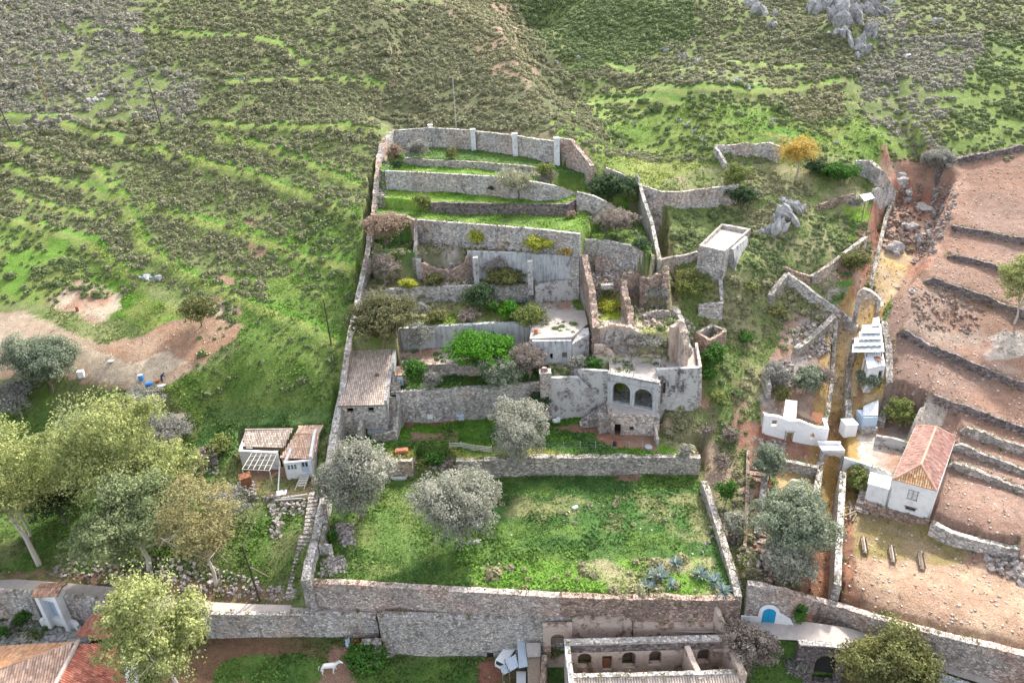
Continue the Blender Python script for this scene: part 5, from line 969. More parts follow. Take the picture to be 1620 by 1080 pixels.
wall('pale rendered forecourt wall with a step in its top, behind the bottom ruin', topz([(905, 978, 1.1), (925, 975, 1.3), (940, 977, 1.2), (995, 977, 1.1), (1000, 983, .5)]), .5, 'plaster_pink', .05, zb=-5)
wall('low flat topped forecourt wall right of the stepped one, behind the bottom ruin', topz([(1002, 984, .5), (1060, 985, .5), (1128, 983, .6)]), .8, 'plaster_pink', .03, zb=-5)
wall('tall pinkish wall end rising to a point at the right of the bottom ruin', topz([(1130, 948, 3.3), (1136, 965, 2.4), (1146, 988, 1.2), (1155, 1008, .3)]), .5, 'plaster_pink', .06, zb=-6)
wall('ragged wall sloping down from the pointed wall end towards the lane', topz([(1136, 955, 2.6), (1150, 970, 1.6), (1170, 982, .7), (1180, 988, .4)]), .5, 'stone_warm', .15, zb=-3)
b = empty('arched_doorway', at(878, 1000, -3), 'arched stone doorway with a timber gate at the right end of the tall pale retaining wall', 'gate')
A, B = at(858, 975, 1.2)[:2]+[0, -.7], at(904, 974, 1.2)[:2]+[0, -.7]; L_ = float(np.linalg.norm(B-A))
V, Fa = panel(A, B, 0, [(0, -5.5), (L_, -5.5), (L_, .9), (0, .9)], [arch(L_*.5, -4, 1.5, 3.6)], .5); mk('door_wall', V, Fa, 'plaster_pink', b)
c = (A+B)/2; mb = MB(); mb.box((c[0], c[1]+.35, -1.4), (1.6, .12, 1.9)); mb.box((c[0], c[1]+.2, -1.5), (1.6, .1, .15)); mb.build('gate_leaf', 'wood', b)
wall('whitish wall running toward the viewer left of the bottom ruin', topz([(896, 1012, -.6), (900, 1040, -1.4), (906, 1085, -2)]), .35, 'white_old', .02, zb=-8)
wall('narrow reddish brick wall running toward the viewer beside the weedy passage', topz([(861, 1035, -2.8), (860, 1060, -3.2), (858, 1090, -3.6)]), .6, 'stone_red', .08, zb=-8)
# bridge arch on the lane
b = empty('lane_bridge', at(1300, 1040, -2), 'small stone bridge carrying the lane over the gully, dark arch below', 'bridge')
A, B = at(1262, 1016, .3)[:2]+[0, -.2], at(1340, 1022, .3)[:2]+[0, -.2]; L_ = float(np.linalg.norm(B-A))
V, Fa = panel(A, B, 0, [(0, -5), (L_, -5), (L_, .35), (L_*.6, .6), (L_*.25, .55), (0, .2)], [arch(L_*.62, -4.6, 2.2, 3.9)], .6); mk('face', V, Fa, 'stone_dark', b)
mb = MB(); n = 14
for i in range(n): f0, f1 = i/n, (i+1)/n; z = .5+.12*math.sin(math.pi*(f0+f1)/2); q0, q1 = A+(B-A)*f0, A+(B-A)*f1; mb.prism([q0+[0, -.35], q1+[0, -.35], q1+[0, .35], q0+[0, .35]], z-.1, z+.08)
mb.build('coping', 'stone_fine', b)
mb = MB(); mb.prism([A+[1, .4], B+[-.2, .4], B+[-.2, 2], A+[1, 2]], -4, -.6); mb.build('arch_shade_block', 'dark', b)  # solid near-black block paints the shade under the bridge arch
wall('smooth grey stained wall edging the lane at the bottom right corner', topz([(1435, 1050, .7), (1480, 1063, .7), (1525, 1078, .7), (1600, 1106, .7)]), .4, 'plaster_streak', .02, zb=-5)
0 and wall('mossy low wall along the lower edge of the lane, left of the bridge', topz([(1215, 1016, .4), (1240, 1019, .4), (1262, 1016, .4)]), .35, 'stone_fine', .04, zb=-4)
# corner pit beside the boundary wall
wall('small inner wall enclosing a stone filled corner beside the lowest garden', topz([(505, 860, 5.2), (522, 862, 5.1), (524, 878, 4.2), (520, 885, 3.9)]), .5, 'stone_fine', .06)
wall('thin pale wall beside the upper end of the outside stairs', topz([(512, 790, 6.4), (515, 830, 5.4), (508, 858, 5.1)]), .5, 'stone_dry', .1)
wall('wall beside the narrow steps, right of the stone house with the beige roof', topz([(630, 622, 12.1), (629, 640, 10.6), (627, 660, 9.2), (625, 690, 7.6)]), .6, 'stone_fine', .1)
wall('rough low wall at the foot of the narrow steps', onG([(590, 697, 688), (610, 697, 685), (626, 694, 680)]), .6, 'stone_dry', .15)

for _ in range(260): u_ = random.random(); v_ = random.random(); WEED.append((14+11.5*u_, 82.6+5.6*v_**.5 if u_ > .5 else 82+6*v_, 14.56, random.random()*.8)) if (v_ > .45 or u_ < .25 or abs(u_-.55) < .06) else None
# ------------------------------------------------------------------ plants
def quads(C_, size, nrm=None, spread=1., asp=1.6):
    n = len(C_); d = RNG.normal(size=(n, 3)); 
    if nrm is not None: d = d*spread+nrm
    d /= np.linalg.norm(d, axis=1)[:, None]+1e-9; u = np.cross(d, RNG.normal(size=(n, 3))); u /= np.linalg.norm(u, axis=1)[:, None]+1e-9; w = np.cross(d, u)
    s = np.broadcast_to(np.asarray(size, float), (n,))[:, None]*RNG.uniform(.6, 1.25, (n, 1)); u = u*s*.5*asp; w = w*s*.5
    V = np.stack([C_-u-w*.5, C_+u*.2-w, C_+u+w*.4, C_-u*.3+w], 1).reshape(-1, 3)
    return V, np.arange(n*4).reshape(n, 4)
def blobcloud(blobs, n, sub=22, subr=.30, inner=.5):
    vol = np.array([b[3]*b[4] for b in blobs]); k = RNG.choice(len(blobs), len(blobs)*sub, p=vol/vol.sum()); B = np.array([b[:6] for b in blobs], float)
    d = RNG.normal(size=(len(k), 3)); d /= np.linalg.norm(d, axis=1)[:, None]; d[:, 2] = np.where(d[:, 2] < -.35, -d[:, 2], d[:, 2]); r = RNG.uniform(inner, 1, len(k))[:, None]
    cc = B[k, :3]+d*r*B[k, 3:6]; sr = B[k, 3:6].mean(1)*subr*RNG.uniform(.6, 1.3, len(k)); tone = RNG.normal(0, 1, len(k))
    i = RNG.integers(0, len(k), n); e = RNG.normal(size=(n, 3)); e /= np.linalg.norm(e, axis=1)[:, None]; rr = RNG.uniform(.3, 1, n)**.5
    return cc[i]+e*(rr*sr[i])[:, None]*[1, 1, .8], e*.8+d[i]*.7+[0, 0, .3], tone[i]
def limbs(mb, base, h, R, r0, n, col, lean=(0, 0), fork=.35, bl=None):
    b = np.array(base, float); top = b+[lean[0], lean[1], h*fork]; mb.bar(b-[0, 0, .3], b+(top-b)*.5+[.05*R, 0, 0], r0, 7, r0*.8, col); mb.bar(b+(top-b)*.5+[.05*R, 0, 0], top, r0*.8, 7, r0*.62, col)
    for k in range(n):
        if bl is not None: e = np.array(bl[k % len(bl)][:3])+RNG.normal(size=3)*.25*R*[1, 1, .3]
        else: a = 2*math.pi*(k+random.random()*.6)/n; e = top+[math.cos(a)*R*.6, math.sin(a)*R*.6, (h-h*fork)*random.uniform(.45, .85)]
        m = top+(e-top)*.5+RNG.normal(size=3)*.1*R; mb.bar(top, m, r0*.5, 5, r0*.33, col); mb.bar(m, e, r0*.33, 5, r0*.12, col)
        for q in range(3): f = m+(e-m)*random.uniform(.2, .9); mb.bar(f, f+RNG.normal(size=3)*.28*R+[0, 0, .12*R], r0*.16, 4, r0*.05, col)
KIND = {  # colour a, colour b, leaf size, leaf area factor, sub clumps, trunk colour, trunk height share
 'olive': ((.44, .43, .36), (.24, .25, .18), .16, 5.5, 34, (.16, .13, .10), .1), 'olivedark': ((.32, .35, .25), (.15, .19, .12), .16, 5.5, 34, (.16, .13, .10), .1),
 'grey': ((.36, .35, .31), (.22, .22, .19), .15, 2.4, 24, (.3, .28, .25), .15), 'euca': ((.48, .50, .20), (.22, .26, .09), .18, 2.2, 26, (.5, .45, .39), .22), 'eucadk': ((.34, .38, .19), (.17, .22, .10), .18, 3.4, 22, (.5, .45, .39), .22), 'eucatan': ((.42, .37, .18), (.24, .22, .10), .17, 1.6, 16, (.5, .45, .39), .25),
 'green': ((.10, .23, .035), (.045, .12, .022), .2, 3.2, 26, (.12, .09, .06), .12), 'bright': ((.12, .31, .02), (.04, .15, .012), .2, 3.8, 34, (.12, .09, .06), .1), 'yellow': ((.55, .54, .08), (.32, .36, .05), .16, 2.6, 20, (.2, .16, .1), .12), 'orange': ((.62, .44, .11), (.44, .32, .09), .2, 1.7, 22, (.35, .31, .27), .3),
 'dark': ((.10, .16, .07), (.04, .075, .03), .2, 3.2, 24, (.12, .1, .08), .15), 'bare': ((.33, .28, .24), (.22, .18, .15), .12, 1.1, 20, (.25, .21, .18), .2), 'barepale': ((.42, .42, .28), (.30, .29, .2), .15, 1.3, 22, (.14, .11, .09), .35), 'pink': ((.40, .29, .22), (.27, .2, .15), .14, 1.3, 20, (.13, .1, .08), .3),
 'khaki': ((.24, .24, .08), (.12, .13, .05), .18, 2.8, 24, (.2, .16, .1), .12), 'droop': ((.24, .23, .11), (.08, .085, .04), .2, 3.2, 30, (.2, .16, .1), .05),
 'ygreen': ((.27, .30, .09), (.14, .18, .05), .18, 2.6, 24, (.2, .16, .1), .12)}
def plant(kind, px, py, w, top, label, name=None, cat=None, flat=1., group=None, nb=None, lean=0, trunk=None, base=None, dens=1.):
    ca, cb, ls, area, sub, tc, th = KIND[kind]; px = px if trunk is not None and kind.startswith('euca') else px+(py-top)*.5*(907-px)/(2750-py); p = g(px, py) if base is None else np.array(base, float); R = w*ppm(p)/2*1.06; eu = kind.startswith('euca'); nb = (22 if eu else nb)
    H = max(zfor(p, top)-p[2], R*.7); shrub = H < 3.2 or w < 52; name = name or ('shrub' if shrub else 'tree'); cat = cat or name.replace('_', ' ')
    thh = trunk if trunk is not None else (th if not shrub else .0); zb0 = H*thh*.6; zb0 = zb0*.8; hh = (H-zb0)/2; cz = p[2]+zb0+hh; nb = nb or (9 if R > 2.5 else 6); bl = []
    for k in range(nb):
        a = 2*math.pi*(k*.618+random.random()*.25); q = math.sqrt((k+.3)/nb)*(.82 if eu else .66); zz = cz+hh*random.uniform(-.65 if eu else -.35, .7 if eu else .55)*(1.15-q*.9)
        s = random.uniform(.26, .42) if eu else random.uniform(.46, .62); bl.append((p[0]+math.cos(a)*R*q+lean*.2, p[1]+math.sin(a)*R*q*.9, zz, R*s, R*s, min(hh*.62, R*s*flat)))
    bl.append((p[0], p[1], cz+hh*.12, R*.6, R*.6, hh*.85)); bl.append((p[0], p[1], cz-hh*.35, R*.7, R*.7, hh*.6))
    n = int(min(52000, dens*area*9*R*max(R, hh)/(ls*ls)*.8)); C_, nr, tone = blobcloud(bl, n, sub, .34)
    zmin = p[2]+.02; C_[:, 2] = np.maximum(C_[:, 2], zmin+RNG.uniform(0, .3, n)); t = empty(name, p, label, cat, group)
    f = np.clip(.5+.28*tone+RNG.normal(0, .16, n), 0, 1)[:, None]; colr = (np.array(cb)*(1-f)+np.array(ca)*f)*RNG.uniform(.85, 1.15, (n, 1))
    V, Fq = quads(C_, ls, nr, .9, 2.2 if kind in ('bare', 'pink') else 1.5); mk('crown' if not shrub else 'foliage', V, Fq, 'leaf', t, colr)
    mb = MB(); limbs(mb, p, H, R, max(.05, R*(.05 if not shrub else .045)), 7, tc, (lean*.3, 0), max(.2, thh), bl); mb.build('trunk' if not shrub else 'stems', 'twig', t, cols=True); return t
plant('olive', 820, 733, 106, 634, 'big round silvery olive tree straddling the low wall in front of the arched house', 'olive_tree', 'olive tree')
plant('olive', 722, 862, 128, 745, 'silvery olive tree standing alone on the lowest green garden', 'olive_tree', 'olive tree', flat=1.1)
plant('olive', 560, 822, 118, 708, 'silvery olive tree beside the left boundary wall above the rubble patch', 'olive_tree', 'olive tree', flat=1.2)
plant('olivedark', 1262, 880, 128, 778, 'largest grey green olive tree, left of the lower gully', 'olive_tree', 'olive tree', flat=.9)
plant('olive', 1247, 922, 78, 860, 'pale grey olive bush in front of the largest olive tree, above the lane wall', 'olive_tree', 'olive tree')
plant('olivedark', 1220, 762, 52, 703, 'slender olive tree beside the red stepped track, by the resting horse', 'olive_tree', 'olive tree')
plant('olivedark', 1278, 622, 52, 582, 'round dark olive bush above the roofless white house', 'olive_tree', 'olive tree')
plant('olive', 1165, 846, 40, 812, 'small grey olive bush right of the weathered garden wall', 'olive_tree', 'olive tree')
plant('green', 1150, 798, 32, 757, 'small bright green upright bush right of the weathered garden wall')
plant('bright', 762, 580, 104, 531, 'large domed vivid green bush in front of the streaked retaining wall', nb=12, flat=.9)
plant('olivedark', 790, 618, 62, 566, 'dark olive bush in front of the vivid green dome', 'olive_tree', 'olive tree')
plant('bare', 836, 600, 60, 540, 'tangle of grey leafless twigs right of the dark olive bush')
plant('grey', 662, 566, 42, 505, 'slim pale grey tree with a dark trunk in front of the streaked retaining wall', 'tree', 'tree', trunk=.3)
plant('green', 656, 616, 40, 565, 'small green tree beside the little hut on the stairs'); plant('grey', 683, 618, 34, 582, 'pale grey twiggy bush next to the small green tree by the hut')
plant('droop', 600, 548, 108, 462, 'big drooping dark bush with trailing pale twigs, above the beige roofed house', 'shrub', 'shrub', dens=1.2)
plant('bright', 805, 506, 38, 474, 'round vivid green shrub above the streaked retaining wall'); plant('green', 782, 500, 22, 474, 'little dark green shrub touching the round vivid green one')
plant('ygreen', 836, 522, 58, 484, 'yellowish green shrub at the left edge of the pale roof court'); plant('dark', 757, 492, 52, 450, 'dark green shrub in front of the speckled grey retaining wall')
plant('grey', 664, 502, 34, 480, 'grey green low shrub on the weedy terrace, left half'); plant('bare', 740, 506, 44, 494, 'low brown twiggy scrub on the weedy terrace'); plant('khaki', 690, 508, 40, 492, 'low olive coloured shrub in the middle of the weedy terrace')
plant('bare', 606, 452, 56, 402, 'round leafless brown bush by the left boundary wall'); plant('bare', 788, 440, 50, 398, 'leafless brown bush in front of the tall buttressed wall'); plant('khaki', 800, 456, 62, 425, 'olive green shrub under the leafless bush at the tall buttressed wall')
plant('yellow', 648, 455, 34, 442, 'low yellow green plant at the foot of the free standing pillar'); plant('khaki', 690, 450, 34, 432, 'small olive shrub right of the free standing pillar')
plant('pink', 606, 392, 74, 338, 'small tree with a pinkish brown leafless crown in the left side garden', 'tree', 'tree', trunk=.45)
plant('yellow', 757, 387, 32, 360, 'small yellow green shrub under the long ivy patched wall'); plant('yellow', 853, 402, 56, 368, 'larger bright yellow shrub behind the streaked garden wall'); plant('orange', 898, 405, 36, 388, 'low orange shrub right of the bright yellow one')
plant('barepale', 819, 318, 62, 265, 'pale nearly leafless tree standing on the grass terrace', 'tree', 'tree', trunk=.4); plant('dark', 784, 303, 24, 291, 'dark little shrub left of the pale leafless tree')
plant('ygreen', 668, 337, 28, 305, 'pale green shrub at the left end of the dark dry stone wall'); plant('pink', 624, 256, 32, 226, 'pinkish leafless shrub in the top left corner of the garden'); plant('grey', 660, 253, 40, 222, 'grey green shrub against the top garden wall', dens=1.2); plant('dark', 628, 266, 22, 254, 'small dark green plant below the pinkish shrub at the top')
plant('khaki', 714, 252, 26, 234, 'thin olive shrub against the top wall'); plant('ygreen', 862, 282, 36, 256, 'pale green shrub left of the tall brown wall'); plant('bare', 872, 292, 22, 268, 'brown twiggy bush right of the pale green shrub by the tall brown wall')
plant('dark', 968, 320, 72, 274, 'large dark blue green shrub below the rounded pillar'); plant('ygreen', 1000, 326, 30, 290, 'yellow green shrub between the dark shrub and the narrow pale wall')
plant('bare', 975, 376, 66, 332, 'large grey brown twiggy bush above the arched niche', dens=2); plant('pink', 903, 345, 20, 334, 'tiny bare bush below the curved end of the dark dry stone wall')
plant('ygreen', 1036, 350, 20, 325, 'small olive shrub right of the narrow pale wall'); plant('ygreen', 1165, 300, 44, 256, 'yellow green bush beside the curved grey wall'); plant('dark', 1172, 322, 46, 296, 'dark green bush under the yellow green one by the curved grey wall')
plant('orange', 1264, 282, 64, 216, 'tree with bright orange yellow foliage behind the scrubby hollow', 'tree', 'tree', trunk=.42); plant('green', 1326, 286, 62, 258, 'broad green bush right of the orange tree'); plant('dark', 1292, 276, 36, 252, 'dark green bush between the orange tree and the broad green bush')
plant('grey', 1352, 335, 26, 309, 'small tree with a dark leaning trunk left of the tin lean-to', 'tree', 'tree', trunk=.4); plant('khaki', 1354, 432, 48, 396, 'brownish olive shrub right of the straight scrub wall'); plant('bare', 1310, 482, 44, 428, 'bare grey tree with open branches above the stream', 'tree', 'tree', trunk=.45, dens=.25)
plant('olivedark', 1373, 616, 36, 590, 'small spreading tree below the tin hut', 'tree', 'tree', trunk=.3); plant('ygreen', 1430, 680, 52, 628, 'pale green round bush behind the red roofed farmhouse'); plant('ygreen', 1357, 774, 44, 742, 'pale green bush between the farmhouse and the lower gully')
plant('khaki', 1392, 1108, 140, 1004, 'big olive yellow tree at the bottom edge beside the small bridge', 'tree', 'tree', base=at(1392, 1100, -3.5), dens=1.2); plant('euca', 1604, 512, 74, 388, 'feathery yellow green tree at the right edge of the brown field', 'tree', 'tree', trunk=.2)
plant('bare', 1186, 1068, 80, 995, 'large grey mass of leafless twigs right of the bottom ruin', dens=2.2); plant('green', 1266, 987, 24, 954, 'small round green bush against the lane wall between the white patches'); plant('grey', 1262, 1068, 40, 1040, 'pale dead looking agave like shrub in the green hollow by the bridge')
plant('grey', 1483, 278, 52, 233, 'grey green shrub at the upper end of the brown field', dens=1.5); plant('green', 1128, 578, 44, 546, 'deep green bush below the tiny roofless hut'); plant('bare', 1158, 700, 34, 678, 'pale twiggy shrub on the slope left of the roofless white house'); plant('bare', 1300, 612, 44, 580, 'brown twiggy bush right of the dark olive above the white house'); plant('grey', 1232, 612, 50, 575, 'grey scrub covering a rubble heap left of the dark olive bush'); plant('khaki', 1240, 640, 30, 612, 'small olive shrub below the grey scrub heap')
plant('bare', 1142, 742, 34, 718, 'twiggy shrub at the top of the red stepped track slope'); plant('grey', 912, 592, 30, 560, 'grey green bush on the small terrace below the cistern house'); plant('green', 940, 590, 30, 566, 'green bush below the cracked corner of the cistern house'); plant('dark', 852, 665, 40, 620, 'dark ivy like shrub at the foot of the left pier of the arched house')
plant('khaki', 1376, 462, 20, 450, 'small shrub by the top of the stone arch')
# left side trees
plant('olivedark', 64, 618, 104, 530, 'large round olive green tree alone on the left edge', 'tree', 'tree', dens=1.1); plant('khaki', 312, 516, 56, 468, 'tan and green bushy shrub beside the bare earth slope')
plant('euca', 172, 850, 170, 598, 'tallest yellow green eucalyptus behind the others, on the left', 'eucalyptus_tree', 'eucalyptus', nb=16); plant('euca', 62, 893, 165, 650, 'eucalyptus with a thick pale leaning trunk near the left edge', 'eucalyptus_tree', 'eucalyptus', nb=13, lean=-3, trunk=.38)
plant('eucadk', 205, 900, 178, 738, 'broad grey green eucalyptus in the middle of the left group', 'eucalyptus_tree', 'eucalyptus', nb=13); plant('eucatan', 312, 925, 122, 745, 'thin tan eucalyptus with pale branches at the right of the left group', 'eucalyptus_tree', 'eucalyptus', nb=10)
plant('euca', 238, 1078, 150, 896, 'yellowish eucalyptus in front of the lane, beside the red tiled roof', 'eucalyptus_tree', 'eucalyptus', base=at(285, 1105, -4.2), dens=1.2)
plant('eucadk', 130, 790, 120, 640, 'dark grey green eucalyptus standing in the middle of the left group, behind the leaning trunk', 'eucalyptus_tree', 'eucalyptus'); plant('euca', 262, 830, 110, 690, 'light yellow green eucalyptus left of the cottage, behind the tan one', 'eucalyptus_tree', 'eucalyptus'); plant('eucadk', 10, 850, 100, 690, 'dark eucalyptus cut off by the left edge', 'eucalyptus_tree', 'eucalyptus', nb=9)
plant('grey', 262, 720, 74, 655, 'grey leafed olive behind the tallest eucalyptus', 'olive_tree', 'olive tree'); plant('grey', 358, 832, 64, 775, 'pale grey bush right of the thin tan eucalyptus', 'olive_tree', 'olive tree'); plant('grey', 222, 668, 64, 612, 'grey leafless looking bush near the blue containers'); plant('grey', 22, 660, 60, 600, 'grey bush at the left edge below the large round tree')
plant('ygreen', 345, 720, 44, 688, 'light green bush left of the cottage'); plant('dark', 85, 830, 90, 745, 'dark green understorey bush between the eucalyptus trunks'); plant('bare', 318, 745, 44, 708, 'heap like brown twiggy bush left of the cottage pergola')
plant('green', 38, 985, 26, 965, 'clipped dark green bush in the courtyard corner'); plant('green', 2, 1010, 24, 990, 'dark green bush at the left edge of the courtyard'); plant('green', 525, 856, 20, 838, 'tiny bright green bush inside the boundary wall corner')
plant('green', 575, 1056, 70, 1030, 'weedy green bush at the foot of the rough pillar like wall end'); plant('ygreen', 878, 1040, 34, 1018, 'weedy green growth in the passage below the arched doorway')
# drooping twigs on the big dark bush
# ------------------------------------------------------------------ agaves
def agave(px, py, R, label, col=(.30, .38, .36), n=26, lift=0.):
    p = g(px, py, lift); V = []; Fq = []; cc = []
    for k in range(n):
        a = k*2.4; el = math.radians(random.uniform(12, 80)); L = R*random.uniform(.8, 1.15); w = R*.085; c = np.array(col)*random.uniform(.7, 1.3); d = np.array([math.cos(a), math.sin(a), 0]); s = np.array([-d[1], d[0], 0]); b0 = len(V)
        for j, (f, ww) in enumerate(((0, .7), (.35, 1), (.7, .7), (1, .05))): q = p+d*(L*f*math.cos(el)+.05)+np.array([0, 0, L*f*math.sin(el)-.35*L*f*f*math.cos(el)+.1]); V += [q-s*w*ww+[0, 0, w*.6*ww], q-[0, 0, w*.3*ww], q+s*w*ww+[0, 0, w*.6*ww]]
        for j in range(3): q = b0+j*3; Fq += [(q, q+1, q+4, q+3), (q+1, q+2, q+5, q+4)]; cc += [c, c*.9]
    return tag(mk('agave', V, Fq, 'leaf', None, cc, org=p), label, 'agave', 'blue grey agaves')
GA = [(1042, 916, 1.9, 'largest blue grey agave rosette at the right end of the lowest garden'), (1068, 893, 1.2, 'small agave just behind the largest rosette'), (1022, 932, 1.2, 'agave hanging over the wall left of the largest rosette'), (1062, 928, 1., 'agave at the right foot of the largest rosette'), (1108, 912, 1.4, 'agave in the middle between the largest rosette and the wall corner'), (1130, 922, 1.3, 'agave beside the bottom of the weathered garden wall'),
      (1143, 938, 1.4, 'agave hanging over the corner of the lowest wall, left one'), (1160, 932, 1.3, 'agave at the very end of the weathered garden wall'), (1158, 950, 1.3, 'lowest hanging agave at the wall corner'), (815, 484, 1.5, 'blue agave left one of the pair in front of the speckled grey wall'), (831, 482, 1.4, 'blue agave right one of the pair beside the pale roof court')]
for a_ in GA: agave(*a_, lift=.1)
# ------------------------------------------------------------------ scrub: fields of small domed bushes
Dn = np.zeros(XX.shape); Ty = np.zeros(XX.shape, int)      # types 0 olive-brown 1 grey 2 green 3 dry tan
def dz(P, d, t=0): m = zone(P); Dn[m] = d; Ty[m] = t
dz([(-2000, -3000), (4000, -3000), (4000, 250), (1480, 255), (1100, 260), (930, 245), (880, 205), (600, 190), (590, 330), (-2000, 330)], .55)
dz([(-900, 330), (600, 330), (555, 420), (450, 440), (360, 430), (330, 400), (200, 470), (120, 380), (-900, 350)], .5); dz([(240, 400), (400, 350), (430, 430), (420, 480), (300, 490), (260, 450)], .85)
dz([(-900, 0), (220, 0), (230, 150), (100, 210), (-900, 190)], .6, 1); dz([(250, 60), (560, 80), (560, 200), (330, 190), (260, 120)], .75); dz([(110, 100), (320, 120), (300, 200), (160, 190)], .6, 1)
dz([(200, 250), (560, 340), (520, 440), (420, 420), (230, 380)], .8); dz([(-900, 210), (200, 240), (190, 320), (-900, 330)], .7)
dz([(560, 0), (810, 0), (940, 190), (1000, 250), (930, 240), (880, 210), (800, 205), (610, 198)], 1.0, 0); dz([(690, 0), (800, 0), (840, 100), (880, 190), (810, 170), (740, 80)], .7, 3)
dz([(810, 0), (1100, 0), (1100, 60), (1000, 100), (900, 120), (850, 60)], 1., 2); dz([(930, 150), (1100, 140), (1350, 120), (1440, 240), (1340, 260), (1100, 250), (960, 240)], .22, 2); dz([(1200, 125), (1330, 130), (1340, 180), (1280, 200), (1220, 170)], .8, 3)
dz([(1400, 60), (1560, 60), (1560, 160), (1450, 200), (1400, 120)], .85, 1); dz([(1100, 0), (1300, 30), (1380, 120), (1250, 110), (1100, 90)], .8, 0); dz([(1560, 60), (2600, 60), (2600, 230), (1480, 240)], .5, 2)
dz([(1400, 150), (1460, 200), (1480, 240), (1440, 250)], .9, 1)
dz([(480, 330), (600, 330), (585, 440), (470, 480)], .45, 2); dz([(330, 480), (560, 470), (530, 620), (300, 630)], .3, 2); dz([(-900, 350), (100, 360), (200, 470), (60, 480), (-900, 480)], .2, 2); dz([(1050, 340), (1100, 330), (1290, 330), (1390, 360), (1360, 440), (1250, 440), (1060, 420)], .6, 2)
dz([(1150, 260), (1290, 290), (1260, 380), (1190, 370), (1150, 320)], 1.1, 3); dz([(1100, 440), (1240, 440), (1330, 510), (1240, 560), (1180, 660), (1120, 640)], .45, 3); dz([(1070, 430), (1130, 430), (1140, 500), (1090, 500)], .6, 2)
dz([(1110, 580), (1170, 580), (1180, 700), (1130, 720)], .5, 2); dz([(1045, 640), (1100, 660), (1150, 800), (1110, 740), (1045, 700)], .5, 3); dz([(1160, 740), (1180, 740), (1200, 900), (1170, 930)], .4, 3)
for nme, d, t in (('ru', .6, 3), ('ru2', .4, 3), ('t7', .45, 3), ('t6', .45, 3), ('t5', .5, 3), ('t11', .2, 2), ('t10', .0, 2), ('t9', 0, 2), ('t8', 0, 2), ('t4', 0, 0), ('t3', .1, 2), ('t2', 0, 0), ('cis', 0, 0), ('th', .15, 2), ('t1', 0, 0), ('cot', 0, 0), ('yard', 0, 0), ('t8r', .05, 2), ('t7r', .4, 2)):
    _, _, f_, r_ = TD[nme]; m = inpoly(XX, YY, f_+r_) & ~RIM; Dn[m] = d; Ty[m] = t
_, _, f_, r_ = TD['t1']; m = inpoly(XX, YY, f_+r_) & (inpoly(PXg, PYg, [(740, 895), (1130, 880), (1140, 960), (740, 950)]) | (zone([(740, 790), (960, 790), (1130, 780), (1110, 850), (860, 830)]) & (N1 > .5))); Dn[m] = .08; Ty[m] = 3
for P, h in LINES_W: d, s, i = dline(XX, YY, P); Dn[i & (d < 1.1)] *= .15; Dn[i & (s < 0) & (d > 1.6) & (d < 5)] *= 1.5
Dn[(dgul < 4) & (YY < 130)] *= .15; m = (dgul < 4.5) & (YY >= 138); Dn[m] = .8; Ty[m] = 1; Dn[YY > 260] = 0
Dn *= np.clip((N2-.2)*3, .4, 1.3)*np.clip((N1-.3)*4, .2, 1.3)*1.5
NC = 270000; cx = RNG.uniform(-150, 150, NC); cyy = RNG.uniform(52, 245, NC)
ix = np.clip(np.searchsorted(GX, cx)-1, 0, len(GX)-2); iy = np.clip(np.searchsorted(GY, cyy)-1, 0, len(GY)-2)
cz_ = gz(cx, cyy); qx, qy = proj(cx, cyy, cz_)
ok = (qx > -60) & (qx < 1680) & (qy > -60) & (qy < 1120) & (RNG.random(NC) < Dn[iy, ix]*.6)
bx, by, bz, bt = cx[ok], cyy[ok], cz_[ok], Ty[iy[ok], ix[ok]]; br = RNG.uniform(.22, .40, len(bx))*RNG.uniform(1, 1.25, len(bx))*(1+1.2*RNG.random(len(bx))**3)*(.8+.5*vn(bx, by, 7))*np.where(by > 140, 1.3, 1.)
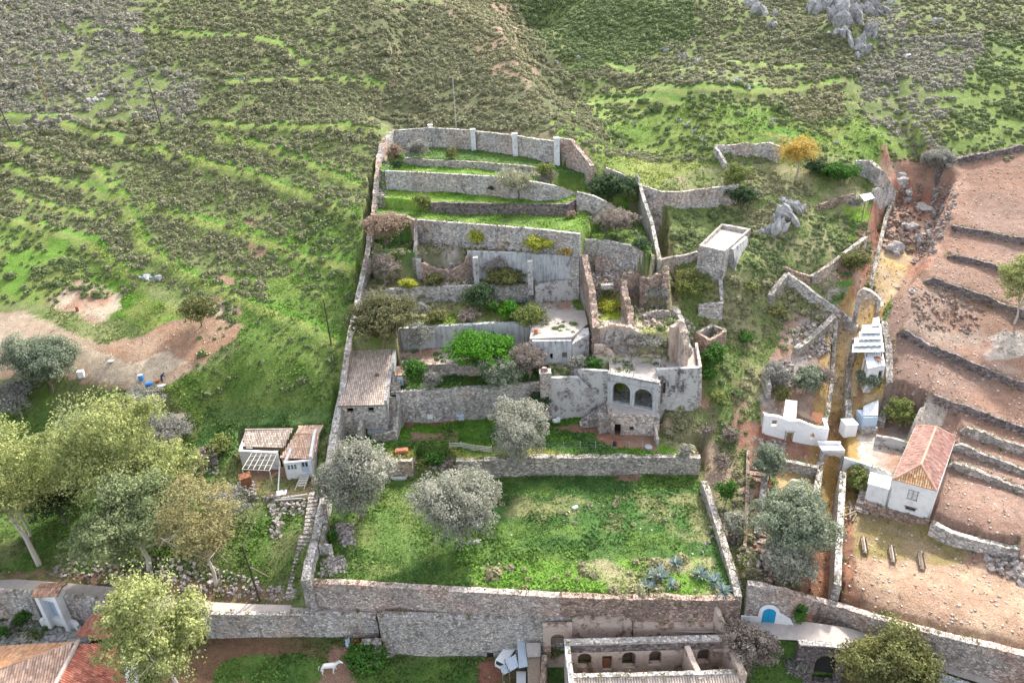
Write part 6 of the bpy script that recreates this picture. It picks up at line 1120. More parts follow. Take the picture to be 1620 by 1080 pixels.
# keep a minimum spacing through a cell grid
key = np.round(bx/.62).astype(int)*100000+np.round(by/.62).astype(int); _, ui = np.unique(key, return_index=True); bx, by, bz, bt, br = bx[ui], by[ui], bz[ui], bt[ui], br[ui]
PAL = 1.02*np.array([[[.35, .33, .20], [.20, .21, .11]], [[.42, .39, .32], [.27, .26, .19]], [[.25, .29, .13], [.15, .20, .075]], [[.40, .36, .23], [.24, .24, .12]]])
def bush_arrays(x, y, z, r, t, n=30):
    N = len(x); d = RNG.normal(size=(N, n, 3)); d[..., 2] = np.abs(d[..., 2])+.1; d /= np.linalg.norm(d, axis=2)[..., None]; rad = RNG.uniform(.75, 1.05, (N, n, 1))
    C_ = np.stack([x, y, z], 1)[:, None]+d*rad*r[:, None, None]*[1, 1, .85]; nr = (d+[0, 0, .2]).reshape(-1, 3); V, Fq = quads(C_.reshape(-1, 3), np.repeat(r*.42, n), nr, .55, 1.3)
    f = RNG.random((N, 1, 1))*.7+RNG.random((N, n, 1))*.3; c = PAL[t][:, None, 0]*f+PAL[t][:, None, 1]*(1-f); c = c*(.8+.4*RNG.random((N, 1, 1)))*(.85+.3*RNG.random((N, n, 1)))
    # inner body, its darker colour paints the shade within the bush
    k = 7; a = np.arange(k)*2*math.pi/k; ring = np.stack([np.cos(a), np.sin(a), 0*a], 1); core = np.concatenate([ring*[.88, .88, 1]+[0, 0, -.1], ring*[.66, .66, 1]+[0, 0, .5], [[0, 0, .78]]], 0); cv = np.stack([x, y, z], 1)[:, None]+core[None]*r[:, None, None]*(1+.12*RNG.normal(size=(N, 2*k+1, 1)))
    f4 = np.array([(i, (i+1) % k, k+(i+1) % k, k+i) for i in range(k)]+[(k+i, k+(i+1) % k, 2*k, 2*k) for i in range(k)]); f4[k:, 3] = f4[k:, 2]
    q4 = np.array([(i, (i+1) % k, k+(i+1) % k, k+i) for i in range(k)]+[(k, k+1, k+2, 2*k), (k+2, k+3, k+4, 2*k), (k+4, k+5, k+6, 2*k), (k+6, k, 2*k, 2*k-0)][:3])
    fi = (q4[None]+(np.arange(N)*(2*k+1))[:, None, None]).reshape(-1, 4)+len(V); cc2 = np.repeat((PAL[t][:, 1]*.85)[:, None], len(q4), 1).reshape(-1, 3)
    return np.r_[V, cv.reshape(-1, 3)], np.r_[Fq, fi], np.r_[c.reshape(-1, 3), cc2]
sz = br/ppm([bx, by, bz]); o_ = np.argsort(-sz); ind, rest = o_[:240], o_[240:]
V, Fq, cc = bush_arrays(bx[rest], by[rest], bz[rest]-.05, br[rest], bt[rest], 18); tag(mk('hillside_scrub', V, Fq, 'leaf', None, cc), 'low domed phrygana scrub covering the slopes', 'scrub', kind='stuff')
GS = {0: ('olive brown domed scrub bush growing on the ground', 'olive brown scrub bushes'), 1: ('grey domed scrub bush growing on the ground', 'grey scrub bushes'), 2: ('green domed scrub bush growing on the ground', 'green scrub bushes'), 3: ('dry tan grassy tuft growing on the ground', 'dry tan tufts')}
proto = {}
for t in range(4):
    for v in range(3): V, Fq, cc = bush_arrays(np.zeros(1), np.zeros(1), np.zeros(1), np.ones(1), np.array([t]), 70); o = mk('scrub_bush', V, Fq, 'leaf', None, cc); proto[(t, v)] = o; o['_used'] = 0
for n_, k in enumerate(ind):
    t = int(bt[k]); pr = proto[(t, n_ % 3)]
    if pr['_used']: o = pr.copy(); COL.objects.link(o)
    else: o = pr
    o.location = (bx[k], by[k], bz[k]-.05); o.scale = (br[k],)*3; o.rotation_euler = (0, 0, random.random()*6.28); o['_used'] = 1; tag(o, GS[t][0], 'scrub bush', GS[t][1])
for o in list(bpy.data.objects):
    if '_used' in o.keys():
        if not o['_used']: bpy.data.objects.remove(o)
        else: del o['_used']
print('bushes', len(bx))
# ------------------------------------------------------------------ herbs and grass
NH = 800000; hx = RNG.uniform(-75, 75, NH); hy = RNG.uniform(42, 150, NH); ix = np.clip(np.searchsorted(GX, hx)-1, 0, len(GX)-2); iy = np.clip(np.searchsorted(GY, hy)-1, 0, len(GY)-2)
hz_ = gz(hx, hy); kc = K[iy, ix]; green = (kc[:, 1] > kc[:, 0]*1.12); dry = (kc[:, 1] > kc[:, 0]*.8) & ~green; qx, qy = proj(hx, hy, hz_)
dnl, _, _ = dline(hx, hy, [(p[0], p[1]) for p in LF]); pr_ = np.where(green, .75, np.where(dry, .4, .02))*np.clip(95/hy-.35, .25, 1)
pr_ = pr_*np.where(vn(hx, hy, 2.1) > .42, 1, .35)
_, _, fy_, ry_ = TD['yard']; ok = (qx > -20) & (qx < 1640) & (qy > 100) & (qy < 1100) & (RNG.random(NH) < pr_) & (dnl > .5) & ~inpoly(hx, hy, LF+LB[::-1]) & ~inpoly(hx, hy, fy_+ry_)
C_ = np.stack([hx, hy, hz_+RNG.uniform(.02, .22, NH)], 1)[ok]; kc = kc[ok]; big = np.where(vn(C_[:, 0], C_[:, 1], 3) > .55, .27, .17)
V, Fq = quads(C_, big, np.array([0, 0, .9]), .7, 1.3); f = RNG.uniform(.75, 1.5, (len(C_), 1))*(.8+.5*vn(C_[:, 0], C_[:, 1], 1.6))[:, None]; cc = kc*f*np.array([1., 1.05, 1.])
tag(mk('ground_herbs', V, Fq, 'leaf', None, cc), 'grass, nettles and low herbs carpeting the terraces', 'ground cover', kind='stuff'); print('herbs', len(C_))

WD = np.array(WEED); n = len(WD); k = 9; cc = np.repeat(WD[:, :3], k, 0)+RNG.normal(size=(n*k, 3))*[.17, .17, .06]+[0, 0, .08]; tn = np.repeat(WD[:, 3], k)[:, None]; V, Fq = quads(cc, .17, np.array([0, 0, .7]), .9, 1.5)
col = np.where(tn < .25, np.array([[.26, .25, .13]]), np.where(tn < .6, np.array([[.10, .17, .035]]), np.array([[.16, .20, .07]])))*RNG.uniform(.7, 1.3, (n*k, 1)); tag(mk('wall_weeds', V, Fq, 'leaf', None, col), 'weeds growing on and along the old walls', 'ground cover', kind='stuff')
# ------------------------------------------------------------------ rocks and rubble
def rockV(c, r, seed, sq=(1, 1, .7), sub=2, ang=.35):
    import bmesh
    bm = bmesh.new(); bmesh.ops.create_icosphere(bm, subdivisions=sub, radius=1); V = np.array([v.co for v in bm.verts]); Fq = [[v.index for v in f.verts] for f in bm.faces]; bm.free()
    o = []
    for v in V:
        n = mnoise.noise(Vector(v*1.1)+Vector((seed*3.1, seed*1.7, 0)))*ang*1.6+mnoise.noise(Vector(v*2.7)+Vector((seed, 5, seed)))*ang*.7; cell = mnoise.cell(Vector(v*1.7)+Vector((seed, 0, seed*2)))*ang*.35; rg = abs(mnoise.noise(Vector(v*4.6)+Vector((seed, seed, 1))))*ang*.55 if sub > 3 else 0; o.append(v*(1+n+cell-rg))
    rot = np.array(Matrix.Rotation(seed*1.3, 3, 'Z')); V = (np.array(o)*sq)@rot.T*r+c
    return V, Fq
def rocks(name, lst, label, cat, col=(.42, .41, .42), kind=None, sub=3, ang=.4, group=None):
    VV = []; FF = []; CC = []; k = 0
    for i, (px, py, w, hs) in enumerate(lst):
        p = g(px, py); r = w*ppm(p)/2; V, Fq = rockV(p+[0, r*.3, -r*(.35 if sub > 3 else .12)], r, px*.013+py*.07, (1, .75, hs), sub, ang); VV.append(V); FF += [[q+k for q in f] for f in Fq]; k += len(V); CC += [np.array(col)*random.uniform(.9, 1.1)]*len(Fq)
    return tag(mk(name, np.concatenate(VV), FF, 'rock', None, CC, org=g(lst[0][0], lst[0][1])), label, cat, group, kind)
GB = 'large boulders lying on the ground'
rocks('boulder', [(231, 440, 20, .7)], 'left one of the two blue grey boulders on the left slope', 'boulder', (.30, .31, .34), group=GB); rocks('boulder', [(249, 442, 16, .9)], 'right one of the two blue grey boulders on the left slope', 'boulder', (.27, .28, .31), group=GB)
for (px, py, w, h), lb in (((1426, 288, 34, .8), 'big rounded boulder at the head of the red gully'), ((1438, 306, 20, .8), 'mid sized boulder below the big one in the red gully'), ((1437, 318, 16, .7), 'smaller boulder directly below the pair in the red gully'), ((1440, 362, 26, .9), 'brown boulder halfway down the red gully'), ((1412, 398, 34, .9), 'broad brown boulder beside the gully wall above the yellow bed'), ((1462, 330, 30, .5), 'flat tilted slab on the right side of the gully'), ((1400, 438, 10, .6), 'dark flat stone lying in the yellow stream bed'), ((1421, 457, 9, .8), 'dark square block at the edge of the yellow stream bed'), ((1443, 462, 12, .7), 'pinkish boulder at the left end of the field rubble'), ((1455, 385, 22, 1.), 'pale twisted rock on the right bank of the gully'), ((1470, 372, 24, .8), 'pale rock just right of the twisted one on the gully bank'),
                         ((1446, 623, 5, 1.5), 'small dark pointed stone standing in the pale patch of the field'), ((1555, 600, 8, .7), 'pale boulder on the dry wall crossing the brown field'), ((1323, 228, 9, 1), 'pale boulder in the green meadow right of the orange tree'), ((1222, 192, 14, .7), 'pale rock in the meadow above the curved wall'), ((1003, 195, 10, .7), 'lone pale rock on the green meadow slope'), ((1072, 668, 9, .7), 'pale block on the slope below the arched house')): rocks('boulder', [(px, py, w, h)], lb, 'boulder', (.36, .33, .31), group=GB)
GO = 'pale limestone outcrops on the hillside'
OUT = [([(1335, 30, 60, 1.3), (1310, 12, 50, 1.2), (1350, 5, 60, 1.2), (1330, 55, 30, 1)], 'largest grey cliff at the top right, left of the gully head'), ([(1365, 80, 34, 1.5), (1375, 55, 30, 1.6), (1385, 25, 36, 1.6), (1392, 0, 40, 1.3), (1357, 92, 20, 1)], 'steep pale cliff spur right of the largest cliff'), ([(1205, 22, 40, .9), (1225, 42, 26, .9), (1190, 10, 34, .9), (1240, 55, 16, .8)], 'long grey outcrop slanting down at the top, left of the cliffs'), ([(1480, 38, 22, .9), (1500, 44, 18, .8), (1450, 30, 18, .8)], 'pale outcrop at the far top right'),
       ([(1050, 82, 14, 1.1), (1062, 76, 12, 1), (1052, 100, 9, 1)], 'small grey outcrop left of the pair above the meadow'), ([(1080, 92, 18, 1.4), (1090, 105, 12, 1), (1105, 98, 16, 1.3), (1074, 125, 14, 1.2)], 'grey outcrop with tall blocks above the meadow'), ([(1140, 118, 12, 1.2), (1165, 130, 16, 1), (1185, 142, 14, 1), (1178, 135, 10, 1)], 'string of pale rocks above the meadow'), ([(1085, 198, 14, .9), (1098, 208, 10, .9), (1112, 222, 10, 1.1), (1076, 192, 10, .8)], 'pale rocks in a line left of the curved wall'),
       ([(1245, 345, 40, 1.3), (1225, 368, 34, 1.5), (1262, 330, 30, 1.2), (1210, 372, 22, 1.3), (1240, 320, 24, .8)], 'craggy grey outcrop on the scrubby mound behind the tower'), ([(150, 160, 24, .5), (165, 150, 20, .5), (130, 145, 18, .5)], 'pale rocky patch on the left hillside among grey scrub'), ([(880, 100, 8, 1), (915, 92, 8, 1), (905, 25, 8, 1)], 'tiny pale rocks on the dark slope above the meadow'), ([(1420, 148, 10, .7), (1435, 90, 16, .7), (1290, 80, 12, .7)], 'scattered pale rocks below the cliffs')]
import bmesh
bm = bmesh.new(); bmesh.ops.create_icosphere(bm, subdivisions=1, radius=1); IV = np.array([v.co for v in bm.verts]); IF = [[v.index for v in f.verts] for f in bm.faces]; bm.free()
def outcrop(lst, label):
    VV = []; FF = []; CC = []; k = 0; th = random.uniform(-.5, .5)
    for px, py, w, hs in lst:
        p = g(px, py); r = w*ppm(p)/2
        for q in range(18 if w > 20 else 9):
            rr = r*random.uniform(.28, .62); c = p+np.array([random.gauss(0, .42)*r, random.gauss(.1, .3)*r, 0]); c[2] = float(gz(c[0], c[1]))+rr*hs*random.uniform(-.1, .45)
            R = np.array(Matrix.Rotation(th+random.gauss(0, .3), 3, 'Y') @ Matrix.Rotation(random.random()*3, 3, 'Z')); V = (IV*(1+RNG.uniform(-.28, .22, (len(IV), 1)))*[.75, .55, 1.15*hs]*rr)@R.T+c
            VV.append(V); FF += [[a+k for a in f] for f in IF]; k += len(V); CC += list(np.array([.37, .36, .35])*random.uniform(.65, 1.15)*np.ones((len(IF), 1))*RNG.uniform(.9, 1.08, (len(IF), 1)))
    return tag(mk('rock_outcrop', np.concatenate(VV), FF, 'rock', None, CC, org=g(lst[0][0], lst[0][1])), label, 'rock outcrop', GO)
for l, lb in OUT:
    if 'scattered' in lb or 'tiny' in lb:
        for i_, q in enumerate(l): rocks('boulder', [q], ['left', 'middle', 'right'][i_]+' rock of the '+lb, 'boulder', (.40, .39, .385), group=GB)
    else:
        for i_, q in enumerate(l): outcrop([q], ['main part, ', 'second part, ', 'third part, ', 'fourth part, ', 'lowest part, '][i_]+lb)
def rubble(P, n, s, label, col=(.33, .30, .28), heap=.5, name='rubble', px=True):
    xs = [p[0] for p in P]; ys = [p[1] for p in P]; V = []; FF = []; CC = []; k = 0; cxm = sum(xs)/len(P); cym = sum(ys)/len(P); i = 0; org = g(cxm, cym)
    box = np.array([(x, y, z) for x in (-1, 1) for y in (-1, 1) for z in (-1, 1)], float); bf = [(0, 1, 3, 2), (4, 6, 7, 5), (0, 4, 5, 1), (2, 3, 7, 6), (0, 2, 6, 4), (1, 5, 7, 3)]
    while i < n:
        a, b = random.uniform(min(xs), max(xs)), random.uniform(min(ys), max(ys))
        if not bool(inpoly(np.array(a), np.array(b), P)): continue
        i += 1; p = g(a, b) if n < 400 else None
        if p is None: p = at(a, b, org[2]); p[2] = float(gz(p[0], p[1]))
        r = s*random.uniform(.4, 1.3); e = max(0, 1-math.hypot((a-cxm)/(max(xs)-min(xs))*2, (b-cym)/(max(ys)-min(ys))*2)); q = box*(1+RNG.uniform(-.35, .25, (8, 3))); R = np.array(Matrix.Rotation(random.random()*6, 3, Vector(RNG.normal(size=3))))
        V.append((q*[r*.5, r*.4, r*.3])@R.T+p+[0, 0, r*.1+heap*e*random.random()]); FF += [[w+k for w in f] for f in bf]; k += 8; CC += [np.array(col)*random.uniform(.65, 1.25)*[1, random.uniform(.93, 1), random.uniform(.88, 1)]]*6
    return tag(mk(name, np.concatenate(V), FF, 'rock', None, CC, org=org), label, 'rubble', None, 'stuff')
for a_ in [([(100, 880), (300, 885), (470, 935), (440, 955), (300, 935), (80, 912)], 380, .42, 'pale rubble bank along the back of the lane'), ([(528, 830), (560, 828), (562, 865), (540, 865)], 130, .42, 'grey rubble patch under the left olive'), ([(508, 885), (545, 880), (550, 905), (505, 915)], 180, .4, 'stones filling the wall corner'),
           ([(680, 425), (745, 410), (760, 450), (700, 455)], 260, .5, 'collapsed stones below the breach'), ([(940, 405), (985, 410), (980, 460), (945, 470)], 260, .5, 'rubble between the ruin walls'), ([(930, 420), (945, 440), (950, 520), (935, 515)], 150, .5, 'fallen stones along the ragged wall'), ([(1250, 520), (1335, 490), (1318, 560), (1270, 570)], 300, .5, 'pinkish rubble left of the stream bed'), ([(1210, 575), (1250, 570), (1260, 610), (1215, 615)], 160, .5, 'rubble heap above the roofless white house'),
           ([(1440, 465), (1500, 460), (1560, 490), (1540, 530), (1450, 520)], 200, .42, 'rubble spread on the brown field', (.27, .20, .165)), ([(1480, 280), (1520, 300), (1480, 400), (1440, 420), (1470, 340)], 300, .5, 'loose stones along the field edge by the gully'), ([(1400, 310), (1460, 290), (1450, 400), (1400, 400)], 220, .7, 'boulders and stones in the gully', (.26, .2, .165)), ([(1560, 860), (1620, 880), (1620, 930), (1560, 900)], 130, .5, 'stones below the curved field wall'),
           ([(1195, 695), (1240, 700), (1245, 715), (1210, 712)], 70, .4, 'stones before the roofless white house'), ([(1060, 480), (1100, 520), (1095, 560), (1070, 540)], 150, .5, 'rubble below the ruin edge'), ([(1000, 440), (1055, 445), (1060, 500), (1005, 510)], 120, .4, 'stones in the dry grass room'), ([(940, 520), (1060, 530), (1060, 560), (960, 560)], 120, .4, 'stones in the sunken room'),
           ([(415, 785), (490, 785), (480, 815), (430, 815)], 160, .45, 'stones below the cottage yard'), ([(430, 810), (450, 810), (445, 855), (428, 850)], 50, .5, 'stepping rubble below the cottage'), ([(660, 375), (740, 370), (740, 395), (680, 400)], 110, .4, 'pale rubble under the ivy patched wall'), ([(600, 240), (615, 260), (610, 330), (598, 330)], 120, .5, 'stones from the ruined boundary wall'),
           ([(870, 560), (940, 560), (930, 600), (890, 600)], 60, .35, 'stones on the little terrace'), ([(1100, 870), (1180, 750), (1210, 880), (1180, 920)], 120, .35, 'stones on the earth slope by the garden wall'), ([(298, 715), (345, 712), (345, 750), (300, 750)], 130, .45, 'grey rubble heap left of the cottage'), ([(355, 770), (400, 755), (410, 790), (370, 795)], 90, .4, 'debris beside the cottage yard'), ([(1180, 880), (1215, 870), (1215, 925), (1185, 920)], 60, .4, 'stones by the foot of the stepped track')]: rubble(*a_)
# loose stones: one carpet
N_ = 26000; sx = RNG.uniform(-60, 110, N_); sy = RNG.uniform(44, 125, N_); qx, qy = proj(sx, sy, gz(sx, sy)); ix = np.clip(np.searchsorted(GX, sx)-1, 0, len(GX)-2); iy = np.clip(np.searchsorted(GY, sy)-1, 0, len(GY)-2)
pr_ = gravel[iy, ix]*.5+.03; ok = (qx > 0) & (qx < 1640) & (qy < 1090) & (RNG.random(N_) < pr_) & ~inpoly(sx, sy, LF+LB[::-1]); sx, sy = sx[ok], sy[ok]; sz_ = gz(sx, sy); n = len(sx)
box = np.array([(x, y, z) for x in (-1, 1) for y in (-1, 1) for z in (-.2, 1)], float); r = RNG.uniform(.03, .13, n)**1.0; V = np.stack([sx, sy, sz_], 1)[:, None]+box[None]*(1+RNG.uniform(-.45, .3, (n, 8, 3)))*r[:, None, None]*[1, 1, .7]
bf = np.array([(0, 1, 3, 2), (4, 6, 7, 5), (0, 4, 5, 1), (2, 3, 7, 6), (0, 2, 6, 4), (1, 5, 7, 3)]); Fq = (bf[None]+np.arange(n)[:, None, None]*8).reshape(-1, 4); tag(mk('loose_stones', V.reshape(-1, 3), Fq, 'rock', None, np.repeat(np.array([.5, .42, .36])*RNG.uniform(.6, 1.3, (n, 1)), 6, 0)), 'small loose stones strewn over the bare fields', 'stones', kind='stuff'); print('stones', n)
# ------------------------------------------------------------------ stairs
def stairs(P0, P1, w, n, label, mat='stone_dry', rz=None):
    P0 = np.array(P0, float); P1 = np.array(P1, float); d = P1-P0; a = math.atan2(d[1], d[0]); t = empty('stone_steps', P0, label, 'steps'); L = np.hypot(d[0], d[1])/n
    for i in range(n): c = P0+d*(i+.5)/n; mb = MB(); mb.box((c[0], c[1], c[2]-.1), (L*1.02, w*random.uniform(.93, 1.05), abs(d[2])/n+.25), a+random.uniform(-.03, .03)); mb.build('step', mat, t)
a, b = g(462, 948), g(484, 850); stairs(a+[0, 0, .15], b+[0, 0, .3], 1.5, 17, 'long mossy stone steps climbing outside the boundary wall from the lane')
a, b = g(488, 846), g(498, 782); stairs(a+[0, 0, .15], b+[0, 0, .4], 1.3, 11, 'upper flight of stone steps between the cottage yard and the left olive')
a, b = at(617, 690, 6.9), at(622, 628, 11.8); stairs(a, b, 1.1, 15, 'narrow steep steps along the right side of the beige roofed house'); a, b = at(626, 622, 11.9), at(627, 588, 13.7); stairs(a, b, 1.3, 8, 'short upper flight of steps beside the little hut')
a, b = g(1203, 918), g(1203, 868); stairs(a+[0, 0, .05], b+[0, 0, .1], 2.4, 6, 'wide earth and stone steps at the foot of the red track', 'stone_red'); a, b = g(1200, 860), g(1196, 735); stairs(a+[0, 0, -.02], b+[0, 0, .02], 1.6, 12, 'long red earth track with shallow stone risers', 'stone_red')
# ------------------------------------------------------------------ poles and wires
def pole(px, py, top, label, r=.13, arm=False, strut=None, lean=0., mat='darkwood'):
    p = g(px, py); zt = zfor(p, top); t = empty('utility_pole', p, label, 'utility pole', 'timber poles carrying the overhead wires'); mb = MB(); tp = (p[0]+lean, p[1], zt); mb.bar(p-[0, 0, .5], tp, r, 8, r*.7); mb.build('pole', mat, t)
    if arm: mb = MB(); mb.bar((tp[0]-1.1, tp[1], zt-.7), (tp[0]+1.1, tp[1], zt-.7), .08, 5); mb.build('crossarm', 'steel', t); [MB().bar((tp[0]+q, tp[1], zt-.7), (tp[0]+q, tp[1], zt-.4), .06, 6).build('insulator', 'white', t) for q in (-1, 0, 1)]
    if strut: q = g(*strut); mb = MB(); mb.bar(q, (p[0], p[1], p[2]+(zt-p[2])*.62), r*.8, 7); mb.build('strut', 'wood', t)
    return np.array(tp)
T1_ = pole(22, 218, 140, 'leaning pole at the far left edge above the first terrace line', lean=-1.2); T2_ = pole(75, 160, 94, 'slim reddish pole high on the left hillside', lean=-.6, r=.1, mat='rust'); T3_ = pole(258, 208, 122, 'tallest pole with a pale crossarm on the left hillside', arm=True, lean=-.5); T4_ = pole(393, 195, 120, 'pole with a small crossarm right of the tallest pole', arm=True, r=.11, mat='wood'); T5_ = pole(627, 135, 58, 'thin pole on the ridge left of the centre', r=.1, mat='wood'); T6_ = pole(722, 205, 122, 'thin pale pole standing behind the top garden wall', r=.09, mat='palewood')
T7_ = pole(524, 545, 474, 'dark pole on the grass just left of the boundary wall', r=.12); T8_ = pole(412, 952, 862, 'dark pole with a slanting strut in the weedy plot beside the lane', strut=(424, 912), lean=-.3)
def wire(a, b, sag, label, r=.022):
    a = np.array(a, float); b = np.array(b, float); mb = MB(); n = 14; pt = [a+(b-a)*k/n-[0, 0, sag*4*(k/n)*(1-k/n)] for k in range(n+1)]
    for k in range(n): mb.bar(pt[k], pt[k+1], r, 4)
    tag(mb.build('overhead_wire', 'wire', org=a), label, 'wire', 'overhead wires between the poles')
wire(T1_, T3_, 1.5, 'wire from the far left pole to the tallest pole'); wire(T3_, T4_, 1., 'wire from the tallest pole to its right neighbour'); wire(T4_, T5_, 1.4, 'wire climbing from the second crossarm pole to the ridge pole'); fr = atY(1080, 115, 172); wire(T5_, fr, 3, 'long wire crossing the dark slope at the top centre'); wire(fr, atY(1640, 150, 150), 4, 'long wire over the meadow to the right edge'); wire(T8_, g(432, 790)+[0, 0, 2.5], .4, 'wire from the strutted pole up to the cottage yard', .018)
# ------------------------------------------------------------------ animals and person
def skin(name, joints, edges, mat, parent=None, org=None, sub=2):
    me = bpy.data.meshes.new(name); o0 = np.array(org if org is not None else (0, 0, 0), float); me.from_pydata([tuple(np.array(j[:3])) for j in joints], edges, []); o = bpy.data.objects.new(name, me); COL.objects.link(o)
    sk = o.modifiers.new('s', 'SKIN'); 
    for i, j in enumerate(joints): me.skin_vertices[0].data[i].radius = (j[3], j[4] if len(j) > 4 else j[3])
    me.skin_vertices[0].data[0].use_root = True
    sb = o.modifiers.new('u', 'SUBSURF'); sb.levels = sub; sb.render_levels = sub; dg = bpy.context.evaluated_depsgraph_get(); ev = bpy.data.meshes.new_from_object(o.evaluated_get(dg)); o.modifiers.clear(); o.data = ev; ev.materials.clear(); ev.materials.append(MT[mat]); ev.polygons.foreach_set('use_smooth', np.ones(len(ev.polygons), bool))
    if parent is not None: o.parent = parent
    return o
def horse(px, py, rz, label, sc=1., graze=True):
    p = g(px, py); t = empty('horse', p, label, 'horse'); t.rotation_euler = (0, 0, rz); t.scale = (sc,)*3
    J = [(0, 0, 1.12, .30, .30), (.42, 0, 1.14, .29, .30), (-.42, 0, 1.18, .28, .28), (-.68, 0, 1.12, .22, .22), (.68, 0, 1.12, .22, .25)]
    E_ = [(0, 1), (0, 2), (2, 3), (1, 4)]
    nk = [(.92, 0, 1.28, .15, .19), (1.18, 0, 1.46, .11, .15), (1.34, 0, 1.50, .10, .12), (1.56, 0, 1.30, .07, .085), (1.66, 0, 1.20, .06, .07)]; graze = False
    k = 4
    for q in nk: J.append(q); E_.append((k, len(J)-1)); k = len(J)-1
    for s in (-1, 1):
        for base, L in ((4, [(.62, s*.15, .82, .13), (.64+s*.1, s*.16, .52, .08), (.62+s*.16, s*.16, .16, .06), (.66+s*.1, s*.16, .05, .06)]), (3, [(-.66, s*.16, .86, .16), (-.56-s*.05, s*.17, .62, .10), (-.78-s*.1, s*.17, .42, .075), (-.74-s*.1, s*.17, .14, .058), (-.70-s*.06, s*.17, .05, .06)])):
            k = base
            for q in L: J.append(q); E_.append((k, len(J)-1)); k = len(J)-1
        hx_, hz__ = (1.34, 1.60); J.append((hx_-.04, s*.07, hz__+.02, .03)); E_.append((7, len(J)-1)); J.append((hx_-.06, s*.09, hz__+.12, .012)); E_.append((len(J)-2, len(J)-1))
    skin('body', J, E_, 'horse', t)
    mb = MB(); mb.bar((-.86, 0, 1.2), (-1.02, 0, .95), .05, 6, .07); mb.bar((-1.02, 0, .95), (-1.04, 0, .5), .07, 6, .02); o = mb.build('tail', 'mane'); o.parent = t
    mb = MB(); a0 = np.array((.7, 0, 1.40)); b0 = np.array((1.26, 0, 1.66))
    for k in range(7): c = a0+(b0-a0)*k/6; mb.box(c, (.14, .05, .16), 0, None, (0, .5))
    o = mb.build('mane', 'mane'); o.parent = t
horse(521, 1064, .12, 'white horse standing in the paddock at the bottom of the view', 1.0); horse(1256, 770, -.5, 'white horse resting in the straw pen beside the slender olive', .8)
p = g(257, 605); t = empty('person', p, 'person in dark navy clothing bending over near the blue containers', 'person'); t.rotation_euler = (0, 0, .6)
J = [(0, 0, .88, .14, .17), (.12, 0, 1.08, .14, .18), (.30, 0, 1.26, .13, .20), (.40, 0, 1.34, .07), (.50, 0, 1.40, .085), (.53, 0, 1.46, .10), (.53, 0, 1.53, .07)]; E_ = [(0, 1), (1, 2), (2, 3), (3, 4), (4, 5), (5, 6)]
for s in (-1, 1):
    k = 0
    for q in [(0, s*.11, .80, .10), (.10*s, s*.12, .46, .07), (.02+.08*s, s*.12, .10, .045), (.14+.08*s, s*.13, .05, .04)]: J.append(q); E_.append((k, len(J)-1)); k = len(J)-1
    k = 2
    for q in [(.32, s*.2, 1.24, .065), (.44, s*.22, 1.0, .045), (.58, s*.18, .82, .033)]: J.append(q); E_.append((k, len(J)-1)); k = len(J)-1
o = skin('body', J, E_, 'navy', t, sub=2)
J = [(.53, 0, 1.50, .105), (.50, 0, 1.55, .08)]; skin('hair', J, [(0, 1)], 'hair', t)
for s in (-1, 1):
    mb = MB(); c = np.array((.62, s*.17, .76)); mb.box(c, (.09, .07, .03), .1, None, (0, .9))
    for k in range(4): a = c+[.03, s*(.03-.02*k), -.03]; mb.bar(a, a+[.02, 0, -.07+.01*abs(k-1)], .009, 5, .006)
    mb.bar(c+[0, -s*.035, 0], c+[.045, -s*.06, -.03], .01, 5, .007); o = mb.build('hand', 'skin'); o.parent = t
p = g(249, 604); mb = MB(); mb.bar(p, p+[0, 0, .35], .28, 12, .34); tag(mb.build('bucket', 'rust', org=p), 'reddish bucket beside the bending person', 'bucket'); p = g(256, 610); mb = MB(); mb.bar(p, p+[0, 0, .22], .62, 16, .66); tag(mb.build('basin', 'palewood', org=p), 'shallow pale basin at the feet of the bending person', 'basin')
for (px, py, r, h, lb) in ((224, 601, .36, .85, 'upright blue barrel nearest the earth slope'), ):
    p = g(px, py); mb = MB(); mb.bar(p, p+[0, 0, h*.5], r*.92, 14, r); mb.bar(p+[0, 0, h*.5], p+[0, 0, h], r, 14, r*.9); t = empty('barrel', p, lb, 'barrel'); mb.build('drum', 'bluebarrel', t); mb = MB(); mb.bar(p+[0, 0, h], p+[0, 0, h+.05], r*.95, 14); mb.build('lid', 'palebluepaint', t)
p = g(236, 611); mb = MB(); mb.bar(p+[-.5, 0, .33], p+[.5, .2, .33], .33, 14); mb.bar(p+[-.3, 0, .33], p+[-.22, .04, .33], .35, 14); mb.bar(p+[.22, .14, .33], p+[.3, .16, .33], .35, 14); tag(mb.build('barrel', 'bluebarrel', org=p), 'blue barrel lying on its side next to the upright one', 'barrel')
p = g(130, 596); mb = MB(); mb.box(p+[0, 0, .5], (.8, .7, 1.), .3); mb.box(p+[0, 0, 1.02], (.86, .76, .06), .3); tag(mb.build('white_box', 'white', org=p), 'white box like appliance standing on the bare earth by the round tree', 'box'); p = g(176, 572); mb = MB(); mb.bar(p, p+[0, 0, .2], .4, 12, .45); tag(mb.build('tub', 'palewood', org=p), 'small pale tub on the bare earth', 'tub'); p = g(123, 492); mb = MB(); mb.bar(p, p+[0, 0, .75], .25, 10, .22); mb.box(p+[0, 0, .78], (.55, .5, .06)); tag(mb.build('rusty_drum', 'rust', org=p), 'small rusty drum in the upper bare patch', 'drum')
b = empty('timber_shelter', g(280, 662), 'low open timber shelter with a board roof near the grey olives', 'shelter'); q = [at(270, 656, 9.2), at(291, 654, 9.2), at(293, 662, 8.9), at(271, 664, 8.9)]; mb = MB(); mb.prism([v[:2] for v in q], [v[2] for v in q], [v[2]+.12 for v in q]); mb.build('roof', 'wood', b)
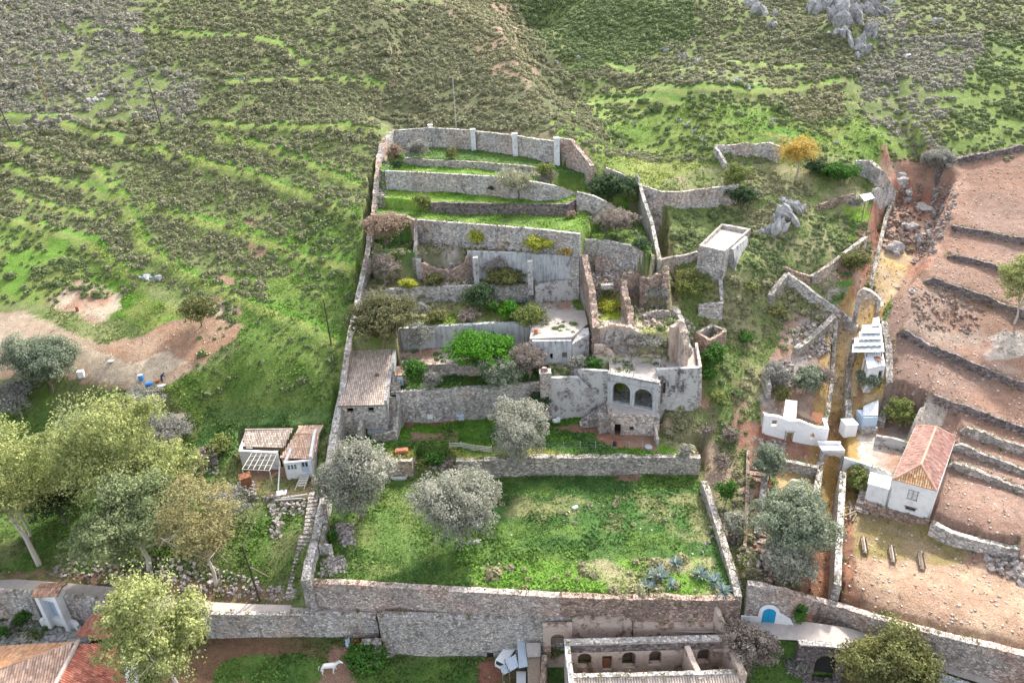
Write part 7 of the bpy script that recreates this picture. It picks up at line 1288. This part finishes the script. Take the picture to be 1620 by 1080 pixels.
for v in q: mb = MB(); mb.bar(v, (v[0], v[1], float(gz(v[0], v[1]))-.1), .07, 6); mb.build('post', 'wood', b)
# feeding troughs
for i, (px, py) in enumerate(((1366, 868), (1410, 882), (1456, 893))):
    p = g(px, py); a = 1.62+.02*i; t = empty('feeding_trough', p, ['left', 'middle', 'right'][i]+'most of the three long wooden feeding troughs in the sandy yard', 'feeding trough', 'wooden troughs in the sandy yard'); q0 = g(px+2, py+8); q1 = g(px-3, py-18); a = math.atan2(q1[1]-q0[1], q1[0]-q0[0]); R = np.array(Matrix.Rotation(a, 3, 'Z'))
    for nm, c, d in (('bottom_board', (0, 0, .45), (2.3, .5, .05)), ('side_board', (0, .27, .58), (2.3, .04, .3)), ('side_board', (0, -.27, .58), (2.3, .04, .3)), ('rail', (0, .0, .8), (2.4, .06, .06))): mb = MB(); mb.box(R@np.array(c)+p, d, a); mb.build(nm, 'wood' if i == 2 else 'palewood' if nm == 'rail' else 'wood', t)
    for sx_ in (-1, 1):
        for sy_ in (-1, 1): mb = MB(); c = R@np.array((sx_*1.1, sy_*.25, 0))+p; mb.bar(c-[0, 0, .1], c+[0, 0, .95], .045, 6); mb.build('leg', 'wood', t)
b = empty('timber_pile', g(1350, 815), 'heap of weathered planks and pallets beside the farmhouse steps', 'timber pile')
for k in range(9): p = g(1348+random.uniform(-6, 7), 812+random.uniform(-12, 12)); mb = MB(); mb.box(p+[0, 0, .2+.06*k], (1.8, .18, .06), random.uniform(0, 3), None, (random.uniform(-.3, .3), 0)); mb.build('plank', 'wood', b)
stairs(g(1362, 812)+[0, 0, .1], g(1372, 776)+[0, 0, 1.2], 1.6, 5, 'few pale stone steps left of the white annex', 'stone_warm')
# hut on stairs, boxes, fences
b = empty('little_hut', at(637, 608, 12.1), 'tiny stone hut with a white door and a tiled lid beside the upper steps', 'hut'); p = at(638, 609, 12.0); mb = MB(); mb.box((p[0], p[1]+.5, 12.9), (1.7, 1.3, 1.9)); mb.build('walls', 'stone_red', b); mb = MB(); mb.box((p[0]-.3, p[1]-.18, 12.8), (.8, .08, 1.5)); mb.build('door', 'palebluepaint', b)
tile_roof([(p[0]-1, p[1]-.4, 13.8), (p[0]+1, p[1]-.4, 13.8), (p[0]+1, p[1]+1.4, 14.3), (p[0]-1, p[1]+1.4, 14.3)], (0, -1, 0), 'roof', b, (.5, .3, .2), (.55, .42, .34))
for (px, py, lb, m_) in ((681, 662, 'white beehive like box at the foot of the stained retaining wall', 'white'), (730, 664, 'pale blue box beside the retaining wall, right of the white one', 'palebluepaint'), (640, 660, 'small concrete box by the steps wall', 'stone_fine')):
    p = g(px, py); mb = MB(); mb.box(p+[0, 0, .45], (.75, .6, .7)); mb.box(p+[0, 0, .84], (.85, .7, .08)); mb.box(p+[-.25, 0, .05], (.1, .5, .2)); mb.box(p+[.25, 0, .05], (.1, .5, .2)); tag(mb.build('hive_box', m_, org=p), lb, 'box')
p = g(632, 757); t = empty('stone_trough', p, 'white stone basin at the foot of the short retaining wall', 'trough'); mb = MB()
for c, d in (((0, .3, .3), (1.9, .12, .5)), ((0, -.3, .3), (1.9, .12, .5)), ((-.95, 0, .3), (.12, .72, .5)), ((.95, 0, .3), (.12, .72, .5))): mb.box(np.array(c)+p, d)
mb.build('basin', 'white_old', t); mb = MB(); mb.box(p+[0, 0, .15], (1.8, .5, .1)); mb.build('inside', 'dark', t)  # near-black floor paints the shade inside the basin
p = g(636, 716); mb = MB(); mb.box(p+[0, 0, .25], (1.7, .9, .5), .1); mb.box(p+[0, 0, .55], (1.3, .7, .1), .15); tag(mb.build('brick_stack', 'terracotta', org=p), 'low stack of orange bricks on the wall end', 'brick stack')
t = empty('picket_fence', g(745, 712), 'sagging grey plank fence left of the round olive on the middle terrace', 'fence'); P = [g(x, y) for x, y in ((712, 710), (730, 709), (750, 713), (778, 716))]
for a, b_ in zip(P[:-1], P[1:]):
    for zz in (.15, .4, .65, .9): mb = MB(); mb.bar(a+[0, 0, zz], b_+[0, 0, zz-.03], .055, 5); mb.build('board', 'palewood', t)
for a in P: mb = MB(); mb.bar(a-[0, 0, .2], a+[0, 0, 1.1], .06, 6); mb.build('post', 'palewood', t)
t = empty('wire_fence', g(960, 705), 'thin wire fence on posts along the edge before the arched house', 'fence'); P = [g(x, y) for x, y in ((862, 712), (892, 712), (918, 711), (942, 711), (968, 710), (995, 710), (1016, 710), (1040, 708))]
for a in P: mb = MB(); mb.bar(a-[0, 0, .2], a+[0, 0, 1.3], .04, 5); mb.build('post', 'steel', t)
mb = MB()
for a, b_ in zip(P[:-1], P[1:]):
    for zz in (.4, .8, 1.2): mb.bar(a+[0, 0, zz], b_+[0, 0, zz], .012, 3)
mb.build('wires', 'wire', t)
p = g(972, 704); mb = MB(); mb.bar(p, p+[0, 0, .5], .25, 10, .3); tag(mb.build('bucket', 'rubber', org=p), 'black bucket on the red earth before the arched house', 'bucket'); p = g(1026, 710); mb = MB(); mb.bar(p, p+[0, 0, .4], .45, 10, .5); tag(mb.build('tub', 'steel', org=p), 'dark grey tub on the red earth before the arched house', 'tub')
p = g(880, 668); mb = MB(); mb.box(p+[0, 0, .3], (1, .6, .5), .4); mb.box(p+[.3, 0, .6], (.5, .5, .3), 1.); tag(mb.build('white_sacks', 'white', org=p), 'white sacks dumped by the stair wall of the arched house', 'sacks')
wall('short wall end at the right of the red earth yard, below the arched house', [np.r_[g(1036, 690)[:2], 8.6], np.r_[g(1040, 705)[:2], 8.0]], .35, 'stone', .1)
p = g(910, 840-36); mb = MB(); mb.box(p+[0, 0, .15], (.7, .4, .3), .5); tag(mb.build('white_stone', 'white_old', org=p), 'small white object lying in the lowest garden', 'debris')
V_, F_ = rockV(g(752, 858)+[0, 0, .1], .8, .2, (1.2, .5, .3)); tag(mk('pale_slab', V_, F_, 'stone_fine', org=g(752, 858)), 'white rounded slab at the foot of the garden olive', 'slab')
p = g(440, 778); mb = MB(); mb.bar(p+[0, 0, .05], p+[-.4, 3.2, 1.8], .09, 6); tag(mb.build('pipe', 'white_old', org=p), 'white bent pipe leaning in the cottage yard', 'pipe'); p = g(446, 780); mb = MB(); mb.box(p+[0, 0, .1], (1.3, .9, .1), .3, None, (.1, .1)); tag(mb.build('white_board', 'white', org=p), 'white panel lying on the cottage yard', 'panel')
p = g(391, 768); mb = MB(); mb.box(p+[0, 0, .8], (1.3, .9, 1.5), .5); mb.box(p+[0, 0, 1.6], (1.5, 1.1, .12), .5, None, (.2, 0)); tag(mb.build('crate_hut', 'rust', org=p), 'small rusty hutch beside the pergola post', 'hutch')
p = g(468, 790); mb = MB(); mb.bar(p+[-1.8, 0, .3], p+[1.5, .3, .5], .14, 6); mb.bar(p+[-2.6, -.2, .2], p+[1, -.3, .4], .1, 6); tag(mb.build('fallen_timbers', 'palewood', org=p), 'pale timbers lying on the rubble below the cottage yard', 'timber')
# ------------------------------------------------------------------ bottom middle: van, sheds
z0 = float(gz(*at(812, 1045, -5)[:2])); b = empty('sheet_shed', at(820, 1050, z0), 'shed patched together from pale blue grey metal sheets beside the parked van', 'shed')
for P, m_ in (([(818, 1014, -2.6), (831, 1014, -2.6), (835, 1053, -3.2), (821, 1056, -3.2)], 0), ([(799, 1043, -3.2), (816, 1034, -3.), (821, 1053, -3.4), (806, 1062, -3.7)], 0), ([(791, 1053, -3.7), (800, 1049, -3.6), (806, 1062, -3.9), (795, 1067, -3.9)], 0)): sheet_strip([at(*q) for q in P], b, 'roof_sheet', 'bluegrey', n=5)
mb = MB(); q = [at(817, 1056, -3.4)[:2], at(832, 1056, -3.4)[:2], at(832, 1090, -4.4)[:2], at(817, 1090, -4.4)[:2]]; mb.prism(q, -7, -3.9); mb.build('shed_body', 'steel', b)
for q in ((799, 1045), (806, 1062), (795, 1067), (821, 1054), (819, 1016), (832, 1016)): p = at(*q, -3.8); mb = MB(); mb.bar((p[0], p[1], z0-.8), (p[0], p[1], -3.5), .06, 5); mb.build('post', 'wood', b)
b = empty('concrete_shed', at(845, 1045, -5), 'flat brown concrete roofed lean-to under the tall pale retaining wall', 'shed'); 
for P, m_ in (([(832, 1016, -2.2), (855, 1016, -2.2), (855, 1037, -2.8), (834, 1038, -2.8)], 'floor'), ([(834, 1038.5, -3.1), (855, 1037.5, -3.1), (855, 1080, -3.9), (835, 1082, -3.9)], 'wood')): q = [at(*v) for v in P]; mb = MB(); mb.prism([v[:2] for v in q], [v[2]-.15 for v in q], [v[2] for v in q]); mb.build('roof_slab', m_, b)
q = [at(834, 1018, -2.4)[:2], at(854, 1018, -2.4)[:2], at(854, 1078, -4)[:2], at(836, 1078, -4)[:2]]; mb = MB(); mb.prism(q, -8, -4.15); mb.build('walls', 'stone_dry', b)
p = at(803, 1036, z0+.7); t = empty('van', (p[0], p[1], z0), 'small white van with a dark rear window parked under the tall retaining wall', 'van'); t.rotation_euler = (0, 0, 1.0); t.scale = (.8, .8, .8)
def loc(mb, name, mat): o = mb.build(name, mat); o.parent = t; return o
mb = MB(); prof = [(-2.0, .35), (2.0, .35), (2.1, .85), (1.5, 1.0), (.95, 1.6), (-1.85, 1.65), (-2.05, 1.0)]; V = [(x, s*.8*(1 if z < 1.1 else .9), z) for s in (-1, 1) for x, z in prof]; n = len(prof); mb.add(V, [tuple(range(n-1, -1, -1)), tuple(range(n, 2*n))]+[(i, (i+1) % n, n+(i+1) % n, n+i) for i in range(n)]); loc(mb, 'body', 'carpaint')
mb = MB(); mb.add([(-2.07, -.62, 1.03), (-2.07, .62, 1.03), (-1.9, .58, 1.52), (-1.9, -.58, 1.52)], [(0, 1, 2, 3)]); loc(mb, 'rear_window', 'glass'); mb = MB(); mb.add([(1.52, -.66, 1.02), (1.52, .66, 1.02), (1.0, .6, 1.57), (1.0, -.6, 1.57)], [(0, 1, 2, 3)]); loc(mb, 'windscreen', 'glass')
for s in (-1, 1):
    mb = MB(); mb.box((-.2, s*.765, 1.28), (2.1, .03, .36)); loc(mb, 'side_window', 'glass')
    for x in (-1.3, 1.3): mb = MB(); mb.bar((x, s*.72, .32), (x, s*.86, .32), .32, 14); wh = loc(mb, 'wheel', 'rubber'); mb = MB(); mb.bar((x, s*.86, .32), (x, s*.875, .32), .17, 10); rm = mb.build('rim', 'steel'); rm.parent = wh
p = at(776, 1037, -5.3); p[2] = float(gz(p[0], p[1])); mb = MB()
for c, d in (((0, .3, .35), (.7, .06, .6)), ((0, -.3, .35), (.7, .06, .6)), ((-.33, 0, .35), (.06, .6, .6)), ((.33, 0, .35), (.06, .6, .6))): mb.box(np.array(c)+p, d)
tag(mb.build('open_crate', 'rubber', org=p), 'small open black crate on the ground left of the van', 'crate')
for (px, py, d, m_, lb) in ((566, 1024, (.5, .9, .2), 'red', 'red plastic chair shell lying by the gate steps'), (551, 1021, (.5, .7, .12), 'palebluepaint', 'pale rectangular tray on the paddock ground')): p = g(px, py); mb = MB(); mb.box(p+[0, 0, d[2]/2+.1], d, .5); mb.box(p+[-.1, .35, d[2]+.3], (d[0], .06, .5), .5); tag(mb.build('plastic_seat' if m_ == 'red' else 'tray', m_, org=p), lb, 'chair' if m_ == 'red' else 'tray')
p = at(587, 982, -.6); b = empty('yard_gate', (p[0], p[1]-.5, -2.5), 'dark wire gate beside the rough wall end below the lane', 'gate'); mb = MB()
for k in range(5): mb.bar((p[0]-.8, p[1]-.6, -1.6+k*.35), (p[0]+.8, p[1]-.6, -1.6+k*.35), .03, 4)
for k in range(4): mb.bar((p[0]-.8+k*.53, p[1]-.6, -1.8), (p[0]-.8+k*.53, p[1]-.6, -.1), .035, 4)
mb.build('gate_grid', 'steel', b); mb = MB()
for k in range(3): mb.box((p[0], p[1]-1.2-k*.8, -2.6-k*.45), (2.2, .8, .5))
mb.build('gate_steps', 'stone_dry', b)
# yellow weeds clump etc. on the ruin
for a_ in ((485+478, 492, 44, 478, 'bright yellow flowering weeds filling the left room of the ruin', 'yellow'), (1020, 548, 60, 532, 'grey green weeds in the sunken room of the ruin', 'grey'), (1040, 470, 44, 458, 'grey green weeds in the dry grass room of the ruin', 'grey'), (1040, 428, 20, 415, 'green weeds at the foot of the curved ruin wall', 'green'), (1100, 470, 60, 440, 'loose green shrubs on the slope right of the ruin', 'ygreen'), (1085, 450, 40, 425, 'paler shrubs beside the tower wall', 'khaki'), (1018, 392, 34, 378, 'dark shrub beside the arched niche', 'dark')): plant(a_[5], a_[0], a_[1], a_[2], a_[3], a_[4], dens=.6)
# near-black solid painting the shade of the niche, right of the bush
p = at(983, 400, 24.2); mb = MB(); mb.prism([(p[0]-.7, p[1]-.5), (p[0]+.7, p[1]-.5), (p[0]+.7, p[1]-.3), (p[0]-.7, p[1]-.3)], 23.6, 24.6); mb.bar((p[0], p[1]-.5, 24.6), (p[0], p[1]-.3, 24.6), .7, 14); tag(mb.build('niche_shade', 'dark', org=p), 'painted shade of the small arched opening in the grey wall below the big grey bush', 'opening')
p = at(1138, 314, 28); mb = MB(); q = g(1138, 318); mb.bar((q[0], q[1]-.42, q[2]+.8), (q[0], q[1]-.3, q[2]+.8), .85, 12); tag(mb.build('hole_shade', 'dark', org=q), 'painted shade of the rounded hole in the long grey wall right of the upper garden', 'opening')  # dark disc on the wall face, the hole's shade as colour

rubble([(652, 722), (724, 722), (724, 745), (652, 745)], 110, .4, 'stones of the collapsed wall gap')
for a_ in ((688, 735, 34, 716, 'weedy bush in the collapsed gap of the low wall', 'green'), (668, 742, 22, 728, 'small weed clump left in the collapsed gap', 'ygreen'), (712, 744, 24, 728, 'dry twiggy clump right in the collapsed gap', 'bare')): plant(a_[5], a_[0], a_[1], a_[2], a_[3], a_[4])

for a_ in [([(944, 415), (985, 420), (985, 460), (946, 462)], 90, .6, 'big stones in the left ruin room', (.34, .27, .23)), ([(1000, 500), (1060, 500), (1060, 520), (1000, 520)], 60, .5, 'stones along the broken room edge', (.36, .29, .25)), ([(930, 525), (945, 525), (945, 570), (932, 570)], 50, .5, 'stones by the cracked corner', (.4, .35, .32))]: rubble(a_[0], a_[1], a_[2], a_[3], a_[4])
for a_ in ((1000, 548, 40, 532, 'dry tan brush in the left of the sunken room', 'bare'), (1058, 552, 36, 534, 'olive brush in the right of the sunken room', 'khaki'), (1010, 470, 30, 455, 'dry brush beside the long dividing ruin wall', 'bare'), (960, 470, 22, 458, 'small green brush in the left ruin room', 'ygreen'), (1120, 600, 30, 580, 'green shrub on the slope right of the arched house', 'green'), (1135, 640, 34, 618, 'light green shrub lower on the slope right of the arched house', 'ygreen'), (1120, 690, 26, 674, 'dry shrub beside the red track head', 'bare'), (1085, 720, 26, 706, 'grey shrub at the end of the long low wall', 'grey'), (1190, 460, 30, 446, 'green shrub below the tower buttress', 'ygreen'), (1230, 500, 34, 486, 'tan and green shrub in the middle of the mid slope', 'khaki'), (1180, 540, 30, 526, 'green shrub right of the tiny roofless hut', 'green')): plant(a_[5], a_[0], a_[1], a_[2], a_[3], a_[4], dens=.8)
